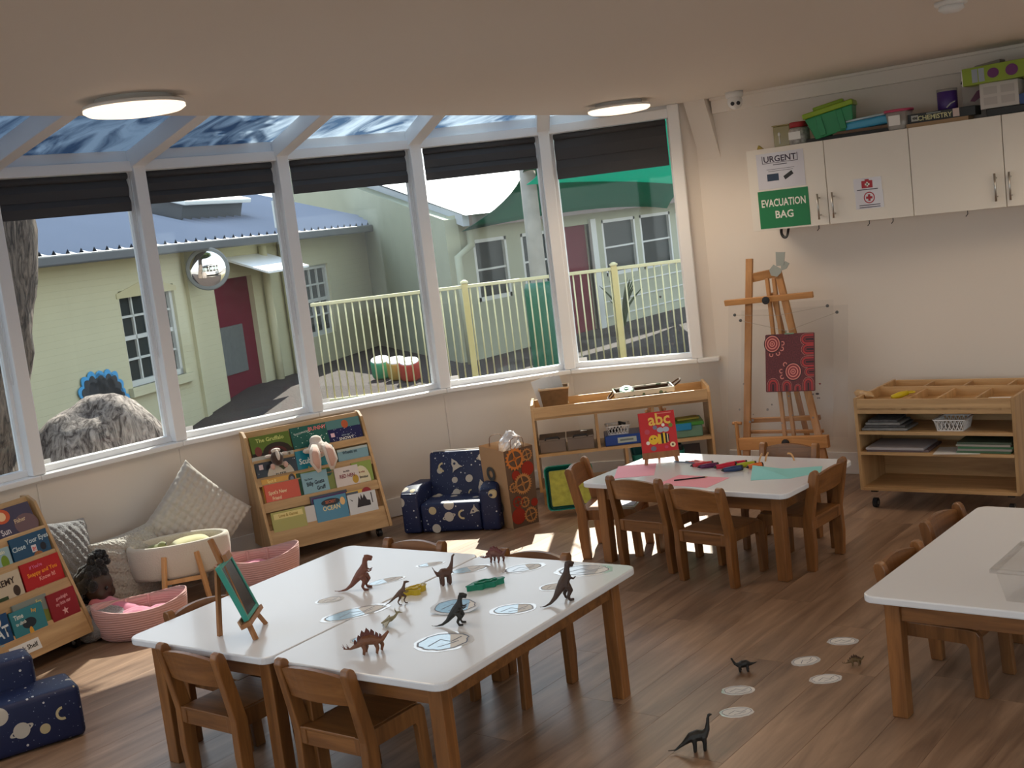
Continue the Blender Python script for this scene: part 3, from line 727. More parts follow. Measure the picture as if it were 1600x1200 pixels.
cr_ = ob('crown', lv, mat('olive_leaf', (.07, .11, .035), .6), TREE, recalc=False); cr_['kind'] = 'stuff'
for k in range(5):
    a = 1.26 * k; ob('branch', MB().tube([(-.08, 0, 3.6), (.2 * math.cos(a), .4 + .5 * math.sin(a), 4.4), (1.2 * math.cos(a), 1.2 + 1.3 * math.sin(a), 5.3)], [.2, .13, .04], 8), M_BARK, TREE, smooth=True)
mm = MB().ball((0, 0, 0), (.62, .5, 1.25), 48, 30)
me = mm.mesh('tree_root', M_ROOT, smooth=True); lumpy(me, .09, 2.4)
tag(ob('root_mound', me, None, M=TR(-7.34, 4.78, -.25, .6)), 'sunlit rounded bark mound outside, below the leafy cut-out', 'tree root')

# ------------------------------------------------------------------ tables
def table(label, M, lx, ly, h):
    t = thing('activity_table', label, 'table', M, 'white-topped kindergarten tables')
    ob('table_top', MB().prism(rrect(-lx / 2, lx / 2, -ly / 2, ly / 2, .045), h - .026, h), M_LAM, t, bevel=.005)
    ix, iy = lx / 2 - .057, ly / 2 - .057; L = .054
    for sx in (-1, 1):
        for sy in (-1, 1):
            x0, x1 = sorted((sx * ix, sx * (ix - L))); y0, y1 = sorted((sy * iy, sy * (iy - L)))
            ob('leg', MB().box(x0, x1, y0, y1, 0, h - .026), M_OAKV, t, bevel=.004)
    for sy in (-1, 1):
        y0, y1 = sorted((sy * (iy - .012), sy * (iy - .034)))
        ob('apron', MB().box(-ix + L, ix - L, y0, y1, h - .10, h - .026), M_OAK, t)
    for sx in (-1, 1):
        x0, x1 = sorted((sx * (ix - .012), sx * (ix - .034)))
        ob('apron', MB().box(x0, x1, -iy + L, iy - L, h - .10, h - .026), M_OAK, t)
    return t
R_ = math.radians
def tm(o, ang, ax, by): return TR(o[0], o[1], 0, R_(ang)) @ Matrix.Translation((ax, by, 0))
T1o, T2o, T3o = (-3.885, 2.495), (-3.665, 5.131), (-1.628, 3.817)
H1T, H2T, H3T = .4956, .4408, .446
table('white table holding the small chalkboard easel, left half of the joined pair', tm(T1o, 2.69, .3665, .6064), .733, 1.2128, H1T)
table('white table covered with toy dinosaurs, right half of the joined pair', tm(T1o, 2.69, 1.1035, .6064), .733, 1.2128, H1T)
table('white table with the red abc book and markers', tm(T2o, -2.93, .593, .3663), 1.186, .7325, H2T)
table('white table at the right edge with the clear plastic box', tm(T3o, -1.63, .37, .602), .74, 1.204, H3T)

# ------------------------------------------------------------------ chairs
def make_chair():
    t = thing('child_chair', 'x', 'chair', group='small wooden chairs round the tables')
    for s in (-1, 1):
        x = s * .15
        pr = [(-.145, 0), (-.10, 0), (-.098, .25), (-.150, .47), (-.158, .488), (-.172, .497), (-.188, .494), (-.196, .478), (-.152, .25), (-.155, .12)]
        prm = [(p[0], p[1]) for p in pr]
        ob('leg', MB().prism(prm, x - .016, x + .016, FR((0, 0, 0), (0, 1, 0), (0, 0, 1))), M_OAKV, t, bevel=.004)
        fr = [(.135, 0), (.18, 0), (.168, .24), (.155, .258), (.13, .262), (-.15, .262), (-.15, .205), (.115, .205), (.125, .19)]
        ob('leg', MB().prism(fr, x * .965 - .012 - s * .022, x * .965 + .012 - s * .022, FR((0, 0, 0), (0, 1, 0), (0, 0, 1))), M_OAKV, t, bevel=.003)
    ob('seat', MB().box(-.118, .118, -.15, .155, .252, .264).box(-.118, .118, .12, .15, .215, .253), M_OAK, t, bevel=.003)
    ob('apron', MB().box(-.134, .134, -.145, -.125, .20, .258), M_OAK, t, bevel=.003)
    bk = MB(); n = 8; vs = []; fs = []
    for i in range(n + 1):
        u = i / n; x = -.136 + .272 * u; c = .016 * 4 * u * (1 - u); top = .468 + .018 * 4 * u * (1 - u)
        for (y, z) in ((-.150 - c, .372), (-.165 - c, .372), (-.190 - c, top), (-.172 - c, top)): vs.append((x, y, z))
    for i in range(n):
        for j in range(4): fs.append((4 * i + j, 4 * i + (j + 1) % 4, 4 * i + 4 + (j + 1) % 4, 4 * i + 4 + j))
    fs += [(0, 1, 2, 3), (4 * n + 3, 4 * n + 2, 4 * n + 1, 4 * n)]
    ob('backrest', bk.add(vs, fs), M_OAK, t)
    return t
CH = make_chair(); first = True
chairs = [
    ('honey-wood chair pushed in at the chalkboard table corner, front left', (-3.49, 2.462), 90, 1.04),
    ('honey-wood chair in front of the stegosaurus, pushed in at the seam', (-2.92, 2.51), 91, 1.04),
    ('honey-wood chair behind the chalkboard, beside the pink rope basket', (-3.945, 2.88), -2, 1.04),
    ('honey-wood chair behind the tall red-brown dinosaur, in front of the armchair', (-3.63, 3.81), -87, 1.04),
    ('honey-wood chair behind the far spiky dinosaur, facing the windows side', (-2.97, 3.80), -88, 1.04),
    ('honey-wood chair nearest the camera at the abc table, left of its neighbour', (-3.302, 5.07), 85, 1.0),
    ('honey-wood chair at the near side of the abc table, by the pink paper', (-2.894, 4.95), 82, 1.0),
    ('honey-wood chair at the left end of the abc table with a sunlit seat', (-3.835, 5.34), 18, 1.0),
    ('honey-wood chair at the right end of the abc table by the teal paper', (-2.425, 5.47), 177, 1.0),
    ('honey-wood chair on the far side of the abc table, before the easel', (-2.845, 5.93), -91, 1.0),
    ('honey-wood chair at the clear-box table, nearer the camera', (-1.675, 4.29), -5.5, .93),
    ('honey-wood chair at the clear-box table, nearer the mobile shelf', (-1.70, 4.85), -6.5, .93)]
for lab, (x, y), a, s in chairs:
    M = TR(x, y, 0, R_(a - 90)) @ Matrix.Diagonal((1, 1, s, 1)) @ Matrix.Translation((0, .185, 0))
    if first: CH.matrix_basis = M; CH['label'] = lab; first = False
    else: dup(CH, M, lab)

# ------------------------------------------------------------------ bookshelves and books
def caster(parent, x, y, z=.07):
    c = ob('caster', MB().box(x - .018, x + .018, y - .014, y + .014, z - .02, z).cyl((x - .012, y, .027), (x + .012, y, .027), .027, n=14), M_BLACK, parent)
    ob('wheel_hub', MB().cyl((x - .0135, y, .027), (x + .0135, y, .027), .011, n=10), M_CHROME, c)
def front_y(z): return -.32 + (z - .07) / .67 * .26
LIPS = [(.615, .04), (.495, .05), (.35, .055), (.195, .125)]     # (lip top, lip height)
def bookshelf(label, M, W):
    t = thing('display_bookshelf', label, 'bookshelf', M, 'slanted birch display bookshelves')
    prf = [(0, .07), (0, .765), (-.045, .765), (front_y(.735) - .03, .735), (-.358, .09), (-.358, .07)]
    for x in (0, W - .018):
        ob('side_panel', MB().prism(prf, x, x + .018, FR((0, 0, 0), (0, 1, 0), (0, 0, 1))), M_BIRCHV, t, bevel=.002)
    def slab(z0, z1, d0, d1): return [(front_y(z0) + d0, z0), (front_y(z1) + d0, z1), (front_y(z1) + d1, z1), (front_y(z0) + d1, z0)]
    ob('back_board', MB().prism(slab(.08, .76, .012, .022), .018, W - .018, FR((0, 0, 0), (0, 1, 0), (0, 0, 1))), M_BIRCH, t)
    ob('base_board', MB().box(.018, W - .018, -.345, 0, .07, .085), M_BIRCH, t)
    for zt, h in LIPS:
        ob('lip', MB().prism(slab(zt - h, zt, -.034, -.022), .018, W - .018, FR((0, 0, 0), (0, 1, 0), (0, 0, 1))), M_BIRCH, t, bevel=.002)
        ob('ledge', MB().box(.018, W - .018, front_y(zt - h) - .022, front_y(zt - h) + .012, zt - h, zt - h + .01), M_BIRCH, t)
    for x in (.06, W - .06):
        for y in (-.27, -.06): caster(t, x, y)
    return t
SLD = Vector((0, .26, .67)).normalized(); BLD = Vector((0, .13, .67)).normalized()
def book_at(SM, W, tier, xc, w, h, back=0., tilt=0., up=0.):
    """cover frame of a book standing in a tier; xc = centre, back = distance behind the lip"""
    zt, lh = LIPS[tier]; z0 = zt - lh + .011 + up + (.0, .0, .016, .016)[tier]
    o = Vector((xc, front_y(z0) - .018 + back * .62, z0))
    return SM @ FR(o, (1, 0, 0), SLD if tier == 0 else BLD) @ Matrix.Rotation(tilt, 4, 'Z')
def book(label, M, w, h, col, title=(), shapes=(), th=.009, rough=.35, cat='book', name='picture_book', pages=True):
    """origin at bottom centre of the front cover, x right, y up, z out"""
    t = thing(name, label, cat, M, 'picture books')
    cm_ = flat('cover_%d_%d_%d' % tuple(col), col, rough, .15)
    cov = ob('cover', MB().box(-w / 2, w / 2, 0, h, -.002, 0).box(-w / 2, w / 2, 0, h, -th, -th + .002).box(-w / 2, -w / 2 + .002, 0, h, -th, 0), cm_, t)
    ob('pages', MB().box(-w / 2 + .003, w / 2 - .003, .002, h - .003, -th + .002, -.002), M_PAPER, t)
    if shapes:
        mb = MB(); mats = []; z = .0004
        for s in shapes:
            k, c = s[0], s[1]
            m = flat('ink_%d_%d_%d' % tuple(c), c)
            if m not in mats: mats.append(m)
            mb.mi(mats.index(m))
            mb = MB(); mats = [m]
            if k == 'e': mb.disc((s[2], s[3]), s[4], z, 20, r2=s[5])
            elif k == 'r': mb.rect(s[2], s[3], s[4], s[5], z)
            elif k == 'p': mb.poly(s[2], z)
            elif k == 'dots':
                rr = random.Random(s[2])
                for _ in range(s[3]): mb.disc((rr.uniform(-w / 2 + .008, w / 2 - .008), rr.uniform(s[4], s[5])), s[6] * rr.uniform(.5, 1.3), z, 6)
            po = ob('cover_picture', mb, mats, t, recalc=False)
            if k == 'dots': po['kind'] = 'stuff'
            z += .00008
    for (s, size, c, x, y, *r) in title:
        text(s, size, flat('ink_%d_%d_%d' % tuple(c), c), t, x, y, .0016, ang=r[0] if r else 0, bold=True, name='title', width=r[1] if len(r) > 1 else None)
    return t
# right-hand bookshelf (under the mirror window)
B2 = FR((-5.88, 4.765, 0), (.42, .9075, 0), (-.9075, .42, 0)); W2 = .765
bookshelf('birch display bookshelf under the window with a bunny plush on it', B2, W2)
D = lambda *a: a
def bk2(label, tier, xc, w, h, col, title=(), shapes=(), back=0., **k):
    return book(label, book_at(B2, W2, tier, xc, w, h, back, up=k.pop('up', 0.)) @ Matrix.Diagonal((1, (1, 1.22, 1.32, 1.22)[tier], 1, 1)), w, h, col, title, shapes, **k)
WHT = (235, 232, 225)
bk2('green picture book with a dark arch, top row left', 0, .155, .25, .155, (96, 118, 48),
    [('The Gruffalo', .034, (200, 205, 120), .0, .125, .0)], [('r', (34, 24, 22), -.125, .125, 0, .05), ('e', (44, 34, 26), .03, .04, .09, .06), ('e', (90, 40, 36), .03, .03, .06, .045), ('e', (25, 18, 18), .03, .02, .045, .04), ('e', (120, 60, 50), -.085, .06, .022, .03)])['label'] = 'green picture book with a dark arch on its cover, top row left'
bk2('teal picture book with white dots and pink BUNNY title, top row middle', 0, .405, .235, .165, (34, 96, 86), [('GOOD NIGHT', .016, (200, 210, 200), -.045, .125, .12), ('BUNNY', .034, (226, 120, 120), .055, .138, .02)], [('dots', (210, 225, 215), 3, 40, .02, .16, .003)])
bk2('navy starry picture book titled SNOWY, top row right', 0, .63, .22, .165, (22, 28, 84), [('SNOWY', .026, WHT, 0, .04), ('and a star', .014, (170, 190, 200), 0, .062), ('STORY TIME', .013, (150, 140, 200), 0, .02)], [('r', (84, 130, 130), -.11, .11, .11, .165), ('e', (190, 90, 50), .01, .13, .022, .026), ('dots', (220, 225, 240), 9, 50, .01, .11, .002), ('r', (230, 190, 200), -.095, -.07, .06, .085)])
bk2('grey-white picture book behind the dark SLEEP book', 1, .145, .26, .135, (176, 176, 166), (), [('dots', (140, 120, 100), 4, 12, .09, .13, .006)], back=.018)
bk2('dark navy picture book with a big cream moon titled SLEEP', 1, .15, .255, .105, (24, 28, 40), [('SLEEP', .026, (50, 44, 34), .02, .03)], [('e', (206, 196, 178), .02, .02, .085, .075), ('p', (70, 78, 44), [(.0, .085), (.05, .07), (.09, .075), (.06, .06), (.04, .05)]), ('r', (216, 190, 190), -.105, -.08, .07, .095), ('dots', (210, 210, 210), 2, 8, .01, .1, .003)])
bk2('bright turquoise picture book half covered by the bunny plush', 1, .40, .245, .125, (14, 128, 150), [('Scuba', .04, (230, 240, 240), -.06, .07), ('sea', .026, (230, 240, 240), .085, .085), ('fun', .03, (200, 190, 90), -.04, .03)])
bk2('pale blue thin book titled in dark letters, second row right', 1, .64, .2, .092, (120, 160, 172), [('Wheels on', .022, (20, 44, 60), -.02, .072)], [('r', (176, 190, 188), -.1, .1, .08, .092)])
bk2('yellow picture book with dark round badge behind the orange one', 2, .15, .225, .125, (212, 156, 40), [('Spot It', .02, (250, 225, 140), -.05, .112)], [('e', (70, 62, 60), .075, .105, .022, .022), ('e', (120, 130, 150), .075, .105, .011, .011)], back=.016)
bk2('orange picture book with cream script title, third row left', 2, .15, .215, .10, (206, 72, 24), [("Spot's New", .024, (245, 215, 170), -.03, .06), ('Friend', .022, (245, 215, 170), -.04, .034)])
bk2('dark green book standing behind the blue goats book', 2, .37, .235, .122, (120, 130, 40), [('zoo', .02, (30, 60, 60), .09, .1)], [('r', (30, 80, 50), -.1175, -.09, 0, .122), ('e', (36, 84, 72), .085, .1, .022, .018)], back=.016)
bk2('light blue picture book titled Billy Goats Gruff', 2, .36, .165, .118, (132, 172, 184), [('The Three', .012, (30, 50, 70), -.04, .086, .05), ('Billy Goats', .026, (24, 36, 52), .0, .066, .06), ('Gruff', .026, (24, 36, 52), .03, .04, .06)])
bk2('cream picture book titled RED HEN in maroon letters', 2, .565, .155, .11, (214, 202, 196), [('the little', .012, (70, 50, 60), 0, .088), ('RED HEN', .024, (130, 40, 54), 0, .066)], [('e', (190, 150, 50), .05, .045, .02, .02)])
bk2('lime green picture book with a cream hill, third row right', 2, .67, .13, .118, (136, 156, 40), [('the wise', .014, (150, 80, 60), -.01, .07), ('dinosaur', .018, (40, 36, 36), 0, .046)], [('e', (222, 214, 180), -.01, .03, .055, .07)], back=.010)
bk2('olive-yellow flat book with a cream title strip, bottom row left', 3, .145, .21, .165, (168, 160, 74), [('Love & Games', .02, (170, 140, 60), 0, .142)], [('r', (226, 210, 140), -.09, .09, .128, .156)])
bk2('white plain booklet between the olive and the OCEAN book', 3, .28, .07, .16, (206, 200, 196), (), (), back=.006)
bk2('dark purple book standing behind the OCEAN book', 3, .415, .235, .20, (52, 56, 74), (), [('r', (84, 40, 96), -.11, .11, .165, .19)], back=.018)
bk2('blue picture book titled OCEAN, bottom row middle', 3, .415, .205, .185, (70, 134, 166), [('SECRET', .02, (196, 110, 70), 0, .158), ('OCEAN', .032, (226, 214, 160), 0, .128)], [('e', (40, 50, 60), .0, .157, .06, .018), ('e', (230, 190, 130), .075, .15, .016, .02)])
bk2('yellow and red book behind the white skyline book', 3, .60, .15, .185, (212, 170, 60), (), [('r', (84, 92, 100), -.075, .0, .15, .18), ('e', (150, 40, 44), .055, .17, .03, .02)], back=.014)
bk2('white picture book with black grass silhouettes, bottom row right', 3, .615, .185, .17, (208, 210, 212), (), [('p', (40, 32, 36), [(-.03, .125), (-.02, .155), (-.012, .135), (-.004, .165), (.004, .14), (.016, .162), (.03, .13), (.05, .125), (.05, .10), (-.04, .10)]), ('r', (40, 32, 36), .06, .066, .11, .162), ('p', (60, 54, 56), [(-.08, .15), (-.065, .135), (-.06, .138)])])
# left-hand bookshelf
B1 = FR((-5.62, 2.46, 0), (-.165, .986, 0), (-.986, -.165, 0)); W1 = .80
bookshelf('birch display bookshelf at the left edge labelled Book Shelf', B1, W1)
def bk1(label, tier, xr, w, h, col, title=(), shapes=(), back=0., **k):
    g_ = (1.05, 1.0, 1.0, 1.25)[tier]
    sh = [tuple(s[:3]) + ([(p[0], p[1] * g_) for p in s[2]],) if False else s for s in shapes]
    return book(label, book_at(B1, W1, tier, W1 - xr - w / 2, w, h, back, up=k.pop('up', 0.)) @ Matrix.Diagonal((1, g_, 1, 1)), w, h, col, title, sh, **k)
bk1('purple-brown story book with an orange fireball, top row', 0, .04, .235, .16, (58, 54, 84), [('Sun', .04, (206, 200, 206), -.07, .05, .05), ('Fisher', .028, (206, 180, 150), .03, .085, .05)], [('e', (200, 84, 44), -.06, .125, .05, .035), ('e', (236, 196, 150), -.06, .125, .026, .022), ('e', (110, 84, 90), .06, .06, .07, .05)])
bk1('wooden-framed book half out of view, top row far left', 0, .30, .2, .15, (96, 76, 66))
bk1('blue picture book titled Close Your Eyes', 1, .03, .225, .15, (28, 78, 112), [('Close', .034, (186, 206, 214), -.07, .095, .05), ('Your Eyes', .034, (186, 206, 214), .045, .115, .05), ('B!', .026, (220, 60, 60), .015, .07)], [('r', (216, 216, 220), .0, .03, .055, .09), ('e', (150, 96, 60), .03, .03, .03, .025), ('e', (30, 36, 48), .07, .07, .018, .02)])
bk1('pale blue picture book with a green tree, second row left', 1, .265, .2, .125, (150, 178, 186), [('Rain', .024, (226, 226, 200), .05, .105)], [('e', (110, 140, 40), .06, .055, .022, .035)])
bk1("red picture book titled If You're Snappy and You Know It", 2, .025, .235, .16, (176, 26, 34), [("If You're", .022, (220, 120, 160), -.03, .132, .04), ('Snappy and You', .028, (240, 150, 40), .0, .10, .04), ('Know It!', .028, (236, 160, 150), .02, .068, .04)], [('e', (210, 190, 170), -.06, .02, .02, .01)])
bk1('cream book titled JEREMY with a round dark emblem', 2, .27, .25, .15, (196, 182, 160), [('JEREMY', .042, (52, 36, 30), .02, .105, .03)], [('e', (60, 46, 38), .085, .055, .02, .026), ('r', (44, 66, 40), -.125, .03, .0, .045)])
bk1('crimson book with white slanting lines, bottom row right end', 3, .03, .17, .175, (140, 28, 42), [('goodnight', .018, (226, 160, 164), .0, .15, .05), ('my little star', .018, (226, 160, 164), .0, .128, .05)], [('p', (226, 170, 170), [(.0, .11), (.006, .1), (.02, .1), (.008, .092), (.012, .08), (.0, .088), (-.012, .08), (-.008, .092), (-.02, .1), (-.006, .1)])])
bk1('grey-green countryside picture book behind the teal one', 3, .19, .2, .185, (128, 138, 134), [('Fox', .022, (216, 200, 130), .05, .165)], [('e', (120, 130, 60), .05, .1, .07, .03)], back=.016)
bk1('teal picture book with a swinging figure, bottom row', 3, .235, .19, .165, (52, 128, 142), [('Time', .026, (220, 230, 226), -.05, .14, .04), ('to climb', .018, (220, 230, 226), -.045, .115, .04), ('Ray', .02, (226, 180, 90), .04, .145)], [('e', (24, 40, 52), .0, .105, .04, .02), ('e', (214, 160, 60), .0, .07, .012, .02)])
bk1('dark blue book titled CAT with a white bubble, bottom row', 3, .435, .2, .175, (24, 72, 118), [('CAT', .062, (214, 222, 226), .03, .105, .04), ('in', .032, (120, 180, 196), .03, .06)], [('e', (216, 206, 196), .02, .15, .04, .026), ('r', (190, 60, 70), -.1, -.06, 0, .12)])
lb = tag(ob('shelf_label', MB().box(-.085, .085, 0, .055, 0, .001), M_PAPER, M=B1 @ FR((W1 - .40, front_y(.10) - .0355, .10), (1, 0, 0), SLD)), 'white printed card reading Book Shelf taped to the left bookshelf', 'label')
text('Book Shelf', .032, M_INK, lb, 0, .027, .0016, bold=True)

# ------------------------------------------------------------------ low storage unit under the corner window
LS = FR((-4.70, 6.135, 0), (.818, .575, 0), (-.575, .818, 0)); LW, LD = 1.14, .36
t = thing('storage_unit', 'open birch storage unit with tray top under the corner window', 'shelf unit', LS)
for x in (0, LW - .018):
    ob('side_panel', MB().prism([(0, .09), (0, .62), (.03, .655), (LD - .02, .655), (LD, .64), (LD, .09)], x, x + .018, FR((0, 0, 0), (0, 1, 0), (0, 0, 1))), M_BIRCHV, t, bevel=.002)
ob('top_board', MB().box(.018, LW - .018, .0, LD, .56, .575), M_BIRCH, t)
ob('tray_front', MB().box(.018, LW - .018, 0, .014, .56, .64), M_BIRCH, t, bevel=.002)
ob('tray_back', MB().box(.018, LW - .018, LD - .014, LD, .56, .64), M_BIRCH, t, bevel=.002)
ob('middle_shelf', MB().box(.018, LW - .018, 0.005, LD, .318, .335), M_BIRCH, t)
ob('bottom_shelf', MB().box(.018, LW - .018, 0.0, LD, .09, .107), M_BIRCH, t)
for x in (.40, .76): ob('divider', MB().box(x, x + .018, .005, LD, .335, .56), M_BIRCHV, t)
ob('divider', MB().box(.57, .588, .005, LD, .107, .318), M_BIRCHV, t)
ob('kick_board', MB().box(.02, LW - .02, .03, .045, .0, .09), M_BIRCH, t)
# ------------------------------------------------------------------ mobile shelf by the north wall
MS = TR(-2.693, 6.453, 0, R_(.1)); MW, MD = .86, .62
t = thing('mobile_storage', 'birch storage trolley on black castors against the wall', 'shelf unit', MS)
for x in (0, MW - .018):
    ob('side_panel', MB().box(x, x + .018, 0, MD, .11, .632), M_BIRCHV, t, bevel=.002)
ob('back_panel', MB().box(.018, MW - .018, MD * .55, MD * .55 + .012, .11, .57), M_BIRCH, t)
for z in (.11, .313, .428): ob('shelf_board', MB().box(.018, MW - .018, .0, MD * .55, z, z + .017), M_BIRCH, t)
ob('tray_base', MB().box(.018, MW - .018, .0, MD, .565, .577), M_BIRCH, t)
ob('tray_front', MB().box(.018, MW - .018, 0, .014, .545, .628), M_BIRCH, t, bevel=.002)
ob('tray_back', MB().box(.018, MW - .018, MD - .014, MD, .545, .628), M_BIRCH, t, bevel=.002)
ob('tray_rail', MB().box(.018, MW - .018, .36, .372, .577, .632), M_BIRCH, t)
for x in (.28, .44, .64): ob('tray_divider', MB().box(x, x + .012, .014, .36, .577, .62), M_BIRCHV, t)
for x in (.24, .46, .70): ob('tray_divider', MB().box(x, x + .012, .372, MD - .014, .577, .62), M_BIRCHV, t)
for x in (.06, MW - .06):
    for y in (.06, MD - .06): caster(t, x, y, .11)

# ------------------------------------------------------------------ wall cabinets
WCX = [-3.44, -2.943, -2.443, -1.939, -1.42, -.90]
CZ0, CZ1, CY = 1.587, 2.075, 6.93
M_CAB = mat('cabinet_melamine', (.78, .74, .68), .4)
def handle(parent, x):
    h = ob('handle', MB().cyl((x, CY - .032, CZ0 + .035), (x, CY - .032, CZ0 + .185), .006, n=10), M_CHROME, parent, smooth=True)
    ob('handle_post', MB().cyl((x, CY - .032, CZ0 + .06), (x, CY, CZ0 + .06), .004, n=8).cyl((x, CY - .032, CZ0 + .16), (x, CY, CZ0 + .16), .004, n=8), M_CHROME, h)
cabs = [((0, 1), 'single-door white wall cabinet at the left end with the green sign'), ((1, 3), 'double-door white wall cabinet with the red cross notice'), ((3, 5), 'white wall cabinet cut off by the right picture edge')]
for (a, b), lab in cabs:
    x0, x1 = WCX[a], WCX[b]
    t = thing('wall_cabinet', lab, 'cabinet', group='white wall cabinets')
    ob('carcass', MB().box(x0 + .001, x1 - .001, CY + .019, YN - .001, CZ0, CZ1), M_CAB, t)
    for k in range(a, b):
        d = ob('door', MB().box(WCX[k] + .0022, WCX[k + 1] - .0022, CY, CY + .018, CZ0, CZ1), M_CAB, t, bevel=.0015)
        if k == 0: handle(d, WCX[1] - .05)
        elif k == 1: handle(d, WCX[1] + .04)
        elif k == 2: handle(d, WCX[3] - .045)
        elif k == 3: handle(d, WCX[3] + .03)
for x in (-3.03, -2.72, -2.58, -2.16):
    tag(ob('cup_hook', MB().tube([(x, CY + .04, CZ0), (x, CY + .04, CZ0 - .02), (x - .008, CY + .03, CZ0 - .032)], .0025, 6), M_BLACK), {-3.03: 'small dark hook under the left cabinet end', -2.72: 'small dark hook under the cross-notice door, left one', -2.58: 'small dark hook under the cross-notice door, right one', -2.16: 'small dark hook under the cabinet door with no notice'}[x], 'hook', 'small hooks under the wall cabinets')

# ------------------------------------------------------------------ blue space armchairs
def space_fabric():
    m, t, n, b = _new('navy_space_print'); L = t.links.new
    tcn = n.new('ShaderNodeTexCoord')
    def vor(scale, rnd_=1., off_=(0, 0, 0)):
        mp = n.new('ShaderNodeMapping'); mp.inputs['Location'].default_value = off_; L(tcn.outputs['Object'], mp.inputs[0])
        v = n.new('ShaderNodeTexVoronoi'); v.inputs['Scale'].default_value = scale; v.inputs['Randomness'].default_value = rnd_; L(mp.outputs[0], v.inputs['Vector']); return v
    def lt(sock, val):
        q = n.new('ShaderNodeMath'); q.operation = 'LESS_THAN'; L(sock, q.inputs[0]); q.inputs[1].default_value = val; return q.outputs[0]
    def mul(a, c):
        q = n.new('ShaderNodeMath'); q.operation = 'MULTIPLY'; L(a, q.inputs[0]); L(c, q.inputs[1]); return q.outputs[0]
    def mix(f, base, col):
        q = n.new('ShaderNodeMixRGB'); L(f, q.inputs[0])
        if isinstance(base, tuple): q.inputs[1].default_value = base
        else: L(base, q.inputs[1])
        q.inputs[2].default_value = col; return q.outputs[0]
    st = vor(26); c = mix(lt(st.outputs['Distance'], .13), (.004, .012, .062, 1), (.55, .56, .58, 1))
    st2 = vor(55, 1., (3, 1, 2)); c = mix(lt(st2.outputs['Distance'], .10), c, (.30, .34, .45, 1))
    pl_ = vor(7.2, .8, (.3, .1, .7)); sel = n.new('ShaderNodeSeparateColor'); L(pl_.outputs['Color'], sel.inputs[0])
    disc_ = lt(pl_.outputs['Distance'], .25)
    c = mix(mul(disc_, lt(sel.outputs[0], .62)), c, (.50, .46, .40, 1))
    pr = vor(7.2, .8, (.315, .115, .71)); cres = n.new('ShaderNodeMath'); cres.operation = 'GREATER_THAN'; L(pr.outputs['Distance'], cres.inputs[0]); cres.inputs[1].default_value = .23
    gt = n.new('ShaderNodeMath'); gt.operation = 'GREATER_THAN'; L(sel.outputs[0], gt.inputs[0]); gt.inputs[1].default_value = .62
    c = mix(mul(mul(disc_, cres.outputs[0]), gt.outputs[0]), c, (.50, .42, .25, 1))
    L(c, b.inputs['Base Color']); b.inputs['Roughness'].default_value = .55; 
    nz = n.new('ShaderNodeTexNoise'); nz.inputs['Scale'].default_value = 6; L(tcn.outputs['Object'], nz.inputs['Vector'])
    bp = n.new('ShaderNodeBump'); bp.inputs['Strength'].default_value = .3; bp.inputs['Distance'].default_value = .01; L(nz.outputs['Fac'], bp.inputs['Height']); L(bp.outputs[0], b.inputs['Normal'])
    return m
M_SPACE = space_fabric()
M_MOTIF = mat('cream_fabric_print', (.50, .47, .42), .7); M_MOTIF2 = mat('pale_blue_fabric_print', (.22, .30, .42), .7)
def rocket(mb, x, y, s, a, M):
    R = M @ Matrix.Translation((x, y, 0)) @ Matrix.Rotation(a, 4, 'Z')
    mb.mi(0).poly([(-.35 * s, -.5 * s), (.35 * s, -.5 * s), (.28 * s, .1 * s), (0, .6 * s), (-.28 * s, .1 * s)], .0012, R).poly([(.3 * s, -.2 * s), (.55 * s, -.6 * s), (.3 * s, -.5 * s)], .0012, R).poly([(-.3 * s, -.2 * s), (-.3 * s, -.5 * s), (-.55 * s, -.6 * s)], .0012, R)
    mb.mi(1).disc((0, .05 * s), .12 * s, .0016, 12, R)
def planet(mb, x, y, r, M, ringed=True):
    mb.mi(0).disc((x, y), r, .0012, 20, M)
    if ringed: mb.ring((x, y), r * 1.15, r * 1.5, .0014, 24, M @ Matrix.Translation((x, y, 0)) @ Matrix.Rotation(.3, 4, 'Z') @ Matrix.Translation((-x, -y, 0)), ky=.32)
def moon(mb, x, y, r, M):
    o = [(x + r * math.cos(t), y + r * math.sin(t)) for t in [PI * .35 + 2 * PI * .65 * k / 14 for k in range(15)]]
    i = [(x + .42 * r + .82 * r * math.cos(t), y + .1 * r + .82 * r * math.sin(t)) for t in [2.0 * PI * .93 - 2 * PI * .50 * k / 10 - .5 for k in range(11)]]
    mb.mi(2).ring((x, y), r * .62, r, .0012, 14, M, PI * .5, PI * 1.6)
S2 = FR((-5.185, 5.35, 0), (.93, .368, 0), (-.368, .93, 0))
t = thing('space_armchair', 'navy space-print foam armchair beside the gear paper bag', 'armchair', S2, 'navy space-print foam seats')
for (x0, x1) in ((0, .115), (.51, .625)):
    ob('armrest', MB().prism([(0, .005), (.36, .005), (.36, .27), (.10, .285), (.02, .265), (0, .24)], x0, x1, FR((0, 0, 0), (0, 1, 0), (0, 0, 1))), M_SPACE, t, bevel=.018, seg=3, smooth=True)
st = ob('seat_cushion', MB().box(.118, .507, .012, .30, .005, .185), M_SPACE, t, bevel=.018, seg=3, smooth=True)
bk_ = ob('backrest', MB().prism([(.24, .15), (.36, .12), (.43, .42), (.34, .445)], .10, .525, FR((0, 0, 0), (0, 1, 0), (0, 0, 1))), M_SPACE, t, bevel=.02, seg=3, smooth=True)
ob('piping', MB().tube(rrect(.115, .51, 0, .01, .002, 1) and [(.125, .335, .44), (.13, .345, .447), (.5, .345, .447), (.505, .335, .44), (.515, .25, .16)], .004, 6), mat('pale_piping', (.55, .52, .48), .6), t)
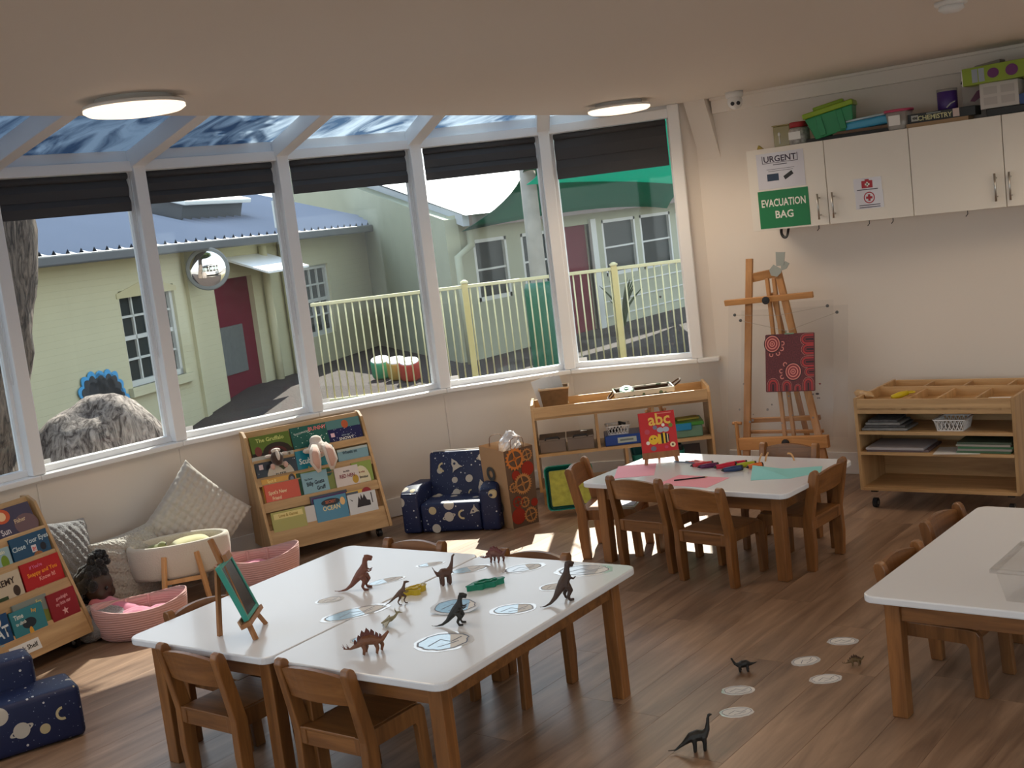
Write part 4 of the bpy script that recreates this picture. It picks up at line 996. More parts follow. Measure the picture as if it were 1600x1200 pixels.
class Mot(list):
    cur = None
    def __getattr__(s, n):
        def call(*a, **k):
            if n == 'mi': s.cur = a[0]; return s
            mb = MB().mi(s.cur or 0); getattr(mb, n)(*a, **k); s.append(mb); return s
        return call
def motifs(ms, par):
    for mb in ms: ob('space_motif', mb, mats3, par, recalc=False)
mats3 = [M_MOTIF, M_SPACE, mat('yellow_fabric_print', (.55, .47, .28), .7)]
FB = FR((.315, .2365, .16), (1, 0, 0), (0, .10, .295)) ; m1 = Mot()
rocket(m1, -.04, .215, .07, .5, FB); rocket(m1, .14, .06, .085, .25, FB); planet(m1, -.03, .035, .024, FB); m1.mi(0).disc((.055, .12), .024, .0012, 18, FB); moon(m1, -.12, .20, .03, FB); moon(m1, .07, .03, .022, FB); planet(m1, .14, .25, .024, FB)
motifs(m1, bk_)
FS = FR((.3125, .0115, .0), (1, 0, 0), (0, 0, 1)); m1 = Mot()
planet(m1, -.01, .10, .03, FS); moon(m1, .08, .11, .03, FS); m1.mi(0).disc((-.1, .03), .028, .0012, 18, FS); rocket(m1, .15, .13, .05, 2.2, FS)
motifs(m1, st)
S1 = FR((-4.392, 2.58, 0), (.33, .944, 0), (-.944, .33, 0)) @ Matrix.Translation((-.62, 0, 0))
t = thing('space_lounger', 'navy space-print foam seat cut by the left picture edge', 'armchair', S1, 'navy space-print foam seats')
f_ = ob('seat_block', MB().box(0, .62, 0, .22, .005, .215), M_SPACE, t, bevel=.022, seg=3, smooth=True)
ob('back_block', MB().box(0, .50, .19, .34, .02, .33), M_SPACE, t, bevel=.022, seg=3, smooth=True)
FS = FR((.5, -.0012, 0), (1, 0, 0), (0, 0, 1)); m1 = Mot()
planet(m1, -.12, .10, .032, FS); moon(m1, .04, .12, .028, FS); m1.mi(0).disc((-.26, .03), .028, .0012, 18, FS); rocket(m1, -.38, .06, .07, .1, FS)
motifs(m1, f_)

# ------------------------------------------------------------------ cushions, baskets, bassinet, doll
def pillow(name, label, M, w, h, th, mt, n=28, disp=None, cat='cushion'):
    vs = []; fs = []
    def sgn(u): return 1 - abs(u) ** 2.6
    for side in (1, -1):
        for j in range(n + 1):
            for i in range(n + 1):
                u, v = 2 * i / n - 1, 2 * j / n - 1
                k = (max(0, sgn(u)) * max(0, sgn(v))) ** .42
                pinch = 1 - .06 * (1 - abs(u)) * 0 - .05 * (u * u) * (1 - v * v) * 0
                x = u * w / 2 * (1 - .07 * (1 - v * v) * abs(u)); y = v * h / 2 * (1 - .07 * (1 - u * u) * abs(v))
                z = side * th / 2 * k
                if disp: z += side * disp(x, y) * min(1, k * 3)
                vs.append((x, y, z))
    N = (n + 1) ** 2
    for s in (0, 1):
        for j in range(n):
            for i in range(n):
                a = s * N + j * (n + 1) + i; q = (a, a + 1, a + n + 2, a + n + 1); fs.append(q if s == 0 else tuple(reversed(q)))
    mb = MB().add(vs, fs); me = mb.mesh(name, mt, smooth=True, recalc=False)
    bm = bmesh.new(); bm.from_mesh(me); bmesh.ops.remove_doubles(bm, verts=bm.verts, dist=1e-5); bm.to_mesh(me); bm.free()
    for p in me.polygons: p.use_smooth = True
    return tag(ob(name, me, None, M=M), label, cat)
M_OAT = mat('oatmeal_wool', (.50, .46, .41), .95, sheen=.4, var=(40, .12))
M_KNIT = mat('oat_chunky_knit', (.48, .45, .40), .95, sheen=.4, bump=(70, 1.0, 'voronoi'))
pillow('waffle_cushion', 'oatmeal waffle-check cushion standing on its corner against the wall', FR((-5.82, 4.30, .33), (.1, .72, .69), (-.25, -.7, .69)), .54, .50, .15, M_OAT, 72,
       lambda x, y: .015 * (abs(math.sin(PI * x / .042)) ** .5 * abs(math.sin(PI * y / .042)) ** .5))
def ridges(x, y):
    s = (x * .5 + y) / .075; return .012 * abs(math.sin(PI * s)) ** .7 + .003 * math.sin(x * 260) * math.sin(y * 260)
pillow('knit_cushion', 'chunky knitted oatmeal cushion behind the bassinet', FR((-5.815, 3.83, .205), (-.12, .99, .02), (-.2, 0, .98)), .46, .40, .17, M_KNIT, 60, ridges)
M_FUR = mat('grey_faux_fur', (.22, .215, .22), 1., sheen=.6, bump=(120, 1.0), var=(14, .35))
def fur(x, y):
    s = (y * .8 + x) / .06; return .010 * abs(math.sin(PI * s)) ** .6 + .007 * NZ.noise(Vector((x * 80, y * 80, 0)))
pillow('fur_cushion', 'grey striped faux-fur cushion between the left bookshelf and the wall', FR((-5.83, 3.42, .29), (-.15, .93, -.2), (-.25, .1, .95)), .44, .58, .17, M_FUR, 64, fur)
pillow('fur_throw', 'crumpled grey faux-fur throw on the floor under the doll', TR(-5.55, 3.36, .075, .6), .42, .30, .14, M_FUR, 48, lambda x, y: .02 * NZ.noise(Vector((x * 14, y * 14, 3))) + .006 * NZ.noise(Vector((x * 90, y * 90, 0))), 'throw')

def rope_mat(name, c):
    return mat(name, c, .9, bump=(26, .35, 'Z'), sheen=.2)
M_PINKR = rope_mat('pink_cotton_rope', (.62, .36, .34)); M_PINKC = mat('pink_baby_blanket', (.60, .20, .30), .9, sheen=.4, var=(9, .15))
def rope_basket(label, M, a, b_, h, blab, swoop=.05):
    t = thing('rope_basket', label, 'basket', M, 'pink rope doll baskets')
    n = 40; rings = []
    prof = [(.55, 0), (.72, .0), (.86, .02), (.94, .06), (1.0, .12), (1.03, .17)]
    vs = []; fs = []
    lev = [(.0, .004), (.5, .002), (.78, .0), (.88, .02), (.94, .055), (.98, .10), (1.0, .135), (1.01, .165), (.985, .168), (.97, .135), (.94, .09), (.86, .03), (.5, .014), (.0, .014)]
    for (r, z) in lev:
        for j in range(n):
            ang = 2 * PI * j / n; zz = z / .165 * h
            if z > .05: zz += swoop * (abs(math.cos(ang)) ** 2.2) * (z - .05) / .115
            vs.append((a * r * math.cos(ang), b_ * r * math.sin(ang), zz))
    k = len(lev); fs = [(i * n + j, i * n + (j + 1) % n, (i + 1) * n + (j + 1) % n, (i + 1) * n + j) for i in range(k - 1) for j in range(n)]
    ob('basket_shell', MB().add(vs, fs), M_PINKR, t, smooth=True)
    for s in (-1, 1):
        pts = [(s * a * .25, s * 0 + b_ * .99 * 1, h * .8), (s * a * .3, b_ * 1.02, h + .012), (s * a * .3, b_ * .9, h * .7)]
        ob('strap', MB().tube([(s * .12 * a * 2, b_ * .955, h * 1.0), (s * .12 * a * 2, b_ * .93, h * .6), (s * .13 * a * 2, b_ * .86, h * .25)], .009, 6), mat('pale_pink_strap', (.62, .38, .36), .8), t)
    bl = MB(); gn_ = 22; vs = []
    for j in range(gn_ + 1):
        for i in range(gn_ + 1):
            u, v = 2 * i / gn_ - 1, 2 * j / gn_ - 1
            x, y = u * math.sqrt(1 - v * v / 2), v * math.sqrt(1 - u * u / 2); rr = x * x + y * y
            vs.append((x * a * .9, y * b_ * .9, h * .55 + .035 * (1 - rr) + .03 * NZ.noise(Vector((x * 2.4, y * 2.4, a * 9))) * (1 - rr * .6)))
    bl.add(vs, [(j * (gn_ + 1) + i, j * (gn_ + 1) + i + 1, (j + 1) * (gn_ + 1) + i + 1, (j + 1) * (gn_ + 1) + i) for j in range(gn_) for i in range(gn_)])
    bo_ = ob('baby_blanket', bl, M_PINKC, M=M.copy(), smooth=True); s = bo_.modifiers.new('t', 'SOLIDIFY'); s.thickness = .012; s.offset = -1
    tag(bo_, blab, 'blanket', 'pink doll blankets')
rope_basket('pink rope doll basket beside the doll, nearer the left bookshelf', TR(-5.31, 3.52, 0, 1.05), .235, .16, .15, 'pink blanket inside the rope basket beside the doll', .035)
rope_basket('pink rope doll basket behind the chalkboard easel, by the right bookshelf', TR(-5.34, 4.33, 0, .9), .23, .155, .16, 'pink blanket inside the rope basket behind the chalkboard', .04)
# bassinet
BM = TR(-5.585, 4.0, 0, math.atan2(.42, .30))
t = thing('doll_bassinet', 'cream oval bassinet on a wooden stand between the pink baskets', 'bassinet', BM)
lev = [(.0, .15), (.93, .15), (.97, .17), (1.0, .25), (1.0, .315), (.985, .33), (.93, .335), (.88, .325), (.86, .28), (.84, .22), (.0, .21)]
n = 44; vs = [(.275 * r * math.cos(2 * PI * j / n), .155 * r * math.sin(2 * PI * j / n), z) for r, z in lev for j in range(n)]
ob('fabric_shell', MB().add(vs, [(i * n + j, i * n + (j + 1) % n, (i + 1) * n + (j + 1) % n, (i + 1) * n + j) for i in range(len(lev) - 1) for j in range(n)]), mat('cream_boucle', (.62, .56, .47), .95, sheen=.4, bump=(160, .4)), t, smooth=True)
M_PINE = wood('pale_pine', srgb(190, 140, 90), srgb(222, 176, 122), 2, 7, .45)
for sx in (-1, 1):
    for sy in (-1, 1):
        ob('leg', MB().bar((sx * .12, sy * .185, 0), (sx * .085, sy * .148, .28), .026, .02), M_PINE, t, bevel=.004)
    ob('cross_bar', MB().bar((sx * .1, -.165, .138), (sx * .1, .165, .138), .018, .024), M_PINE, t)
for sy in (-1, 1): ob('side_rail', MB().bar((-.1, sy * .16, .14), (.1, sy * .16, .14), .016, .022), M_PINE, t)
tt = thing('soft_toy', 'small olive-green soft toy lying at the near end of the bassinet', 'soft toy', BM @ Matrix.Translation((-.13, .02, .232)))
tb = MB().ball((0, 0, .05), (.05, .04, .04)).ball((.045, 0, .075), (.026, .024, .024)).ball((-.03, .03, .04), .02).ball((-.03, -.03, .04), .02)
ob('toy_body', remesh(tb, 'toy', .007), None, tt).data.materials.append(mat('olive_plush', (.22, .24, .10), .95, sheen=.5))
for sy in (-1, 1): ob('eye', MB().ball((.065, sy * .012, .083), .004, 8, 6), M_BLACK, tt)
pillow('yellow_doll_pillow', 'pale yellow little pillow inside the bassinet', BM @ TR(.07, .02, .285, .2), .22, .16, .09, mat('pale_yellow_cloth', (.60, .56, .30), .9, sheen=.3), 20)
# doll
DM = TR(-5.62, 3.475, .16, .55, .0, .25) @ Matrix.Scale(1.35, 4)
t = thing('doll', 'dark-skinned doll with black curly bun lying over the pink basket edge', 'doll', DM)
M_SKIN = mat('dark_vinyl_skin', (.045, .025, .017), .5); M_HAIR = mat('black_curly_hair', (.008, .008, .009), .9, bump=(90, 1.0), sheen=.2)
hb = MB().ball((0, 0, .055), (.058, .062, .062), 20, 14).ball((.052, -.012, .045), (.014, .012, .012)).ball((.035, -.032, .035), .024).ball((.04, .02, .03), .026).ball((.046, -.008, .022), (.014, .018, .007)).cyl((.0, 0, .02), (.03, -.02, -.04), .026)
hh = ob('head', remesh(hb, 'doll_head', .006), None, t); hh.data.materials.append(M_SKIN)
for sy in (-.034, .008): ob('eye', MB().ball((.052, sy, .062), (.006, .008, .008), 8, 6), M_BLACK, hh)
r_ = random.Random(11); hr = MB()
for k in range(90):
    u = r_.uniform(0, 2 * PI); v = r_.uniform(-.25, 1); x, y, z = math.cos(u) * math.sqrt(1 - v * v), math.sin(u) * math.sqrt(1 - v * v), v
    if x > .35 and v < .72: continue
    hr.ball((-.012 + .06 * x, .06 * y, .062 + .062 * z), r_.uniform(.015, .022), 6, 5)
for k in range(60):
    u = r_.uniform(0, 2 * PI); v = r_.uniform(-1, 1); s = math.sqrt(1 - v * v)
    hr.ball((-.01 + .036 * s * math.cos(u), .02 + .04 * s * math.sin(u), .145 + .032 * v), r_.uniform(.008, .013), 6, 5)
for k in range(40):
    hr.ball((-.07 + r_.uniform(-.03, .03), -.03 + r_.uniform(-.05, .05), .02 + r_.uniform(-.04, .04)), r_.uniform(.015, .022), 6, 5)
ob('hair', hr, M_HAIR, t, smooth=True)
ob('dress', remesh(MB().tube([(.0, -.005, .0), (.05, -.02, -.03), (.16, -.02, -.05), (.24, -.02, -.055)], [.04, .055, .06, .05], 14), 'doll_dress', .009), None, t).data.materials.append(M_PINKC)

# plush animals on the right bookshelf
M_PLUSH = mat('cream_plush', (.70, .60, .52), .95, sheen=.7, bump=(150, .4)); M_PEACH = mat('peach_plush', (.62, .38, .30), .95, sheen=.6)
zt, lh = LIPS[1]
PM = B2 @ FR(Vector((.415, front_y(.60) - .075, .60)), (1, 0, 0), SLD)
t = thing('bunny_plush', 'cream bunny plush with long drooping ears on the right bookshelf', 'soft toy', PM)
bb_ = MB().ball((0, .0, .0), (.062, .055, .05), 18, 12).ball((0, .055, .0), (.04, .035, .035), 14, 10).ball((-.07, .0, .01), (.03, .018, .018)).ball((.07, .0, .0), (.025, .02, .02))
ob('head', remesh(bb_, 'bunny_head', .007), None, t).data.materials.append(M_PLUSH)
for sx in (-1, 1):
    e = ob('ear', MB().tube([(sx * .03, .02, .05), (sx * .045, -.03, .065), (sx * .052, -.09, .06), (sx * .04, -.15, .05)], [.018, .034, .036, .012], 14, sq=(1, .4)), M_PLUSH, t, smooth=True)
    ob('inner_ear', MB().tube([(sx * .036, .0, .068), (sx * .047, -.04, .079), (sx * .051, -.09, .073), (sx * .042, -.13, .060)], [.010, .022, .023, .008], 12, sq=(1, .25)), M_PEACH, e, smooth=True)
ob('nose', MB().ball((0, -.035, .05), (.012, .008, .008)), M_PEACH, t)
PM = B2 @ FR(Vector((.155, front_y(.585) - .055, .59)), (1, 0, 0), SLD)
t = thing('cow_plush', 'small brown and white cow plush head over the SLEEP book', 'soft toy', PM)
cb = MB().ball((0, 0, .02), (.04, .045, .035), 16, 12).ball((0, -.03, .03), (.026, .022, .024))
ob('head', remesh(cb, 'cow_head', .006), None, t).data.materials.append(mat('dark_brown_plush', (.06, .03, .02), .95, sheen=.5))
ob('blaze', MB().ball((0, .01, .05), (.012, .035, .01)).ball((0, .045, .03), (.03, .014, .02)), M_PLUSH, t, smooth=True)
for sx in (-1, 1):
    ob('ear', MB().ball((sx * .05, .02, .02), (.022, .010, .01)), M_PLUSH, t, smooth=True)
    ob('foot', MB().ball((sx * .04, -.05, .03), (.015, .02, .012)), M_PEACH, t, smooth=True)

# ------------------------------------------------------------------ paper carrier bag
BGM = FR((-4.545, 5.63, 0), (.30, .954, 0), (-.954, .30, 0)); bw, bd, bh = .19, .25, .48
M_KRAFT = mat('kraft_paper', (.42, .26, .14), .7, var=(8, .08)); M_GEARBG = mat('dark_kraft_print', (.13, .085, .06), .6)
t = thing('paper_bag', 'tall kraft paper carrier bag printed with gears beside the armchair', 'bag', BGM)
sk_ = .012
def quad(p, q, r, s): return [p, q, r, s]
bagv = [(0, 0, 0), (bw, 0, 0), (bw, bd, 0), (0, bd, 0), (-.015, -.01, bh), (bw + .01, -.01, bh), (bw + .01, bd * .9, bh + .02), (-.03, bd * .92, bh + .02)]
ob('front_panel', MB().add(bagv, [(0, 1, 5, 4)]), M_GEARBG, t, recalc=False)
ob('bag_body', MB().add(bagv, [(1, 2, 6, 5), (2, 3, 7, 6), (3, 0, 4, 7), (0, 3, 2, 1)]), M_KRAFT, t, recalc=False)
GF = FR((0, -.002, 0), (1, 0, 0), (0, -.021, 1))
def gear(mb, x, y, r, teeth, M, k, hub=True, z=.002):
    pts = []
    for j in range(teeth * 4):
        a = 2 * PI * j / (teeth * 4); rr = r if (j % 4) in (0, 1) else r * .86; pts.append((x + rr * math.cos(a), y + rr * math.sin(a)))
    inner = [(x + r * .68 * math.cos(2 * PI * j / (teeth * 4)), y + r * .68 * math.sin(2 * PI * j / (teeth * 4))) for j in range(teeth * 4)]
    N = len(pts); mb.mi(k).add([(p[0], p[1], z) for p in pts + inner], [(j, (j + 1) % N, N + (j + 1) % N, N + j) for j in range(N)], M)
    if hub:
        mb.disc((x, y), r * .2, z, 12, M)
        for a in range(4): mb.stroke([(x, y), (x + r * .7 * math.cos(a * PI / 2 + .2), y + r * .7 * math.sin(a * PI / 2 + .2))], r * .12, z, M)
gm = [mat('print_tan', srgb(188, 138, 88), .6), mat('print_orange', srgb(206, 128, 62), .6), mat('print_rust', srgb(150, 44, 30), .6), mat('print_slate', srgb(70, 72, 72), .6)]
gears = [(.035, .42, .07, 18, 1), (.15, .43, .04, 14, 0), (.10, .26, .066, 26, 0), (.03, .25, .033, 12, 0), (.10, .145, .035, 14, 0), (.135, .06, .05, 18, 0), (.05, .155, .04, 14, 2)]
for gx_, gy_, r, tn, k in gears:
    mb = MB(); gear(mb, min(max(gx_, r * .85), bw - r * .6), gy_, r, tn, GF, k); ob('printed_gear', mb, gm, t, recalc=False)
for gx_, gy_, r in ((.145, .345, .045), (.055, .32, .03), (.045, .07, .05), (.17, .13, .025)):
    ob('printed_disc', MB().mi(2).disc((gx_, gy_), r, .0015, 24, GF), gm, t, recalc=False)
SF = FR((-.004, bd, 0), (0, -1, 0), (-.045, 0, 1))
ob('printed_disc', MB().mi(3).ring((bd * .42, .33), .022, .045, .003, 20, SF).rect(bd * .30, bd * .55, .22, .26, .003, SF), gm, t, recalc=False)
ob('printed_disc', MB().mi(3).ring((bd * .55, .13), .03, .05, .003, 20, SF).rect(bd * .40, bd * .7, .19, .205, .003, SF), gm, t, recalc=False)
for y in (0.0, bd * .9):
    ob('handle', MB().tube(smoothpts([(bw * .25, y, bh), (bw * .3, y, bh + .06), (bw * .7, y, bh + .06), (bw * .75, y, bh)], 4), .0025, 5), mat('twisted_paper_handle', (.18, .10, .06), .8), t)
r_ = random.Random(4); cm_ = MB().ball((0, 0, 0), (.07, .06, .085), 22, 16).mesh('plastic_bag', mat('crumpled_clear_film', (.62, .62, .65), .12, spec=1., coat=.6), smooth=False)
lumpy(cm_, .018, 26); lumpy(cm_, .008, 60)
tag(ob('crumpled_film', cm_, None, M=BGM @ Matrix.Translation((.13, .12, bh + .0))), 'crumpled clear plastic film sticking out of the paper bag', 'plastic bag')
# loose paper on the floor in the sun behind the dinosaur table is only sunlight: nothing there
# ------------------------------------------------------------------ teal trays beside the storage unit
def tray(label, M, w, d, h, mt, cat='tray'):
    t = thing('plastic_tray', label, cat, M, 'teal plastic trays')
    mb = MB(); th = .006
    o = rrect(-w / 2, w / 2, -d / 2, d / 2, .03, 3); i = rrect(-w / 2 + th, w / 2 - th, -d / 2 + th, d / 2 - th, .026, 3)
    ob_ = rrect(-w / 2 * .9, w / 2 * .9, -d / 2 * .9, d / 2 * .9, .03, 3); N = len(o)
    vs = [(p[0], p[1], 0) for p in ob_] + [(p[0], p[1], h) for p in o] + [(p[0], p[1], h) for p in i] + [(p[0] * .9, p[1] * .9, th) for p in i]
    fs = [tuple(reversed(range(N))), tuple(range(3 * N, 4 * N))]
    for a in range(3): fs += [(a * N + j, a * N + (j + 1) % N, (a + 1) * N + (j + 1) % N, (a + 1) * N + j) for j in range(N)]
    ob('tray_shell', mb.add(vs, fs), mt, t); return t
M_TEAL = mat('teal_plastic', (.01, .20, .17), .35)
# leaning tray seen face-on under the storage unit
trm = FR((-4.40, 6.05, .155), (.80, .6, 0), (-.2, .28, .94))
tray('teal tray leaning on the storage unit behind the sunlit chair', trm, .30, .28, .07, M_TEAL)
tag(ob('puzzle_board', MB().prism(rrect(-.12, .12, -.11, .11, .01), .045, .052), mat('lime_puzzle_print', (.38, .40, .06), .5, var=(26, .6)), M=trm), 'lime-yellow patterned play mat inside the leaning teal tray', 'play mat')
tray('dark teal tub on the bottom shelf of the storage unit', LS @ TR(.78, .18, .108), .34, .28, .15, M_TEAL)
# ------------------------------------------------------------------ things on the storage unit
M_WICK = mat('honey_wicker', (.45, .25, .11), .7, bump=(110, 1.0, 'X'), var=(30, .35)); M_WICKD = mat('dark_wicker', (.16, .075, .035), .7, bump=(120, 1.0, 'X'), var=(40, .4))
def wbasket(name, label, M, w, d, h, fl, mt, rim=None, cat='basket'):
    t = thing(name, label, cat, M)
    mb = MB(); th = .008
    def rc(s): return [(-w / 2 * s, -d / 2 * s), (w / 2 * s, -d / 2 * s), (w / 2 * s, d / 2 * s), (-w / 2 * s, d / 2 * s)]
    o0, o1 = rc(fl), rc(1.0); i1 = [(p[0] - math.copysign(th, p[0]), p[1] - math.copysign(th, p[1])) for p in o1]; i0 = [(p[0] - math.copysign(th, p[0]), p[1] - math.copysign(th, p[1])) for p in o0]
    vs = [(*p, 0) for p in o0] + [(*p, h) for p in o1] + [(*p, h) for p in i1] + [(*p, th) for p in i0]
    fs = [(3, 2, 1, 0), (12, 13, 14, 15)]
    for a in range(3): fs += [(a * 4 + j, a * 4 + (j + 1) % 4, (a + 1) * 4 + (j + 1) % 4, (a + 1) * 4 + j) for j in range(4)]
    ob('basket_body', mb.add(vs, fs), mt, t, bevel=.003)
    if rim: ob('rim', MB().tube([(*p, h) for p in o1 + [o1[0]]], .007, 8), rim, t, smooth=True)
    return t
M_WIRE = mat('pale_cane_rim', (.60, .42, .26), .6)
wm = LS @ TR(.16, .18, .576)
wbasket('wicker_basket', 'honey wicker basket of white sheets on the storage unit', wm, .19, .17, .16, .78, M_WICK, M_WIRE)
for k in range(4):
    tag(ob('acrylic_sheet', MB().box(-.05, .05, -.0015, .0015, 0, .2), mat('milky_acrylic', (.66, .68, .70), .3), M=wm @ TR(-.045 + .028 * k, -.03 + .02 * k, .03, .15, R_(3 * k - 4), R_(-14))), ['white plastic sheet standing in the wicker basket, leftmost', 'white plastic sheet standing in the wicker basket, second from left', 'white plastic sheet standing in the wicker basket, third from left', 'white plastic sheet standing in the wicker basket, rightmost'][k], 'sheet', 'white sheets in the wicker basket')
bm_ = LS @ TR(.73, .17, .576, .05)
t = wbasket('lined_basket', 'dark wicker basket with a leaf-print lining on the storage unit', bm_, .37, .21, .085, .86, M_WICKD)
def leafprint():
    m, tr_, n, b = _new('leaf_print_cotton'); tcn = n.new('ShaderNodeTexCoord'); v = n.new('ShaderNodeTexVoronoi'); v.inputs['Scale'].default_value = 26; tr_.links.new(tcn.outputs['Object'], v.inputs['Vector'])
    c = n.new('ShaderNodeValToRGB'); c.color_ramp.interpolation = 'CONSTANT'; c.color_ramp.elements[0].color = (.10, .15, .09, 1); c.color_ramp.elements[1].position = .33; c.color_ramp.elements[1].color = (.60, .57, .50, 1)
    tr_.links.new(v.outputs['Distance'], c.inputs[0]); tr_.links.new(c.outputs[0], b.inputs['Base Color']); b.inputs['Roughness'].default_value = .85; return m
ln = MB(); w_, d_ = .372, .212
for (x0, x1, y0, y1) in ((-w_ / 2, w_ / 2, -d_ / 2 - .006, -d_ / 2 + .004), (-w_ / 2, w_ / 2, d_ / 2 - .004, d_ / 2 + .006), (-w_ / 2 - .006, -w_ / 2 + .004, -d_ / 2, d_ / 2), (w_ / 2 - .004, w_ / 2 + .006, -d_ / 2, d_ / 2)): ln.box(x0, x1, y0, y1, .062, .095)
ob('lining', ln, leafprint(), t, bevel=.003)
ob('handle', MB().tube(smoothpts([(w_ / 2, -.06, .085), (w_ / 2 + .05, -.04, .115), (w_ / 2 + .055, .03, .12), (w_ / 2, .06, .085)], 4), .006, 6), M_WICKD, t, smooth=True)
ob('handle', MB().tube(smoothpts([(-w_ / 2, -.06, .085), (-w_ / 2 - .04, -.05, .05), (-w_ / 2 - .04, .03, .05), (-w_ / 2, .06, .085)], 4), .006, 6), M_WICKD, t, smooth=True)
tag(ob('tape_roll', MB().ring((0, 0), .018, .036, 0, 24).ring((0, 0), .018, .036, .022, 24).tube([(.036 * math.cos(a * PI / 12), .036 * math.sin(a * PI / 12), .011) for a in range(25)], .009, 6), mat('mint_tape', (.40, .62, .52), .4), M=bm_ @ TR(-.11, -.03, .085, 0, .5)), 'mint green tape roll in the lined basket', 'tape')
tag(ob('wool_ball', MB().ball((0, 0, 0), (.05, .045, .04), 18, 12), mat('grey_wool', (.20, .21, .22), .95, bump=(60, .8)), M=bm_ @ TR(-.10, .035, .075), smooth=True), 'grey wool ball in the lined basket', 'wool ball')
def clipbox(label, x, w):
    t = thing('clip_box', label, 'box', LS @ TR(x, .14, .336), 'grey boxes with black handles')
    ob('box_body', MB().box(-w / 2, w / 2, -.11, .11, 0, .078), mat('grey_brown_card', (.20, .16, .14), .7), t, bevel=.004)
    ob('lid', MB().box(-w / 2 - .003, w / 2 + .003, -.113, .113, .078, .088), mat('taupe_card_lid', (.24, .20, .175), .7), t, bevel=.003)
    ob('handle', MB().tube([(-.045, -.115, .086), (-.04, -.125, .098), (.04, -.125, .098), (.045, -.115, .086)], .006, 6), M_BLACK, t)
clipbox('grey lidded box with black handle, left end of the middle shelf', .115, .165); clipbox('grey lidded box with black handle, right beside its twin', .295, .17)
t = thing('blue_box', 'blue plastic box with a paper label on the storage shelf', 'box', LS @ TR(.575, .15, .336))
ob('box_body', MB().box(-.125, .125, -.12, .1, 0, .065), mat('cobalt_plastic', (.01, .06, .30), .35), t, bevel=.006)
lo = ob('paper_label', MB().box(-.045, .075, -.1212, -.1202, .015, .05), mat('label_pale_green', (.42, .50, .48), .5), t)
ob('text_line', MB().box(-.03, .055, -.1216, -.1213, .027, .039), mat('faded_ink', (.16, .2, .2), .6), lo)
def lattice(label, M, w, d, h):
    t = thing('lattice_basket', label, 'basket', M, 'small white lattice baskets')
    mb = MB().box(-w * .42, w * .42, -d * .42, d * .42, 0, .004)
    def side(p, q, p2, q2):
        N = 7
        for k in range(N + 1):
            a = Vector(p).lerp(Vector(q), k / N); b1 = Vector(p2).lerp(Vector(q2), min(1, (k + 1) / N)); b0 = Vector(p2).lerp(Vector(q2), max(0, (k - 1) / N))
            mb.bar(a, b1, .004, .003); mb.bar(a, b0, .004, .003)
        mb.bar(p2, q2, .012, .006)
        mb.bar(p, q, .008, .006)
    lo_ = [(-w * .42, -d * .42, 0), (w * .42, -d * .42, 0), (w * .42, d * .42, 0), (-w * .42, d * .42, 0)]; hi_ = [(-w / 2, -d / 2, h), (w / 2, -d / 2, h), (w / 2, d / 2, h), (-w / 2, d / 2, h)]
    for k in range(4): side(lo_[k], lo_[(k + 1) % 4], hi_[k], hi_[(k + 1) % 4])
    ob('lattice', mb, M_WHITEP, t); return t
lattice('small white lattice basket of black bits on the blue box', LS @ TR(.54, .12, .402), .15, .12, .055)
for k in range(5):
    tag(ob('black_clip', MB().box(-.035, .035, -.01, .01, 0, .014), M_BLACK, M=LS @ TR(.51 + .015 * k, .10 + .012 * k, .412 + .010 * k, .5 * k, .25)), ['lowest black clip in the lattice basket on the blue box', 'black clip second from the bottom of the lattice basket', 'middle black clip of the heap in the lattice basket', 'black clip second from the top of the lattice basket', 'topmost black clip in the lattice basket on the blue box'][k], 'clip', 'black clips in the lattice basket')
t = thing('craft_box', 'clear craft box with green lid and blue clasp on the storage shelf', 'box', LS @ TR(.955, .15, .336))
ob('box_body', MB().box(-.12, .12, -.11, .1, 0, .075), mat('frosted_green_plastic', (.16, .30, .22), .25), t, bevel=.008)
ob('lid', MB().box(-.13, .13, -.12, .11, .075, .10), mat('leaf_green_plastic', (.06, .26, .04), .35), t, bevel=.006)
ob('clasp', MB().box(-.05, .05, -.126, -.112, .05, .095), mat('clasp_blue', (.02, .25, .50), .35), t, bevel=.004)
tag(ob('yellow_pad', MB().box(-.07, .07, -.04, .04, 0, .012), mat('mustard_card', (.40, .32, .05), .6), M=LS @ TR(.99, .15, .437, .15)), 'mustard yellow pad lying on the green craft box lid', 'pad')
tag(ob('red_block', MB().box(-.02, .02, -.014, .014, 0, .018), mat('toy_red', (.35, .02, .02), .5), M=LS @ TR(.87, .12, .437, .3), bevel=.003), 'small red block on the green craft box lid', 'block')
tag(ob('dark_folder', MB().box(-.08, .08, -.012, .012, 0, .16), mat('dark_folder_card', (.09, .07, .07), .6), M=LS @ TR(.98, .16, .108, 0, -.3)), 'dark folder leaning on the bottom shelf of the storage unit', 'folder')

# ------------------------------------------------------------------ wooden easel by the north wall
t = thing('painting_easel', 'tall wooden A-frame easel with clear panels by the wall', 'easel')
def ey(z): return 6.70 + .21 * z      # front plane of the easel leans back
M_EAS = wood('easel_beech', srgb(168, 116, 66), srgb(206, 152, 96), 2, 7, .42); M_EASH = wood('easel_beech_cross', srgb(168, 116, 66), srgb(206, 152, 96), 0, 7, .42)
def ebar(name, x0, z0, x1, z1, w, d=.02, dy=0., m=M_EAS): return ob(name, MB().bar((x0, ey(z0) + dy, z0), (x1, ey(z1) + dy, z1), w, d, up=(0, 1, .2)), m, t, bevel=.003)
ebar('front_leg', -3.535, 0, -3.515, 1.42, .045)
ebar('front_leg', -2.965, 0, -3.325, 1.335, .045)
ebar('centre_post', -3.275, .26, -3.405, 1.29, .024, dy=.02); ebar('centre_post', -3.215, .26, -3.36, 1.29, .024, dy=.02)
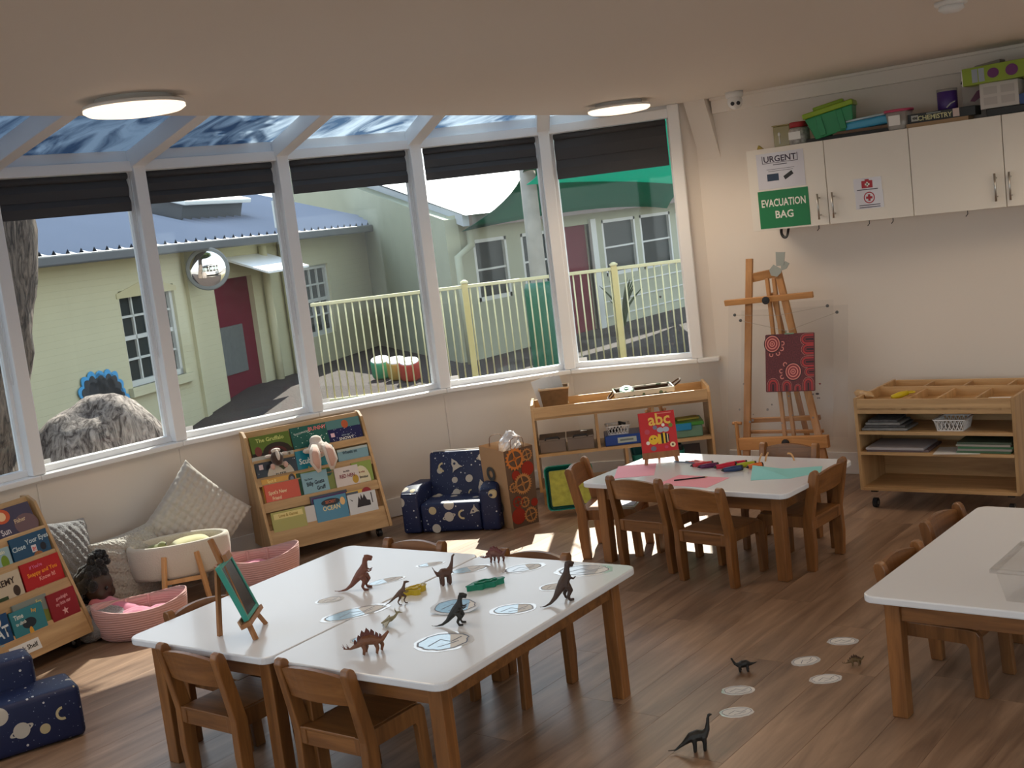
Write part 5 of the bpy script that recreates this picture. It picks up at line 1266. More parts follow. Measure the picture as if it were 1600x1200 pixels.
ebar('cross_bar', -3.515, 1.30, -3.325, 1.325, .055, .018, .012, M_EASH)
ebar('clamp_bar', -3.675, 1.16, -3.085, 1.18, .036, .02, -.02, M_EASH)
ebar('cross_bar', -3.53, .43, -3.06, .45, .03, .018, .03, M_EASH); ebar('cross_bar', -3.53, .36, -3.04, .37, .02, .018, .03, M_EASH)
ob('tray', MB().bar((-3.56, ey(.30) - .035, .30), (-2.98, ey(.32) - .035, .325), .075, .035, up=(0, 1, 0)), M_EASH, t, bevel=.003)
ob('back_leg', MB().bar((-3.375, ey(1.2) + .04, 1.2), (-3.30, 7.22, 0), .03, .02), M_EAS, t)
ob('peg', MB().cyl((-3.575, ey(.3) - .03, .22), (-3.575, ey(.3) - .03, .44), .012, n=10).cyl((-3.60, ey(.3) - .03, .43), (-3.54, ey(.3) - .03, .43), .01, n=8), M_EAS, t)
for x, z in ((-3.375, 1.165), (-3.245, .315)):
    ob('star_knob', MB().lathe([(.001, 0), (.024, 0), (.024, .012), (.001, .016)], 10, FR((x, ey(z) - .055, z), (1, 0, 0), (0, 0, 1))), M_BLACK, t)
M_ACR = clear('clear_acrylic', (.97, .97, .97), .03, rough=.01)
def sheet(x0, x1, z0, z1, dy): return MB().add([(x0, ey(z0) + dy, z0), (x1, ey(z0) + dy, z0), (x1, ey(z1) + dy, z1), (x0, ey(z1) + dy, z1), (x0, ey(z0) + dy + .003, z0), (x1, ey(z0) + dy + .003, z0), (x1, ey(z1) + dy + .003, z1), (x0, ey(z1) + dy + .003, z1)], [(0, 1, 2, 3), (7, 6, 5, 4), (0, 4, 5, 1), (2, 6, 7, 3), (0, 3, 7, 4), (1, 5, 6, 2)])
ob('clear_panel', sheet(-3.645, -2.955, .33, 1.145, -.028), M_ACR, t); ob('clear_panel', sheet(-3.60, -2.90, .33, 1.10, .06), M_ACR, t)
for x, z in ((-3.60, 1.085), (-3.56, 1.05), (-2.99, 1.11), (-2.93, 1.07)):
    ob('suction_hook', MB().lathe([(.001, 0), (.01, 0), (.008, .008), (.001, .01)], 10, FR((x, ey(z) - .031, z), (1, 0, 0), (0, 0, 1))), M_GUT, t)
ob('string', MB().tube([(-3.60, ey(1.085) - .036, 1.085), (-3.3, ey(1.06) - .036, 1.07), (-2.99, ey(1.11) - .036, 1.11)], .0012, 4).tube([(-3.56, ey(1.05) - .036, 1.05), (-3.24, ey(.98) - .05, .975), (-2.93, ey(1.07) - .036, 1.07)], .0012, 4), mat('twine', (.35, .30, .25), .8), t)
ps = MB()
r_ = random.Random(8)
for k in range(14): ps.mi(0).disc((r_.uniform(-3.6, -3.05), 0), r_.uniform(.004, .009), 0, 7, FR((0, 0, 0), (1, 0, 0), (0, .205, 1)) @ Matrix.Translation((0, (lambda z: z)(r_.uniform(.4, .62)) * 1.02, -6.666)) if False else FR((0, 6.668, 0), (1, 0, 0), (0, .21, 1)) @ Matrix.Translation((0, r_.uniform(.42, .68), .0015)))
ob('paint_specks', ps, mat('grey_paint_speck', (.20, .18, .18), .6), t, recalc=False)['kind'] = 'stuff'
# dot-style painting hung on the clear panel
AM = FR((-3.217, ey(.79) - .062, .79), (.318, -.0, .005), (-.01, .21, 1)); aw_, ah = .318, .35
t = thing('dot_painting', 'dark red board painted with pink concentric circles hung on the easel', 'painting', AM)
ob('board', MB().prism(rrect(-aw_ / 2, aw_ / 2, -ah / 2, ah / 2, .008), -.006, 0), mat('maroon_dotted_ground', (.11, .02, .025), .5, var=(120, .9)), t)
pk_, rd_, dk_, mv_ = flat('art_pink', (206, 128, 118)), flat('art_red', (166, 50, 52)), flat('art_dark', (48, 24, 26)), flat('art_mid', (122, 36, 44))
def motif(mb, c, rs): 
    z = .0008
    for k, r in rs: mb.mi(k).disc(c, r, z, 24); z += .0002
for c in ((-.112, .118), (.022, -.055)):
    mb = MB(); motif(mb, c, [(2, .056), (0, .05), (3, .043), (0, .034), (3, .026), (0, .018), (3, .011), (0, .006)]); ob('circle_motif', mb, [pk_, rd_, dk_, mv_], t, recalc=False)
us = [((.12, .135), 0, 1), ((.125, .075), .0, 1), ((.12, .0), 0, 1), ((.135, -.06), .0, .8), ((-.11, -.145), -PI / 2, 1.1), ((-.02, -.15), -PI / 2, .9), ((.05, -.16), -PI / 2, .6), ((.118, -.14), -PI / 2, 1)]
for (c, a, s) in us:
    R = Matrix.Translation((c[0], c[1], 0)) @ Matrix.Rotation(a, 4, 'Z'); mb = MB(); z = .0007
    for k, r in ((0, .036), (2, .034), (1, .030), (2, .018), (3, .014), (2, .006)):
        r *= s; w2 = min(.042 * s + 0 * r, .155 - abs(c[0]) if a == 0 else .17 - abs(c[1]))
        mb.mi(k).poly([(max(w2, .004), -r), (max(w2, .004), r)] + [(r * 1.1 * math.cos(q) - .01 * s, r * math.sin(q)) for q in [PI / 2 + PI * j / 10 for j in range(11)]], z, R); z += .00012
    ob('arch_motif', mb, [pk_, rd_, dk_, mv_], t, recalc=False)
for (x, y, a) in ((-.045, .118, 0), (-.05, .085, -.4), (-.075, .058, -1.2), (-.12, .052, -1.7), (-.03, -.01, 2.2), (-.055, -.05, PI), (-.05, -.085, 3.6)):
    ob('horseshoe_motif', MB().ring((0, 0), .008, .014, .001, 12, Matrix.Translation((x, y, 0)) @ Matrix.Rotation(a, 4, 'Z'), -2.2, 2.2), pk_, t, recalc=False)
ob('hanger', MB().box(-.03, .03, ah / 2 - .004, ah / 2 + .004, .0, .004).cyl((-.02, ah / 2, .002), (-.02, ah / 2 + .02, .004), .003, n=6), mat('green_clip', (.16, .26, .18), .5), t)
# butterfly-like peg on top of the easel
cmx = FR((-3.285, ey(1.34) - .03, 1.345), (1, 0, 0), (0, .1, 1))
t = thing('felt_butterfly', 'grey felt shape clipped to the top of the easel', 'decoration', cmx)
M_FELT = mat('sage_felt', (.34, .37, .35), .9)
ob('wing', MB().prism([(.0, 0), (-.05, .03), (-.08, 0), (-.07, -.035), (-.03, -.045), (.0, -.02)], 0, .004), M_FELT, t)
ob('wing', MB().prism([(.0, -.01), (.035, .0), (.055, .03), (.03, .045), (.0, .03)], .002, .006), M_FELT, t)
ob('body', MB().prism([(-.03, .02), (.02, .02), (.03, .10), (-.03, .105)], .004, .008), M_FELT, t)

# ------------------------------------------------------------------ notices on the cabinets
def notice(name, label, x0, x1, z0, z1, mt, cat='sign', th=.0012, tilt=0.):
    return tag(ob(name, MB().box(-(x1 - x0) / 2, (x1 - x0) / 2, -(z1 - z0) / 2, (z1 - z0) / 2, 0, th), mt, M=FR(((x0 + x1) / 2, CY - .0005, (z0 + z1) / 2), (1, 0, tilt), (0, 0, 1))), label, cat)
n1 = notice('evacuation_sign', 'green EVACUATION BAG sign on the left cabinet door', -3.385, -3.06, 1.597, 1.822, mat('sign_green', srgb(22, 122, 72), .4), tilt=-.0)
M_SIGNW = flat('sign_white', (236, 236, 228))
text('EVACUATION', .062, M_SIGNW, n1, 0, .036, .0018, width=.285, bold=True); text('BAG', .062, M_SIGNW, n1, 0, -.036, .0018, bold=True)
M_SLEEVE = mat('laminated_paper', (.62, .60, .66), .25, coat=.5)
n2 = notice('urgent_notice', 'laminated URGENT notice above the green sign', -3.375, -3.07, 1.832, 2.045, M_SLEEVE)
tx = text('URGENT', .05, flat('notice_purple', (62, 50, 70)), n2, 0, .068, .0018, width=.21, bold=True)
ob('text_box', MB().box(-.115, -.111, .045, .092, .0013, .0016).box(.111, .115, .045, .092, .0013, .0016).box(-.115, .115, .045, .048, .0013, .0016), flat('notice_purple', (62, 50, 70)), n2)
for (a_, b_, c_, d_) in ((-.045, .045, .032, .037), (-.09, .09, .007, .0095), (-.08, .08, -.004, -.0015)): ob('text_line', MB().rect(a_, b_, c_, d_, .0016), flat('notice_grey', (84, 78, 90)), n2, recalc=False)
ob('photo_print', MB().rect(-.09, -.015, -.06, -.018, .0016), flat('photo_blue', (44, 62, 88)), n2, recalc=False); ob('photo_print', MB().stroke([(.02, -.05), (.075, -.02)], .024, .0016), flat('photo_dark', (40, 40, 44)), n2, recalc=False)
n3 = notice('first_aid_card', 'small card with a red case picture above the cross card', -2.78, -2.615, 1.755, 1.83, M_SLEEVE, th=.001)
ob('case_picture', MB().rect(-.035, .03, -.02, .022, .0013).rect(-.015, .01, .022, .03, .0013), flat('first_aid_red', (170, 40, 54)), n3, recalc=False); ob('case_cross', MB().rect(-.015, .012, -.004, .006, .0016).rect(-.006, .003, -.012, .014, .0016), M_SIGNW, n3, recalc=False)
ob('text_line', MB().rect(-.065, .06, -.031, -.026, .0016), flat('notice_grey', (84, 78, 90)), n3, recalc=False)
n4 = notice('cross_card', 'small card with a red cross in a ring on the cabinet', -2.775, -2.61, 1.655, 1.755, M_SLEEVE, th=.0014)
ob('ring', MB().ring((0, .012), .027, .033, .0018, 24), flat('first_aid_red', (170, 40, 54)), n4, recalc=False); ob('cross', MB().rect(-.019, .019, .005, .019, .0018).rect(-.007, .007, -.007, .031, .0019), flat('first_aid_red', (170, 40, 54)), n4, recalc=False)
for z_ in (-.03, -.042): ob('text_line', MB().rect(-.062, .062, z_ - .0025, z_ + .0025, .0018), flat('notice_grey', (84, 78, 90)), n4, recalc=False)
tag(ob('bag_strap', MB().tube(smoothpts([(-3.275, CY + .05, CZ0), (-3.272, CY + .04, CZ0 - .03), (-3.255, CY + .035, CZ0 - .052), (-3.235, CY + .035, CZ0 - .045), (-3.228, CY + .05, CZ0)], 4), .009, 8, sq=(1, .3)), M_BLACK), 'black webbing strap hanging below the green sign', 'strap')

# ------------------------------------------------------------------ things on top of the cabinets
ZT = CZ1
def CT(x, y, z=0., rz=0.): return TR(x, y, ZT + z, rz)
M_OLIVE = mat('olive_clear_plastic', (.34, .29, .12), .2, coat=.3)
t = thing('olive_tub', 'olive tinted square tub at the left end above the cabinets', 'tub', CT(-3.24, 7.08))
ob('tub_body', MB().box(-.055, .055, -.055, .055, 0, .125), M_OLIVE, t, bevel=.006); ob('rim', MB().box(-.06, .06, -.06, .06, .125, .131), M_OLIVE, t, bevel=.002); ob('spoon', MB().cyl((-.015, -.057, .02), (-.015, -.057, .07), .004, n=6).ball((-.015, -.058, .076), (.009, .004, .012)), M_PAPER, t)
tag(ob('yellow_wedge', MB().prism([(-.02, 0), (.02, 0), (-.008, .025)], -.01, .01, Matrix.Rotation(PI / 2, 4, 'X')), mat('mustard_plastic', (.35, .26, .04), .5), M=CT(-3.36, 6.97)), 'small mustard wedge lying above the URGENT notice', 'wedge')
t = thing('bead_jar', 'clear jar with red lid above the URGENT cabinet', 'jar', CT(-3.125, 7.02))
ob('jar_body', MB().lathe([(.055, 0), (.062, .01), (.062, .085), (.05, .10)], 24), mat('zebra_bead_fill', (.35, .34, .33), .3, var=(60, 1.), coat=.5), t, smooth=True); ob('lid', MB().lathe([(.052, .10), (.054, .10), (.054, .128), (.05, .132), (.001, .132)], 24), mat('lid_red', (.36, .02, .03), .4), t, smooth=True)
jl = ob('jar_label', MB().box(-.04, .035, -.0655, -.0635, .03, .075), M_PAPER, t)
GMx = CT(-2.90, 7.03, .03, .25) @ Matrix.Rotation(-.18, 4, 'Y')
t = thing('tool_box', 'green plastic tool box with lime lid tilted above the cabinets', 'tool box', GMx)
M_GRN = mat('grass_green_plastic', (.02, .26, .10), .35); M_LIME = mat('lime_plastic', (.25, .40, .02), .35)
ob('box_body', MB().add([(-.11, -.07, 0), (.11, -.07, 0), (.11, .07, 0), (-.11, .07, 0), (-.14, -.09, .13), (.14, -.09, .13), (.14, .09, .13), (-.14, .09, .13)], [(3, 2, 1, 0), (4, 5, 6, 7), (0, 1, 5, 4), (1, 2, 6, 5), (2, 3, 7, 6), (3, 0, 4, 7)]), M_GRN, t, bevel=.006)
for x in (-.06, .06): ob('rib', MB().box(x - .018, x + .018, -.092, -.07, .01, .125), M_GRN, t, bevel=.003)
ob('lid', MB().box(-.148, .148, -.098, .098, .13, .16), M_LIME, t, bevel=.006); ob('lid_handle', MB().box(-.09, .09, -.03, .03, .16, .185), M_LIME, t, bevel=.008)
tag(ob('flat_board', MB().box(-.30, .30, -.09, .09, 0, .022), mat('dark_board', (.03, .028, .028), .5), M=CT(-2.80, 7.08)), 'dark flat board under the tool box and blue case', 'board')
tag(ob('brown_folder', MB().box(-.17, .17, -.07, .07, 0, .016), mat('brown_card', (.14, .085, .05), .6), M=CT(-2.73, 7.04, .0225, .03)), 'brown folder on the dark board under the blue case', 'folder')
t = thing('blue_case', 'sky blue flat plastic case lying beside the tool box', 'case', CT(-2.69, 7.06, .04, .06) @ Matrix.Rotation(-.06, 4, 'Y'))
ob('case_body', MB().box(-.135, .135, -.08, .08, 0, .05), mat('sky_blue_plastic', (.05, .34, .58), .3), t, bevel=.012); ob('case_lid', MB().box(-.137, .137, -.082, .082, .05, .062), mat('frosted_case_lid', (.36, .48, .54), .3), t, bevel=.004)
t = thing('pink_lid_tub', 'clear round tub with pink lid beside the CHEMISTRY box', 'tub', CT(-2.51, 7.0))
ob('tub_body', MB().lathe([(.058, 0), (.064, .01), (.074, .10)], 24), mat('cloudy_tub', (.36, .35, .33), .2, coat=.4), t, smooth=True); ob('lid', MB().lathe([(.08, .10), (.082, .104), (.082, .114), (.001, .116)], 24), mat('lid_pink', (.50, .06, .14), .4), t, smooth=True)
ob('tub_label', MB().box(-.035, .03, -.076, -.0735, .025, .08), M_PAPER, t)
tag(ob('card_box', MB().box(-.17, .17, -.09, .09, 0, .022), mat('tan_card', (.36, .24, .14), .7), M=CT(-2.285, 7.04)), 'flat tan cardboard tray under the CHEMISTRY box', 'cardboard box')
t = thing('chemistry_box', 'black CHEMISTRY set box lying on the cardboard tray', 'box', CT(-2.26, 7.04, .0225))
ob('box_body', MB().box(-.185, .185, -.09, .09, 0, .05), mat('charcoal_card', (.022, .026, .03), .5), t, bevel=.002)
FM = FR((0, -.0905, .025), (1, 0, 0), (0, 0, 1))
text('CHEMISTRY', .036, flat('chem_cream', (196, 196, 150)), t, bold=True).matrix_basis = FM @ Matrix.Translation((-.035, -.004, .001)); ob('text_line', MB().rect(-.08, .0, .015, .021, .001, FM), flat('chem_grey', (130, 140, 140)), t, recalc=False)
ob('emblem', MB().rect(-.165, -.125, -.015, .017, .001, FM), flat('chem_white', (170, 170, 166)), t, recalc=False); text('4M', .022, M_INK, t, bold=True).matrix_basis = FM @ Matrix.Translation((-.145, 0, .0016)); ob('price_sticker', MB().rect(.065, .10, -.02, .024, .001, FM), flat('sticker_pink', (200, 180, 176)), t, recalc=False)
t = thing('purple_tin', 'purple formula tin standing on the CHEMISTRY box', 'tin', CT(-2.255, 7.06, .0735))
ob('tin_body', MB().lathe([(.052, 0), (.054, .004), (.054, .098), (.05, .102)], 28), mat('deep_purple_label', (.055, .02, .17), .35), t, smooth=True); ob('lid', MB().lathe([(.055, .10), (.056, .104), (.055, .114), (.001, .115)], 28), mat('smoky_lid', (.30, .29, .27), .3), t, smooth=True)
ob('label_swoosh', MB().tube([(.01 + .0, -.053, .01), (.03, -.046, .03), (.048, -.028, .04)], [.012, .014, .01], 8, sq=(1, .3)), M_PAPER, t)
# grey carton with purple leaf, white carton, green toy box, blue booklet
t = thing('leaf_carton', 'grey arched carton with a purple leaf above the cabinets', 'carton', CT(-2.07, 7.10))
ob('carton_body', MB().prism([(-.10, 0), (.11, 0), (.11, .30), (-.02, .285), (-.07, .25), (-.10, .19)], -.05, .05, Matrix.Rotation(PI / 2, 4, 'X')), mat('warm_grey_card', (.32, .29, .27), .6), t)
ob('leaf', MB().prism([(-.06, .10), (-.02, .15), (.03, .165), (.0, .115), (-.035, .095)], .0502, .0512, Matrix.Rotation(PI / 2, 4, 'X')), flat('leaf_plum', (88, 16, 62)), t)
ob('handle_hole', MB().prism([(-.105, .20), (-.085, .24), (-.075, .235), (-.095, .195)], .0502, .0512, Matrix.Rotation(PI / 2, 4, 'X')), M_BLACK, t)
tag(ob('black_tray', MB().box(-.25, .25, -.12, .12, 0, .042), M_BLACK, M=CT(-1.77, 7.07), bevel=.004), 'black tray under the white carton', 'tray')
t = thing('white_carton', 'white carton with grey printed squares below the green box', 'carton', CT(-1.95, 7.05, .043))
ob('carton_body', MB().box(-.10, .10, -.09, .09, 0, .135), mat('white_card', (.56, .53, .51), .6), t, bevel=.002)
for x in (-.045, .045):
    for z in (.04, .095): ob('printed_square', MB().box(x - .035, x + .035, -.0912, -.0902, z - .02, z + .02), mat('grey_print', (.46, .43, .42), .6), t)
t = thing('green_toy_box', 'lime green toy box with purple blobs on top of the white carton', 'toy box', CT(-1.92, 7.02, .179, .02) @ Matrix.Rotation(-.02, 4, 'Y'))
ob('box_body', MB().box(-.20, .20, -.11, .11, 0, .092), mat('lime_card', (.24, .34, .02), .4), t, bevel=.002); ob('end_flap', MB().box(-.204, -.20, -.11, .11, 0, .092), M_PAPER, t)
FM = FR((0, -.1105, .046), (1, 0, 0), (0, 0, 1)); pu = flat('toy_purple', (104, 40, 104))
ob('purple_blob', MB().disc((-.04, 0), .03, .001, 20, FM, r2=.026), pu, t, recalc=False); ob('purple_blob', MB().disc((.055, 0), .032, .001, 20, FM, r2=.03), pu, t, recalc=False)
ob('title_panel', MB().rect(-.15, -.12, -.035, .035, .001, FM).rect(-.115, -.085, -.035, .035, .001, FM), flat('toy_blue_grey', (150, 160, 172)), t, recalc=False)
t = thing('blue_booklet', 'blue booklet leaning at the right end above the cabinets', 'booklet', CT(-1.76, 6.98, .043, .05) @ Matrix.Rotation(-.22, 4, 'Y'))
ob('booklet_cover', MB().box(-.085, .16, -.01, .01, .0, .07), mat('print_cobalt', srgb(44, 74, 130), .4), t); text('MINI AR', .028, M_SIGNW, t, bold=True).matrix_basis = FR((.01, -.0108, .045), (1, 0, 0), (0, 0, 1))
tag(ob('brown_carton', MB().box(-.10, .10, -.07, .07, 0, .13), mat('brown_carton_card', (.20, .11, .05), .6), M=CT(-1.72, 7.12, .043)), 'brown carton behind the blue booklet', 'carton')

# ------------------------------------------------------------------ on the mobile trolley
tag(ob('rolling_pin', MB().lathe([(.001, 0), (.008, .004), (.009, .03), (.022, .036), (.022, .17), (.009, .176), (.008, .20), (.001, .204)], 16, FR((0, 0, 0), (0, 1, 0), (0, 0, 1)).inverted() @ Matrix.Identity(4)), M_BIRCH, M=MS @ TR(.10, .07, .603) @ Matrix.Rotation(-PI / 2 + .1, 4, 'X') @ Matrix.Rotation(.1, 4, 'Y') if False else MS @ FR((.08, .10, .625), (0, 0, 1), (-.75, .6, .0)), smooth=True), 'short wooden rolling pin in the trolley tray', 'rolling pin')
yt = thing('yellow_cutter', 'yellow plastic play-dough tool in the trolley tray', 'tool', MS @ TR(.19, .08, .622, .9))
ob('tool_body', MB().tube([(0, 0, 0), (.05, 0, .006), (.10, 0, .012)], [.012, .018, .014], 10), mat('bright_yellow_plastic', (.60, .44, .01), .35), yt, smooth=True); ob('tool_ring', MB().tube([(.12 + .02 * math.cos(a * PI / 8), .02 * math.sin(a * PI / 8), .012) for a in range(17)], .005, 6), mat('bright_yellow_plastic'), yt, smooth=True)
tag(ob('white_notepad', MB().box(-.06, .06, -.04, .04, 0, .02), M_PAPER, M=MS @ TR(.74, .16, .578, .1)), 'white notepad in the right compartment of the trolley tray', 'notepad')
tag(ob('grey_pouch', MB().box(-.05, .05, -.03, .03, 0, .028), mat('grey_pouch_cloth', (.16, .16, .17), .8), M=MS @ TR(.72, .07, .578, .2), bevel=.01), 'grey pouch in front of the white notepad in the trolley tray', 'pouch')
M_CLOTHD = mat('dark_check_cloth', (.08, .08, .085), .9, var=(45, .9))
for k in range(4):
    tag(ob('folded_cloth', MB().box(-.13 + .012 * k, .13 - .02 * k, -.09, .09, 0, .015), M_CLOTHD if k % 2 else mat('grey_cloth', (.20, .20, .20), .9, var=(30, .5)), M=MS @ TR(.155, .11, .4455 + .0155 * k, .06 * (k % 2)), bevel=.006), ['dark folded cloth at the bottom of the pile on the upper trolley shelf', 'dark check folded cloth second from the bottom on the trolley shelf', 'grey folded cloth second from the top on the trolley shelf', 'dark check folded cloth on top of the pile on the trolley shelf'][k], 'cloth', 'folded cloths on the trolley')
lattice('white lattice basket on the upper shelf of the trolley', MS @ TR(.51, .10, .4455), .16, .15, .06)
tag(ob('purple_folder', MB().box(-.17, .17, -.12, .12, 0, .012), mat('mauve_folder', (.16, .12, .13), .5), M=MS @ TR(.22, .13, .3305, .03)), 'mauve folder lying on the lower trolley shelf', 'folder')
tag(ob('white_folder', MB().box(-.16, .16, -.12, .12, 0, .012), mat('grey_white_folder', (.40, .38, .40), .5), M=MS @ TR(.21, .12, .343, .01)), 'pale folder on top of the mauve folder on the trolley', 'folder')
tag(ob('loose_sheet', MB().box(-.12, .12, -.09, .09, 0, .001), M_PAPER, M=MS @ TR(.54, .07, .3305, .12)), 'white loose sheet under the magazines on the trolley', 'paper')
cols = [(.06, .13, .07), (.30, .28, .26), (.05, .16, .08), (.34, .32, .28), (.07, .10, .07)]
for k in range(5):
    tag(ob('magazine', MB().box(-.14, .14, -.10, .10, 0, .011), mat('magazine_%d' % k, cols[k], .4), M=MS @ TR(.685 + .004 * (k % 3), .11, .332 + .0118 * k, .02 * ((k % 3) - 1))), ['dark green magazine at the bottom of the trolley pile', 'pale magazine second from the bottom of the trolley pile', 'green magazine in the middle of the trolley pile', 'pale magazine second from the top of the trolley pile', 'dark magazine on top of the trolley pile'][k], 'magazine', 'magazines on the trolley')

# ------------------------------------------------------------------ toy dinosaurs
def dino(label, kind, x, y, z0, ang, h, col, col2=None, lean=0.):
    t = thing('toy_dinosaur', label, 'toy dinosaur', TR(x, y, z0, R_(ang)), 'plastic toy dinosaurs')
    mb = MB(); k = h; S = lambda pts: [(p[0] * k, p[1] * k, p[2] * k) for p in pts]
    extra = None
    def tb(pts, rad, n=10): mb.tube(S(pts), [r * k for r in rad], n)
    def bl(c, r): mb.ball((c[0] * k, c[1] * k, c[2] * k), (r[0] * k, r[1] * k, r[2] * k), 12, 8)
    if kind == 'rex':
        tb([(-.86, 0, .06), (-.70, 0, .03), (-.52, 0, .06), (-.36, 0, .16), (-.22, 0, .31), (-.06, 0, .46), (.05, 0, .60), (.09, 0, .73), (.11, 0, .84), (.13, 0, .90)], [.012, .022, .04, .062, .10, .145, .13, .085, .07, .075])
        tb([(.10, 0, .92), (.21, 0, .925), (.34, 0, .90)], [.08, .07, .04]); tb([(.12, 0, .86), (.21, 0, .845), (.31, 0, .82)], [.05, .032, .02])
        for s in (-1, 1):
            o = .07 * (s > 0)
            tb([(-.02 + o, s * .1, .42), (.05 + o, s * .13, .27), (-.04 + o, s * .13, .13), (.0 + o, s * .13, .035), (.13 + o, s * .14, .025)], [.10, .075, .045, .04, .035])
            tb([(.08, s * .09, .62), (.19, s * .11, .53), (.29, s * .09, .58)], [.035, .028, .02])
    elif kind == 'raptor':
        tb([(-.75, 0, .04), (-.5, 0, .15), (-.25, 0, .35), (0, 0, .52), (.13, 0, .64), (.18, 0, .78), (.22, 0, .9)], [.012, .03, .065, .12, .10, .06, .055])
        tb([(.19, 0, .93), (.32, 0, .95), (.42, 0, .93)], [.06, .05, .025])
        for s in (-1, 1):
            o = .12 * s
            tb([(0, s * .08, .45), (.08 + o, s * .1, .3), (-.02 + o, s * .1, .16), (.03 + o, s * .1, .03), (.14 + o, s * .1, .025)], [.08, .055, .035, .03, .025])
            tb([(.13, s * .08, .6), (.24, s * .1, .52), (.36, s * .09, .55)], [.03, .025, .018])
    elif kind == 'sauropod':
        tb([(-.86, 0, .10), (-.66, 0, .085), (-.42, 0, .24), (-.2, 0, .40), (0, 0, .42), (.18, 0, .43), (.26, 0, .56), (.29, 0, .74), (.31, 0, .90)], [.012, .028, .06, .13, .165, .13, .075, .05, .042])
        tb([(.30, 0, .93), (.36, 0, .96), (.43, 0, .955)], [.04, .042, .025])
        for sx, sy in ((-.14, -1), (-.10, 1), (.13, -1), (.17, 1)): tb([(sx, sy * .09, .40), (sx + .01, sy * .105, .2), (sx, sy * .105, .02), (sx + .015, sy * .105, 0.01)], [.075, .06, .05, .05])
    elif kind == 'sauropod_up':
        tb([(-.45, 0, .72), (-.36, 0, .52), (-.28, 0, .40), (-.12, 0, .42), (.05, 0, .40), (.16, 0, .44), (.24, 0, .58), (.30, 0, .76), (.34, 0, .92), (.42, 0, .97)], [.012, .03, .08, .155, .165, .13, .075, .05, .042, .03])
        for sx, sy in ((-.16, -1), (-.14, 1), (.10, -1), (.12, 1)): tb([(sx, sy * .10, .36), (sx + .01, sy * .12, .2), (sx, sy * .12, .02), (sx + .015, sy * .12, 0.01)], [.08, .065, .055, .055])
    elif kind == 'sauropod_low':
        tb([(-.95, 0, .62), (-.75, 0, .55), (-.5, 0, .5), (-.2, 0, .56), (.1, 0, .52), (.36, 0, .48), (.56, 0, .58), (.68, 0, .80), (.74, 0, .94)], [.015, .05, .11, .24, .26, .17, .10, .07, .07])
        tb([(.72, 0, .95), (.82, 0, .97)], [.075, .05])
        for sx, sy in ((-.3, -1), (-.25, 1), (.2, -1), (.26, 1)): tb([(sx, sy * .15, .45), (sx + .03, sy * .18, .22), (sx, sy * .18, .03)], [.11, .085, .08])
    elif kind == 'stego':
        tb([(-1.15, 0, .30), (-.85, 0, .28), (-.55, 0, .40), (-.25, 0, .58), (.05, 0, .60), (.32, 0, .52), (.52, 0, .55), (.68, 0, .72), (.82, 0, .86)], [.02, .05, .12, .22, .24, .18, .11, .08, .05])
        for sx, sy in ((-.3, -1), (-.24, 1), (.25, -1), (.42, 1)): tb([(sx, sy * .14, .45), (sx + .06, sy * .18, .24), (sx, sy * .18, .04), (sx + .06, sy * .18, .03)], [.11, .085, .06, .06])
        extra = [(-.62, .50, .10), (-.45, .62, .14), (-.28, .74, .18), (-.08, .80, .20), (.12, .76, .18), (.3, .68, .14), (.45, .65, .10)]
    elif kind == 'ptero':
        tb([(-.5, 0, .18), (-.2, 0, .25), (.1, 0, .34), (.35, 0, .45), (.5, 0, .62)], [.03, .12, .15, .09, .06]); tb([(.48, 0, .66), (.62, 0, .68), (.85, 0, .60)], [.07, .06, .015]); tb([(.46, 0, .68), (.40, 0, .85), (.42, 0, 1.0)], [.05, .035, .01])
        for s in (-1, 1): tb([(0, s * .12, .3), (.05, s * .45, .42), (-.25, s * .75, .1)], [.06, .045, .02]); tb([(-.35, s * .08, .2), (-.4, s * .12, .03)], [.05, .035])
    me = remesh(mb, 'dinosaur_body', max(.0016, h * .022), 2); me.materials.append(col)
    b_ = ob('body', me, None, t)
    if extra:
        for s in (-1, 1):
            for j, (px, pz, pr) in enumerate(extra):
                ob('back_plate', MB().prism([(px * k - pr * k * .5, pz * k - .03 * k), (px * k + pr * k * .5, pz * k - .03 * k), (px * k + pr * k * .55, pz * k + pr * k * .7), (px * k - .02 * k, pz * k + pr * k * 1.5), (px * k - pr * k * .5, pz * k + pr * k * .6)], -.012 * k + s * .06 * k, .012 * k + s * .06 * k, Matrix.Rotation(PI / 2, 4, 'X')), col2 or col, t)
            for px in (-1.08, -.92): ob('tail_spike', MB().cyl((px * k, s * .02 * k, .31 * k), ((px - .1) * k, s * .12 * k, .48 * k), .025 * k, .003 * k, n=6), col2 or col, t)
    if kind == 'ptero':
        for s in (-1, 1): ob('wing', MB().add([(.05 * k, s * .12 * k, .32 * k), (.07 * k, s * .45 * k, .43 * k), (-.25 * k, s * .78 * k, .1 * k), (-.35 * k, s * .3 * k, .2 * k), (-.4 * k, s * .06 * k, .18 * k), (.05 * k, s * .12 * k, .30 * k), (.07 * k, s * .45 * k, .41 * k), (-.25 * k, s * .78 * k, .08 * k), (-.35 * k, s * .3 * k, .18 * k), (-.4 * k, s * .06 * k, .16 * k)], [(0, 1, 2, 3, 4), (9, 8, 7, 6, 5), (0, 5, 6, 1), (1, 6, 7, 2), (2, 7, 8, 3), (3, 8, 9, 4), (4, 9, 5, 0)]), col2 or col, t)
    return t
def dm(name, c, v=.35): return mat('dino_' + name, c, .4, var=(45, v), bump=(260, .25))
RB, DB, BLK = dm('redbrown', (.16, .055, .035)), dm('darkbrown', (.085, .04, .028)), dm('black', (.016, .016, .015))
dino('tall red-brown dinosaur with a long tail on the joined tables', 'rex', -3.372, 3.223, H1T, 38, .137, RB)
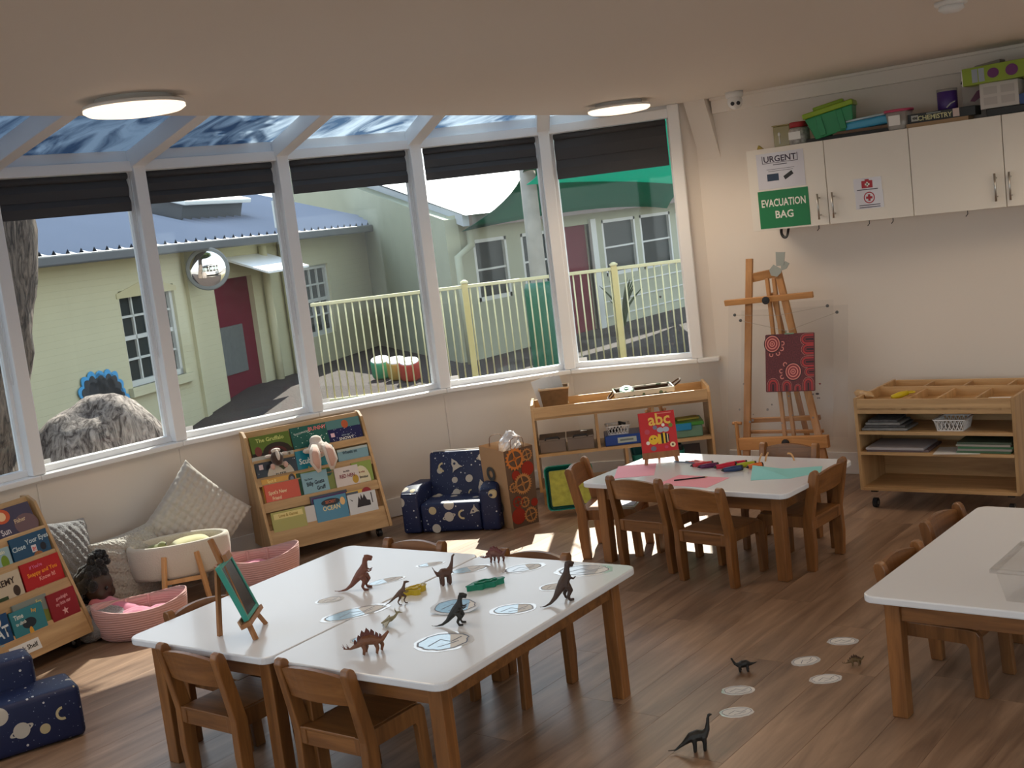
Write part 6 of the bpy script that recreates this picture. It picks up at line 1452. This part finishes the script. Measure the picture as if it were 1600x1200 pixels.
dino('small brown dinosaur running beside the yellow cutter', 'raptor', -3.087, 3.124, H1T, 40, .088, dm('umber', (.10, .055, .035)))
dino('long-necked brown dinosaur beside the table seam', 'sauropod_up', -3.082, 3.372, H1T, 62, .112, DB)
dino('small spiky dinosaur with green legs at the far table edge', 'stego', -3.068, 3.665, H1T, 10, .062, dm('plum', (.13, .05, .04)), dm('plum_plate', (.16, .05, .05)))
dino('black dinosaur with open jaws next to the blue drawn shapes', 'rex', -2.723, 3.018, H1T, 36, .112, BLK)
dino('dark brown dinosaur standing near the right table edge', 'rex', -2.505, 3.35, H1T, 72, .138, dm('dark_umber', (.05, .028, .022)))
dino('pale olive winged dinosaur lying by the seam', 'ptero', -2.972, 2.935, H1T, 45, .06, dm('olive', (.24, .21, .12)), dm('cream_wing', (.42, .39, .30)))
dino('brown plated stegosaurus at the front of the joined tables', 'stego', -2.835, 2.70, H1T, 38, .078, dm('russet', (.17, .065, .03)), dm('rust_plate', (.11, .03, .02)))
dino('small black long-necked dinosaur on the floor facing left', 'sauropod_low', -2.231, 4.07, 0, 212, .058, BLK)
dino('black long-necked dinosaur on the floor at the bottom edge', 'sauropod', -2.057, 3.393, 0, 40, .125, BLK)
dino('tiny brown dinosaur on the floor by the right table leg', 'stego', -1.859, 4.266, 0, 30, .042, dm('mustard_brown', (.16, .10, .04)), dm('brown_plate', (.09, .05, .03)))

# cookie cutters
def cutter(label, M, pts, mt, h=.022):
    t = thing('dough_cutter', label, 'cutter', M, 'plastic dinosaur dough cutters')
    P = smoothpts([(p[0], p[1], 0) for p in pts] + [(pts[0][0], pts[0][1], 0)], 4)[:-1]; n = len(P); c = sum(P, Vector()) / n
    I = [p + (c - p).normalized() * .004 for p in P]; O = [p + (p - c).normalized() * .004 for p in P]
    vs = [(p.x, p.y, 0) for p in P] + [(p.x, p.y, h) for p in P] + [(p.x, p.y, h) for p in I] + [(p.x, p.y, 0) for p in I]
    ob('cutter_wall', MB().add(vs, [(a * n + j, a * n + (j + 1) % n, ((a + 1) % 4) * n + (j + 1) % n, ((a + 1) % 4) * n + j) for a in range(4) for j in range(n)]), mt, t)
    ob('cutter_plate', MB().prism([(p.x, p.y) for p in O], h - .004, h), mt, t)
    ob('cutter_ridge', MB().tube([(p.x * .6 + c.x * .4, p.y * .6 + c.y * .4, h + .002) for p in P], .003, 6), mt, t)
REXO = [(-.055, -.02), (-.02, -.015), (.0, -.035), (.02, -.03), (.015, -.005), (.035, .0), (.05, .02), (.035, .035), (.01, .025), (-.02, .02), (-.04, .0)]
cutter('yellow dinosaur dough cutter on the table seam', TR(-3.135, 3.245, H1T, .9), REXO, mat('cutter_yellow', (.55, .40, .02), .35))
cutter('green dinosaur dough cutter on the joined tables', TR(-2.906, 3.388, H1T, 1.0), [(-.075, -.012), (-.04, -.02), (-.02, -.03), (.0, -.018), (.03, -.028), (.045, -.012), (.075, -.006), (.07, .012), (.03, .012), (.01, .028), (-.03, .02), (-.05, .006)], mat('cutter_green', (.005, .20, .12), .35))

# laminated drawn shapes
M_LAMF = mat('laminating_film', (.74, .76, .78), .06, coat=1., spec=.8)
def pencil(name, c, c2):
    return mat('crayon_' + name, c, .12, coat=.9, var=(70, .25), spec=.6)
CRB_SKY, CRG = pencil('blue', (.36, .62, .92), None), pencil('grey', (.38, .39, .42), None); LINE = mat('crayon_line', (.14, .17, .24), .4)  # blue drawing, brightened in colour to stand for sky reflected in the film
def oval(a, b, n=28, jit=.06, seed=0):
    r = random.Random(seed); return [(a * math.cos(2 * PI * k / n) * (1 + r.uniform(-jit, jit)), b * math.sin(2 * PI * k / n) * (1 + r.uniform(-jit, jit))) for k in range(n)]
def shape_card(label, x, y, z, ang, a, b, seed, tint=CRB_SKY, part=.55, lift=0., group='laminated drawn shapes on the tables'):
    M = TR(x, y, z + .0002, R_(ang), lift)
    t = thing('drawn_shape', label, 'paper cut-out', M, group)
    ob('film', MB().prism(oval(a, b, seed=seed, jit=.05), 0, .0008), M_LAMF, t)
    r = random.Random(seed + 50)
    o = oval(a * .86, b * .84, seed=seed + 3, jit=.06)
    ob('paper', MB().prism(o, .0008, .0012), M_PAPER, t)
    if tint:
        cutx = a * (part * 2 - 1)
        ob('coloured_area', MB().poly([(min(p[0], cutx) * .94, p[1] * .92) for p in o], .0015), tint, t, recalc=False)
    ob('outline', MB().stroke([(p[0] * .95, p[1] * .94) for p in o + [o[0]]], min(a, b) * .06, .0018).stroke([(-a * .5, -b * .3), (-a * .1, b * .25), (a * .25, -b * .1), (a * .6, b * .3)], min(a, b) * .06, .0018).stroke([(-a * .2, -b * .5), (a * .2, -b * .3), (a * .5, -b * .1)], min(a, b) * .05, .0018), LINE, t, recalc=False)
    return t
sc_ = [('long blue and grey drawn oval across the table seam', -3.198, 2.992, 62, .135, .062, CRB_SKY, .6), ('pointed drawn leaf shape beside the tall red-brown dinosaur', -3.365, 3.331, 62, .085, .038, CRB_SKY, .5),
       ('small pale drawn shape at the tail of the red-brown dinosaur', -3.416, 3.075, 50, .055, .04, None, 0), ('faint narrow drawn shape behind the long-necked dinosaur', -3.331, 3.565, 50, .06, .03, CRB_SKY, .4),
       ('blue and grey drawn oval right of the long-necked dinosaur', -3.117, 3.552, 55, .085, .045, CRB_SKY, .5), ('grey striped drawn oval near the far table edge', -2.905, 3.625, 50, .09, .055, CRG, .6),
       ('large clear oval behind the dark dinosaur at the right', -2.646, 3.665, 20, .115, .075, CRG, .75), ('faint drawn oval left of the dark right-hand dinosaur', -2.643, 3.463, 45, .055, .045, None, 0),
       ('blue and grey drawn oval near the right table edge', -2.636, 3.209, 35, .085, .06, CRB_SKY, .6), ('large blue drawn oval in front of the black dinosaur', -2.664, 2.864, 40, .10, .095, CRB_SKY, .62), ('small blue drawn scrap behind the plated dinosaur', -2.955, 2.79, 45, .05, .045, CRB_SKY, .8)]
for k, (lab, x, y, a, p, q_, tn, pt) in enumerate(sc_): shape_card(lab, x, y, H1T, a, p, q_, k * 7 + 1, tn, pt)
shape_card('curled blue drawn shape under the black dinosaur tail', -2.845, 3.14, H1T + .012, 30, .09, .062, 77, CRB_SKY, .8, lift=.16)
for k, (lab, x, y, a) in enumerate([('white dinosaur footprint card, farthest on the floor', -2.003, 4.492, 20), ('white dinosaur footprint card left of the tiny brown dinosaur', -2.054, 4.246, 60), ('white dinosaur footprint card below the tiny brown dinosaur', -1.912, 4.105, 40), ('white dinosaur footprint card below the small black dinosaur', -2.168, 3.893, 30), ('white dinosaur footprint card above the tall black dinosaur', -2.082, 3.714, 35)]):
    shape_card(lab, x, y, .0, a, .062, .046, k * 11 + 5, None, group='white footprint cards on the floor')

# ------------------------------------------------------------------ little chalkboard easel on the left table
t = thing('chalkboard_easel', 'small wooden table easel with back leg on the left table', 'easel')
M_SML = wood('small_easel_wood', srgb(128, 84, 50), srgb(170, 118, 72), 2, 8, .45)
zt_ = H1T
apx = Vector((-3.512, 2.652, zt_ + .355)); fA = Vector((-3.352, 2.655, zt_)); fB = Vector((-3.454, 2.791, zt_)); bl_ = Vector((-3.527, 2.638, zt_))
nrm = Vector((.80, .60, 0)); wv = (fB - fA).normalized()
ob('front_leg', MB().bar(fA, apx + wv * -.012, .013, .016), M_SML, t); ob('front_leg', MB().bar(fB, apx + wv * .016 + Vector((-.0, 0, -.10)), .013, .016), M_SML, t)
ob('centre_post', MB().bar((fA + fB) / 2 * .55 + apx * .45 - Vector((0, 0, .02)), apx + Vector((0, 0, -.005)), .013, .016), M_SML, t)
ob('back_leg', MB().bar(bl_, apx * .72 + ((fA + fB) / 2) * .28 - Vector((.02, .02, .0)), .013, .016), M_SML, t)
md = (fA + fB) / 2
lean = (apx - md).normalized()
TF = FR(md + lean * .075 + nrm * .012, -wv, lean)      # board frame: x to the right seen from the front
ob('ledge', MB().box(-.10, .10, -.016, .0, -.004, .034, TF), M_SML, t); ob('ledge_lip', MB().box(-.10, .10, -.016, .016, .03, .036, TF), mat('peach_ledge', (.50, .30, .18), .5), t)
ob('clamp', MB().box(-.03, .03, .215, .24, -.02, -.004, TF), M_SML, t)
c_ = thing('mini_chalkboard', 'little chalkboard with teal frame standing on the small easel', 'chalkboard', TF @ Matrix.Translation((0, .002, .0)))
bw_, bh_ = .17, .215
ob('slate', MB().box(-bw_ / 2 + .01, bw_ / 2 - .01, .01, bh_ - .01, .004, .013), mat('black_slate', (.025, .028, .035), .22, var=(9, .5)), c_)
ob('frame', MB().box(-bw_ / 2, -bw_ / 2 + .014, 0, bh_, 0, .019).box(bw_ / 2 - .014, bw_ / 2, 0, bh_, 0, .019).box(-bw_ / 2 + .014, bw_ / 2 - .014, 0, .014, 0, .019).box(-bw_ / 2 + .014, bw_ / 2 - .014, bh_ - .014, bh_, 0, .019), mat('teal_frame_paint', (.04, .30, .24), .4), c_, bevel=.002)

# ------------------------------------------------------------------ things on the abc table
zt_ = H2T
wv = Vector((.80, .598, 0)); nv_ = Vector((.598, -.80, 0)); o_ = Vector((-3.455, 5.615, zt_))
t = thing('book_easel', 'small wooden easel holding the red abc book', 'easel')
ob('front_leg', MB().bar(o_ - wv * .085 + nv_ * .02, o_ - wv * .03 - nv_ * .055 + Vector((0, 0, .30)), .013, .016), M_SML, t); ob('front_leg', MB().bar(o_ + wv * .085 + nv_ * .02, o_ + wv * .03 - nv_ * .055 + Vector((0, 0, .30)), .013, .016), M_SML, t)
ob('back_leg', MB().bar(o_ - nv_ * .11, o_ - nv_ * .05 + Vector((0, 0, .26)), .012, .014), M_SML, t)
ob('ledge', MB().bar(o_ - wv * .10 + nv_ * .022 + Vector((0, 0, .05)), o_ + wv * .10 + nv_ * .022 + Vector((0, 0, .05)), .014, .034, up=(0, 0, 1)), M_SML, t)
AB = FR(o_ + nv_ * .026 + Vector((0, 0, .059)), wv, Vector((0, 0, 1)) - nv_ * .24)
RED, YEL = (196, 26, 34), (236, 190, 84)
ab = book('thick red board book titled abc with a bumblebee cover', AB, .195, .225, RED, [('abc', .088, YEL, .012, .182, .02)],
     [('r', (226, 140, 130), -.0, .08, .2125, .2165), ('e', (232, 190, 40), -.03, .075, .026, .026), ('e', (44, 30, 20), -.04, .08, .004, .004), ('e', (44, 30, 20), -.022, .082, .004, .004), ('p', (232, 190, 40), [(-.008, .05), (-.004, .105), (.012, .10), (.012, .05)]), ('r', (30, 24, 22), .012, .024, .05, .108), ('r', (232, 190, 40), .024, .034, .05, .108), ('r', (30, 24, 22), .034, .044, .052, .106), ('r', (236, 214, 160), .044, .049, .056, .102), ('r', (30, 24, 22), .049, .055, .06, .098),
      ('e', (170, 182, 196), .012, .125, .018, .014), ('e', (170, 182, 196), .042, .125, .018, .014), ('e', (120, 120, 140), -.015, .14, .012, .012), ('e', (236, 230, 220), .03, .15, .009, .009), ('e', (110, 130, 50), .07, .145, .011, .011), ('e', (190, 70, 90), -.06, .12, .014, .014), ('e', (236, 230, 220), -.062, .06, .010, .010), ('e', (110, 110, 124), -.035, .028, .015, .013), ('e', (236, 214, 170), .07, .04, .015, .014), ('e', (90, 70, 50), .07, .04, .006, .006), ('e', (200, 60, 90), .035, .03, .010, .008)], th=.026)
for s in (-1, 1): ob('peg_top', MB().ball(tuple(o_ + wv * s * .05 - nv_ * .035 + Vector((0, 0, .285))), .01, 8, 6), M_SML, t)
def sheet_on(label, x, y, ang, w, d, c, name='coloured_paper', z=zt_):
    return tag(ob(name, MB().box(-w / 2, w / 2, -d / 2, d / 2, 0, .0008), flat('paper_' + name + label.split()[0], c, .7), M=TR(x, y, z + .0002, R_(ang))), label, 'paper')
sheet_on('pink paper sheet left of the abc book easel', -3.50, 5.42, 28, .21, .297, (240, 170, 188))
sheet_on('rose pink paper sheet with a black pencil on it', -3.06, 5.25, -4, .297, .21, (238, 158, 172))
vs = [(-.17, -.08, .0), (.02, -.11, .0), (.17, -.03, .0), (.19, .10, .0), (.0, .06, .012), (-.15, .12, .03), (-.06, -.02, .02)]
tp = MB().add(vs, [(0, 1, 6), (1, 4, 6), (1, 2, 3, 4), (4, 5, 6), (0, 6, 5)])
to = ob('folded_paper', tp, flat('paper_teal', (138, 206, 206), .7), M=TR(-2.66, 5.46, zt_ + .0012, .5), recalc=False); s = to.modifiers.new('t', 'SOLIDIFY'); s.thickness = .0008; tag(to, 'teal paper sheet with a folded corner near the right chair', 'paper')
sheet_on('white paper lying on the sunlit left chair', -3.60, 5.40, 20, .16, .12, (206, 206, 214), 'seat_paper', .2645)
def pencil_(label, x, y, ang, c, L=.17, r=.0036, z=zt_):
    t = thing('pencil', label, 'pencil', TR(x, y, z + .0012 + r, R_(ang)), 'pencils on the abc table')
    ob('shaft', MB().cyl((-L / 2, 0, 0), (L / 2 - .015, 0, 0), r, n=6), c, t); ob('tip', MB().cyl((L / 2 - .015, 0, 0), (L / 2, 0, 0), r, .0005, n=6), M_BIRCH, t)
pencil_('black pencil on the rose pink paper', -3.09, 5.285, 36, M_INK)
pencil_('slate blue pencil at the foot of the abc easel', -3.30, 5.62, -8, mat('slate_blue', (.12, .17, .24), .4)); pencil_('grey pencil next to the coral crayons', -3.255, 5.63, -14, mat('mid_grey', (.22, .22, .24), .4), .14)
for k in range(3):
    pencil_(['coral pencil nearest the camera in the coral bunch', 'coral pencil in the middle of the coral bunch', 'coral pencil farthest in the coral bunch'][k], -3.235 + .008 * k, 5.61 + .016 * k, -20, mat('coral_paint', (.60, .16, .15), .4), .12, .005)
def marker(label, x, y, ang, c, cap, L=.10, r=.0125, tip=True):
    t = thing('chunky_marker', label, 'marker', TR(x, y, zt_ + r, R_(ang)), 'chunky markers on the abc table')
    ob('barrel', MB().tube([(-L / 2, 0, 0), (-L * .1, 0, 0), (L * .35, 0, 0), (L * .42, 0, 0)], [r * .75, r, r, r * .9], 12), c, t, smooth=True)
    ob('cap', MB().tube([(L * .42, 0, 0), (L * .5, 0, 0)], [r * 1.02, r * .9], 12), cap, t)
    if tip: ob('tip', MB().tube([(-L * .5, 0, 0), (-L * .62, 0, -r * .2)], [r * .7, r * .15], 10), M_INK, t)
mk = lambda n, c=(0, 0, 0): mat('marker_' + n, c, .3)
marker('red marker left of the purple one', -3.17, 5.56, 40, mk('red', (.50, .03, .05)), M_BLACK, .11)
marker('purple marker beside the red one', -3.12, 5.535, 42, mk('purple', (.10, .015, .08)), M_BLACK, .10)
marker('crimson marker with dark tip in the middle of the table', -3.02, 5.535, 45, mk('crimson', (.52, .01, .04)), M_BLACK, .11, .015)
marker('crimson marker lying behind its twin', -2.995, 5.60, 32, mk('crimson'), M_BLACK, .11, .013, False)
marker('navy marker in front of the crimson ones', -2.95, 5.475, 42, mk('navy', (.02, .045, .13)), M_BLACK, .10, .0145)
marker('lime marker with a clear nozzle', -2.925, 5.575, 40, mk('lime', (.36, .40, .02)), M_BLACK, .10, .014, False)
marker('orange marker at the right of the group', -2.865, 5.555, 50, mk('orange', (.65, .15, .02)), M_BLACK, .08, .014)
tag(ob('clear_nozzle', MB().tube([(0, 0, 0), (.08, 0, 0)], [.006, .004], 8), mat('glassy_plastic', (.6, .62, .62), .15, coat=.5), M=TR(-2.955, 5.70, zt_ + .006, R_(-60))), 'clear thin tube lying behind the lime marker', 'tube')
for k, (x, y, a) in enumerate(((-2.90, 5.69, .3), (-2.878, 5.715, .2), (-2.752, 5.735, .9))):
    tag(ob('dough_peg', MB().tube(smoothpts([(-.012, 0, 0), (-.006, 0, .025), (.004, 0, .045), (.012, 0, .058)] if k < 2 else [(.02, 0, 0), (.012, 0, .03), (-.004, 0, .05), (-.022, 0, .052)], 3), .006, 8), M_PINE, M=TR(x, y, zt_, a) @ Matrix.Scale(.8, 4)), ['pale wooden stick standing up, left of three', 'pale wooden stick standing up, middle of three', 'pale curved wooden stick standing alone toward the right chair'][k], 'stick', 'small wooden sticks on the abc table')

# ------------------------------------------------------------------ clear box on the right table
M_CLB = clear('clear_box_plastic', (.98, .98, .98), .04, rough=.05, dust=.14, dustcol=(.8, .78, .76), dscale=3)
t = thing('clear_box', 'clear plastic storage box on the right-hand table', 'box', TR(-1.19, 3.87, H3T + .0005, R_(-1.6)))
def shell(x0, x1, y0, y1, z0, z1, fl):
    lo_ = [(x0 + fl, y0 + fl, z0), (x1 - fl, y0 + fl, z0), (x1 - fl, y1 - fl, z0), (x0 + fl, y1 - fl, z0)]; hi_ = [(x0, y0, z1), (x1, y0, z1), (x1, y1, z1), (x0, y1, z1)]
    return MB().add(lo_ + hi_, [(0, 1, 2, 3), (0, 1, 5, 4), (1, 2, 6, 5), (2, 3, 7, 6), (3, 0, 4, 7)])
ob('box_shell', shell(0, .42, 0, .30, 0, .10, .02), M_CLB, t, recalc=False)
ob('rim', MB().box(-.015, .435, -.015, .0, .10, .112).box(-.015, .435, .30, .315, .10, .112).box(-.015, .0, 0, .30, .10, .112).box(.42, .435, 0, .30, .10, .112), clear('clear_rim_plastic', (.95, .95, .95), .06, rough=.1, dust=.3, dustcol=(.7, .68, .66)), t)
ob('lid', MB().box(-.015, .435, -.015, .315, .112, .114), M_CLB, t)
tag(ob('grey_toy', MB().tube(smoothpts([(0, 0, .015), (.03, .02, .05), (.06, 0, .03), (.09, .03, .055)], 4), .014, 8), mat('slate_grey_rubber', (.07, .07, .08), .5), M=TR(-1.10, 3.93, H3T + .004)), 'dark grey rubber toy inside the clear box', 'toy')
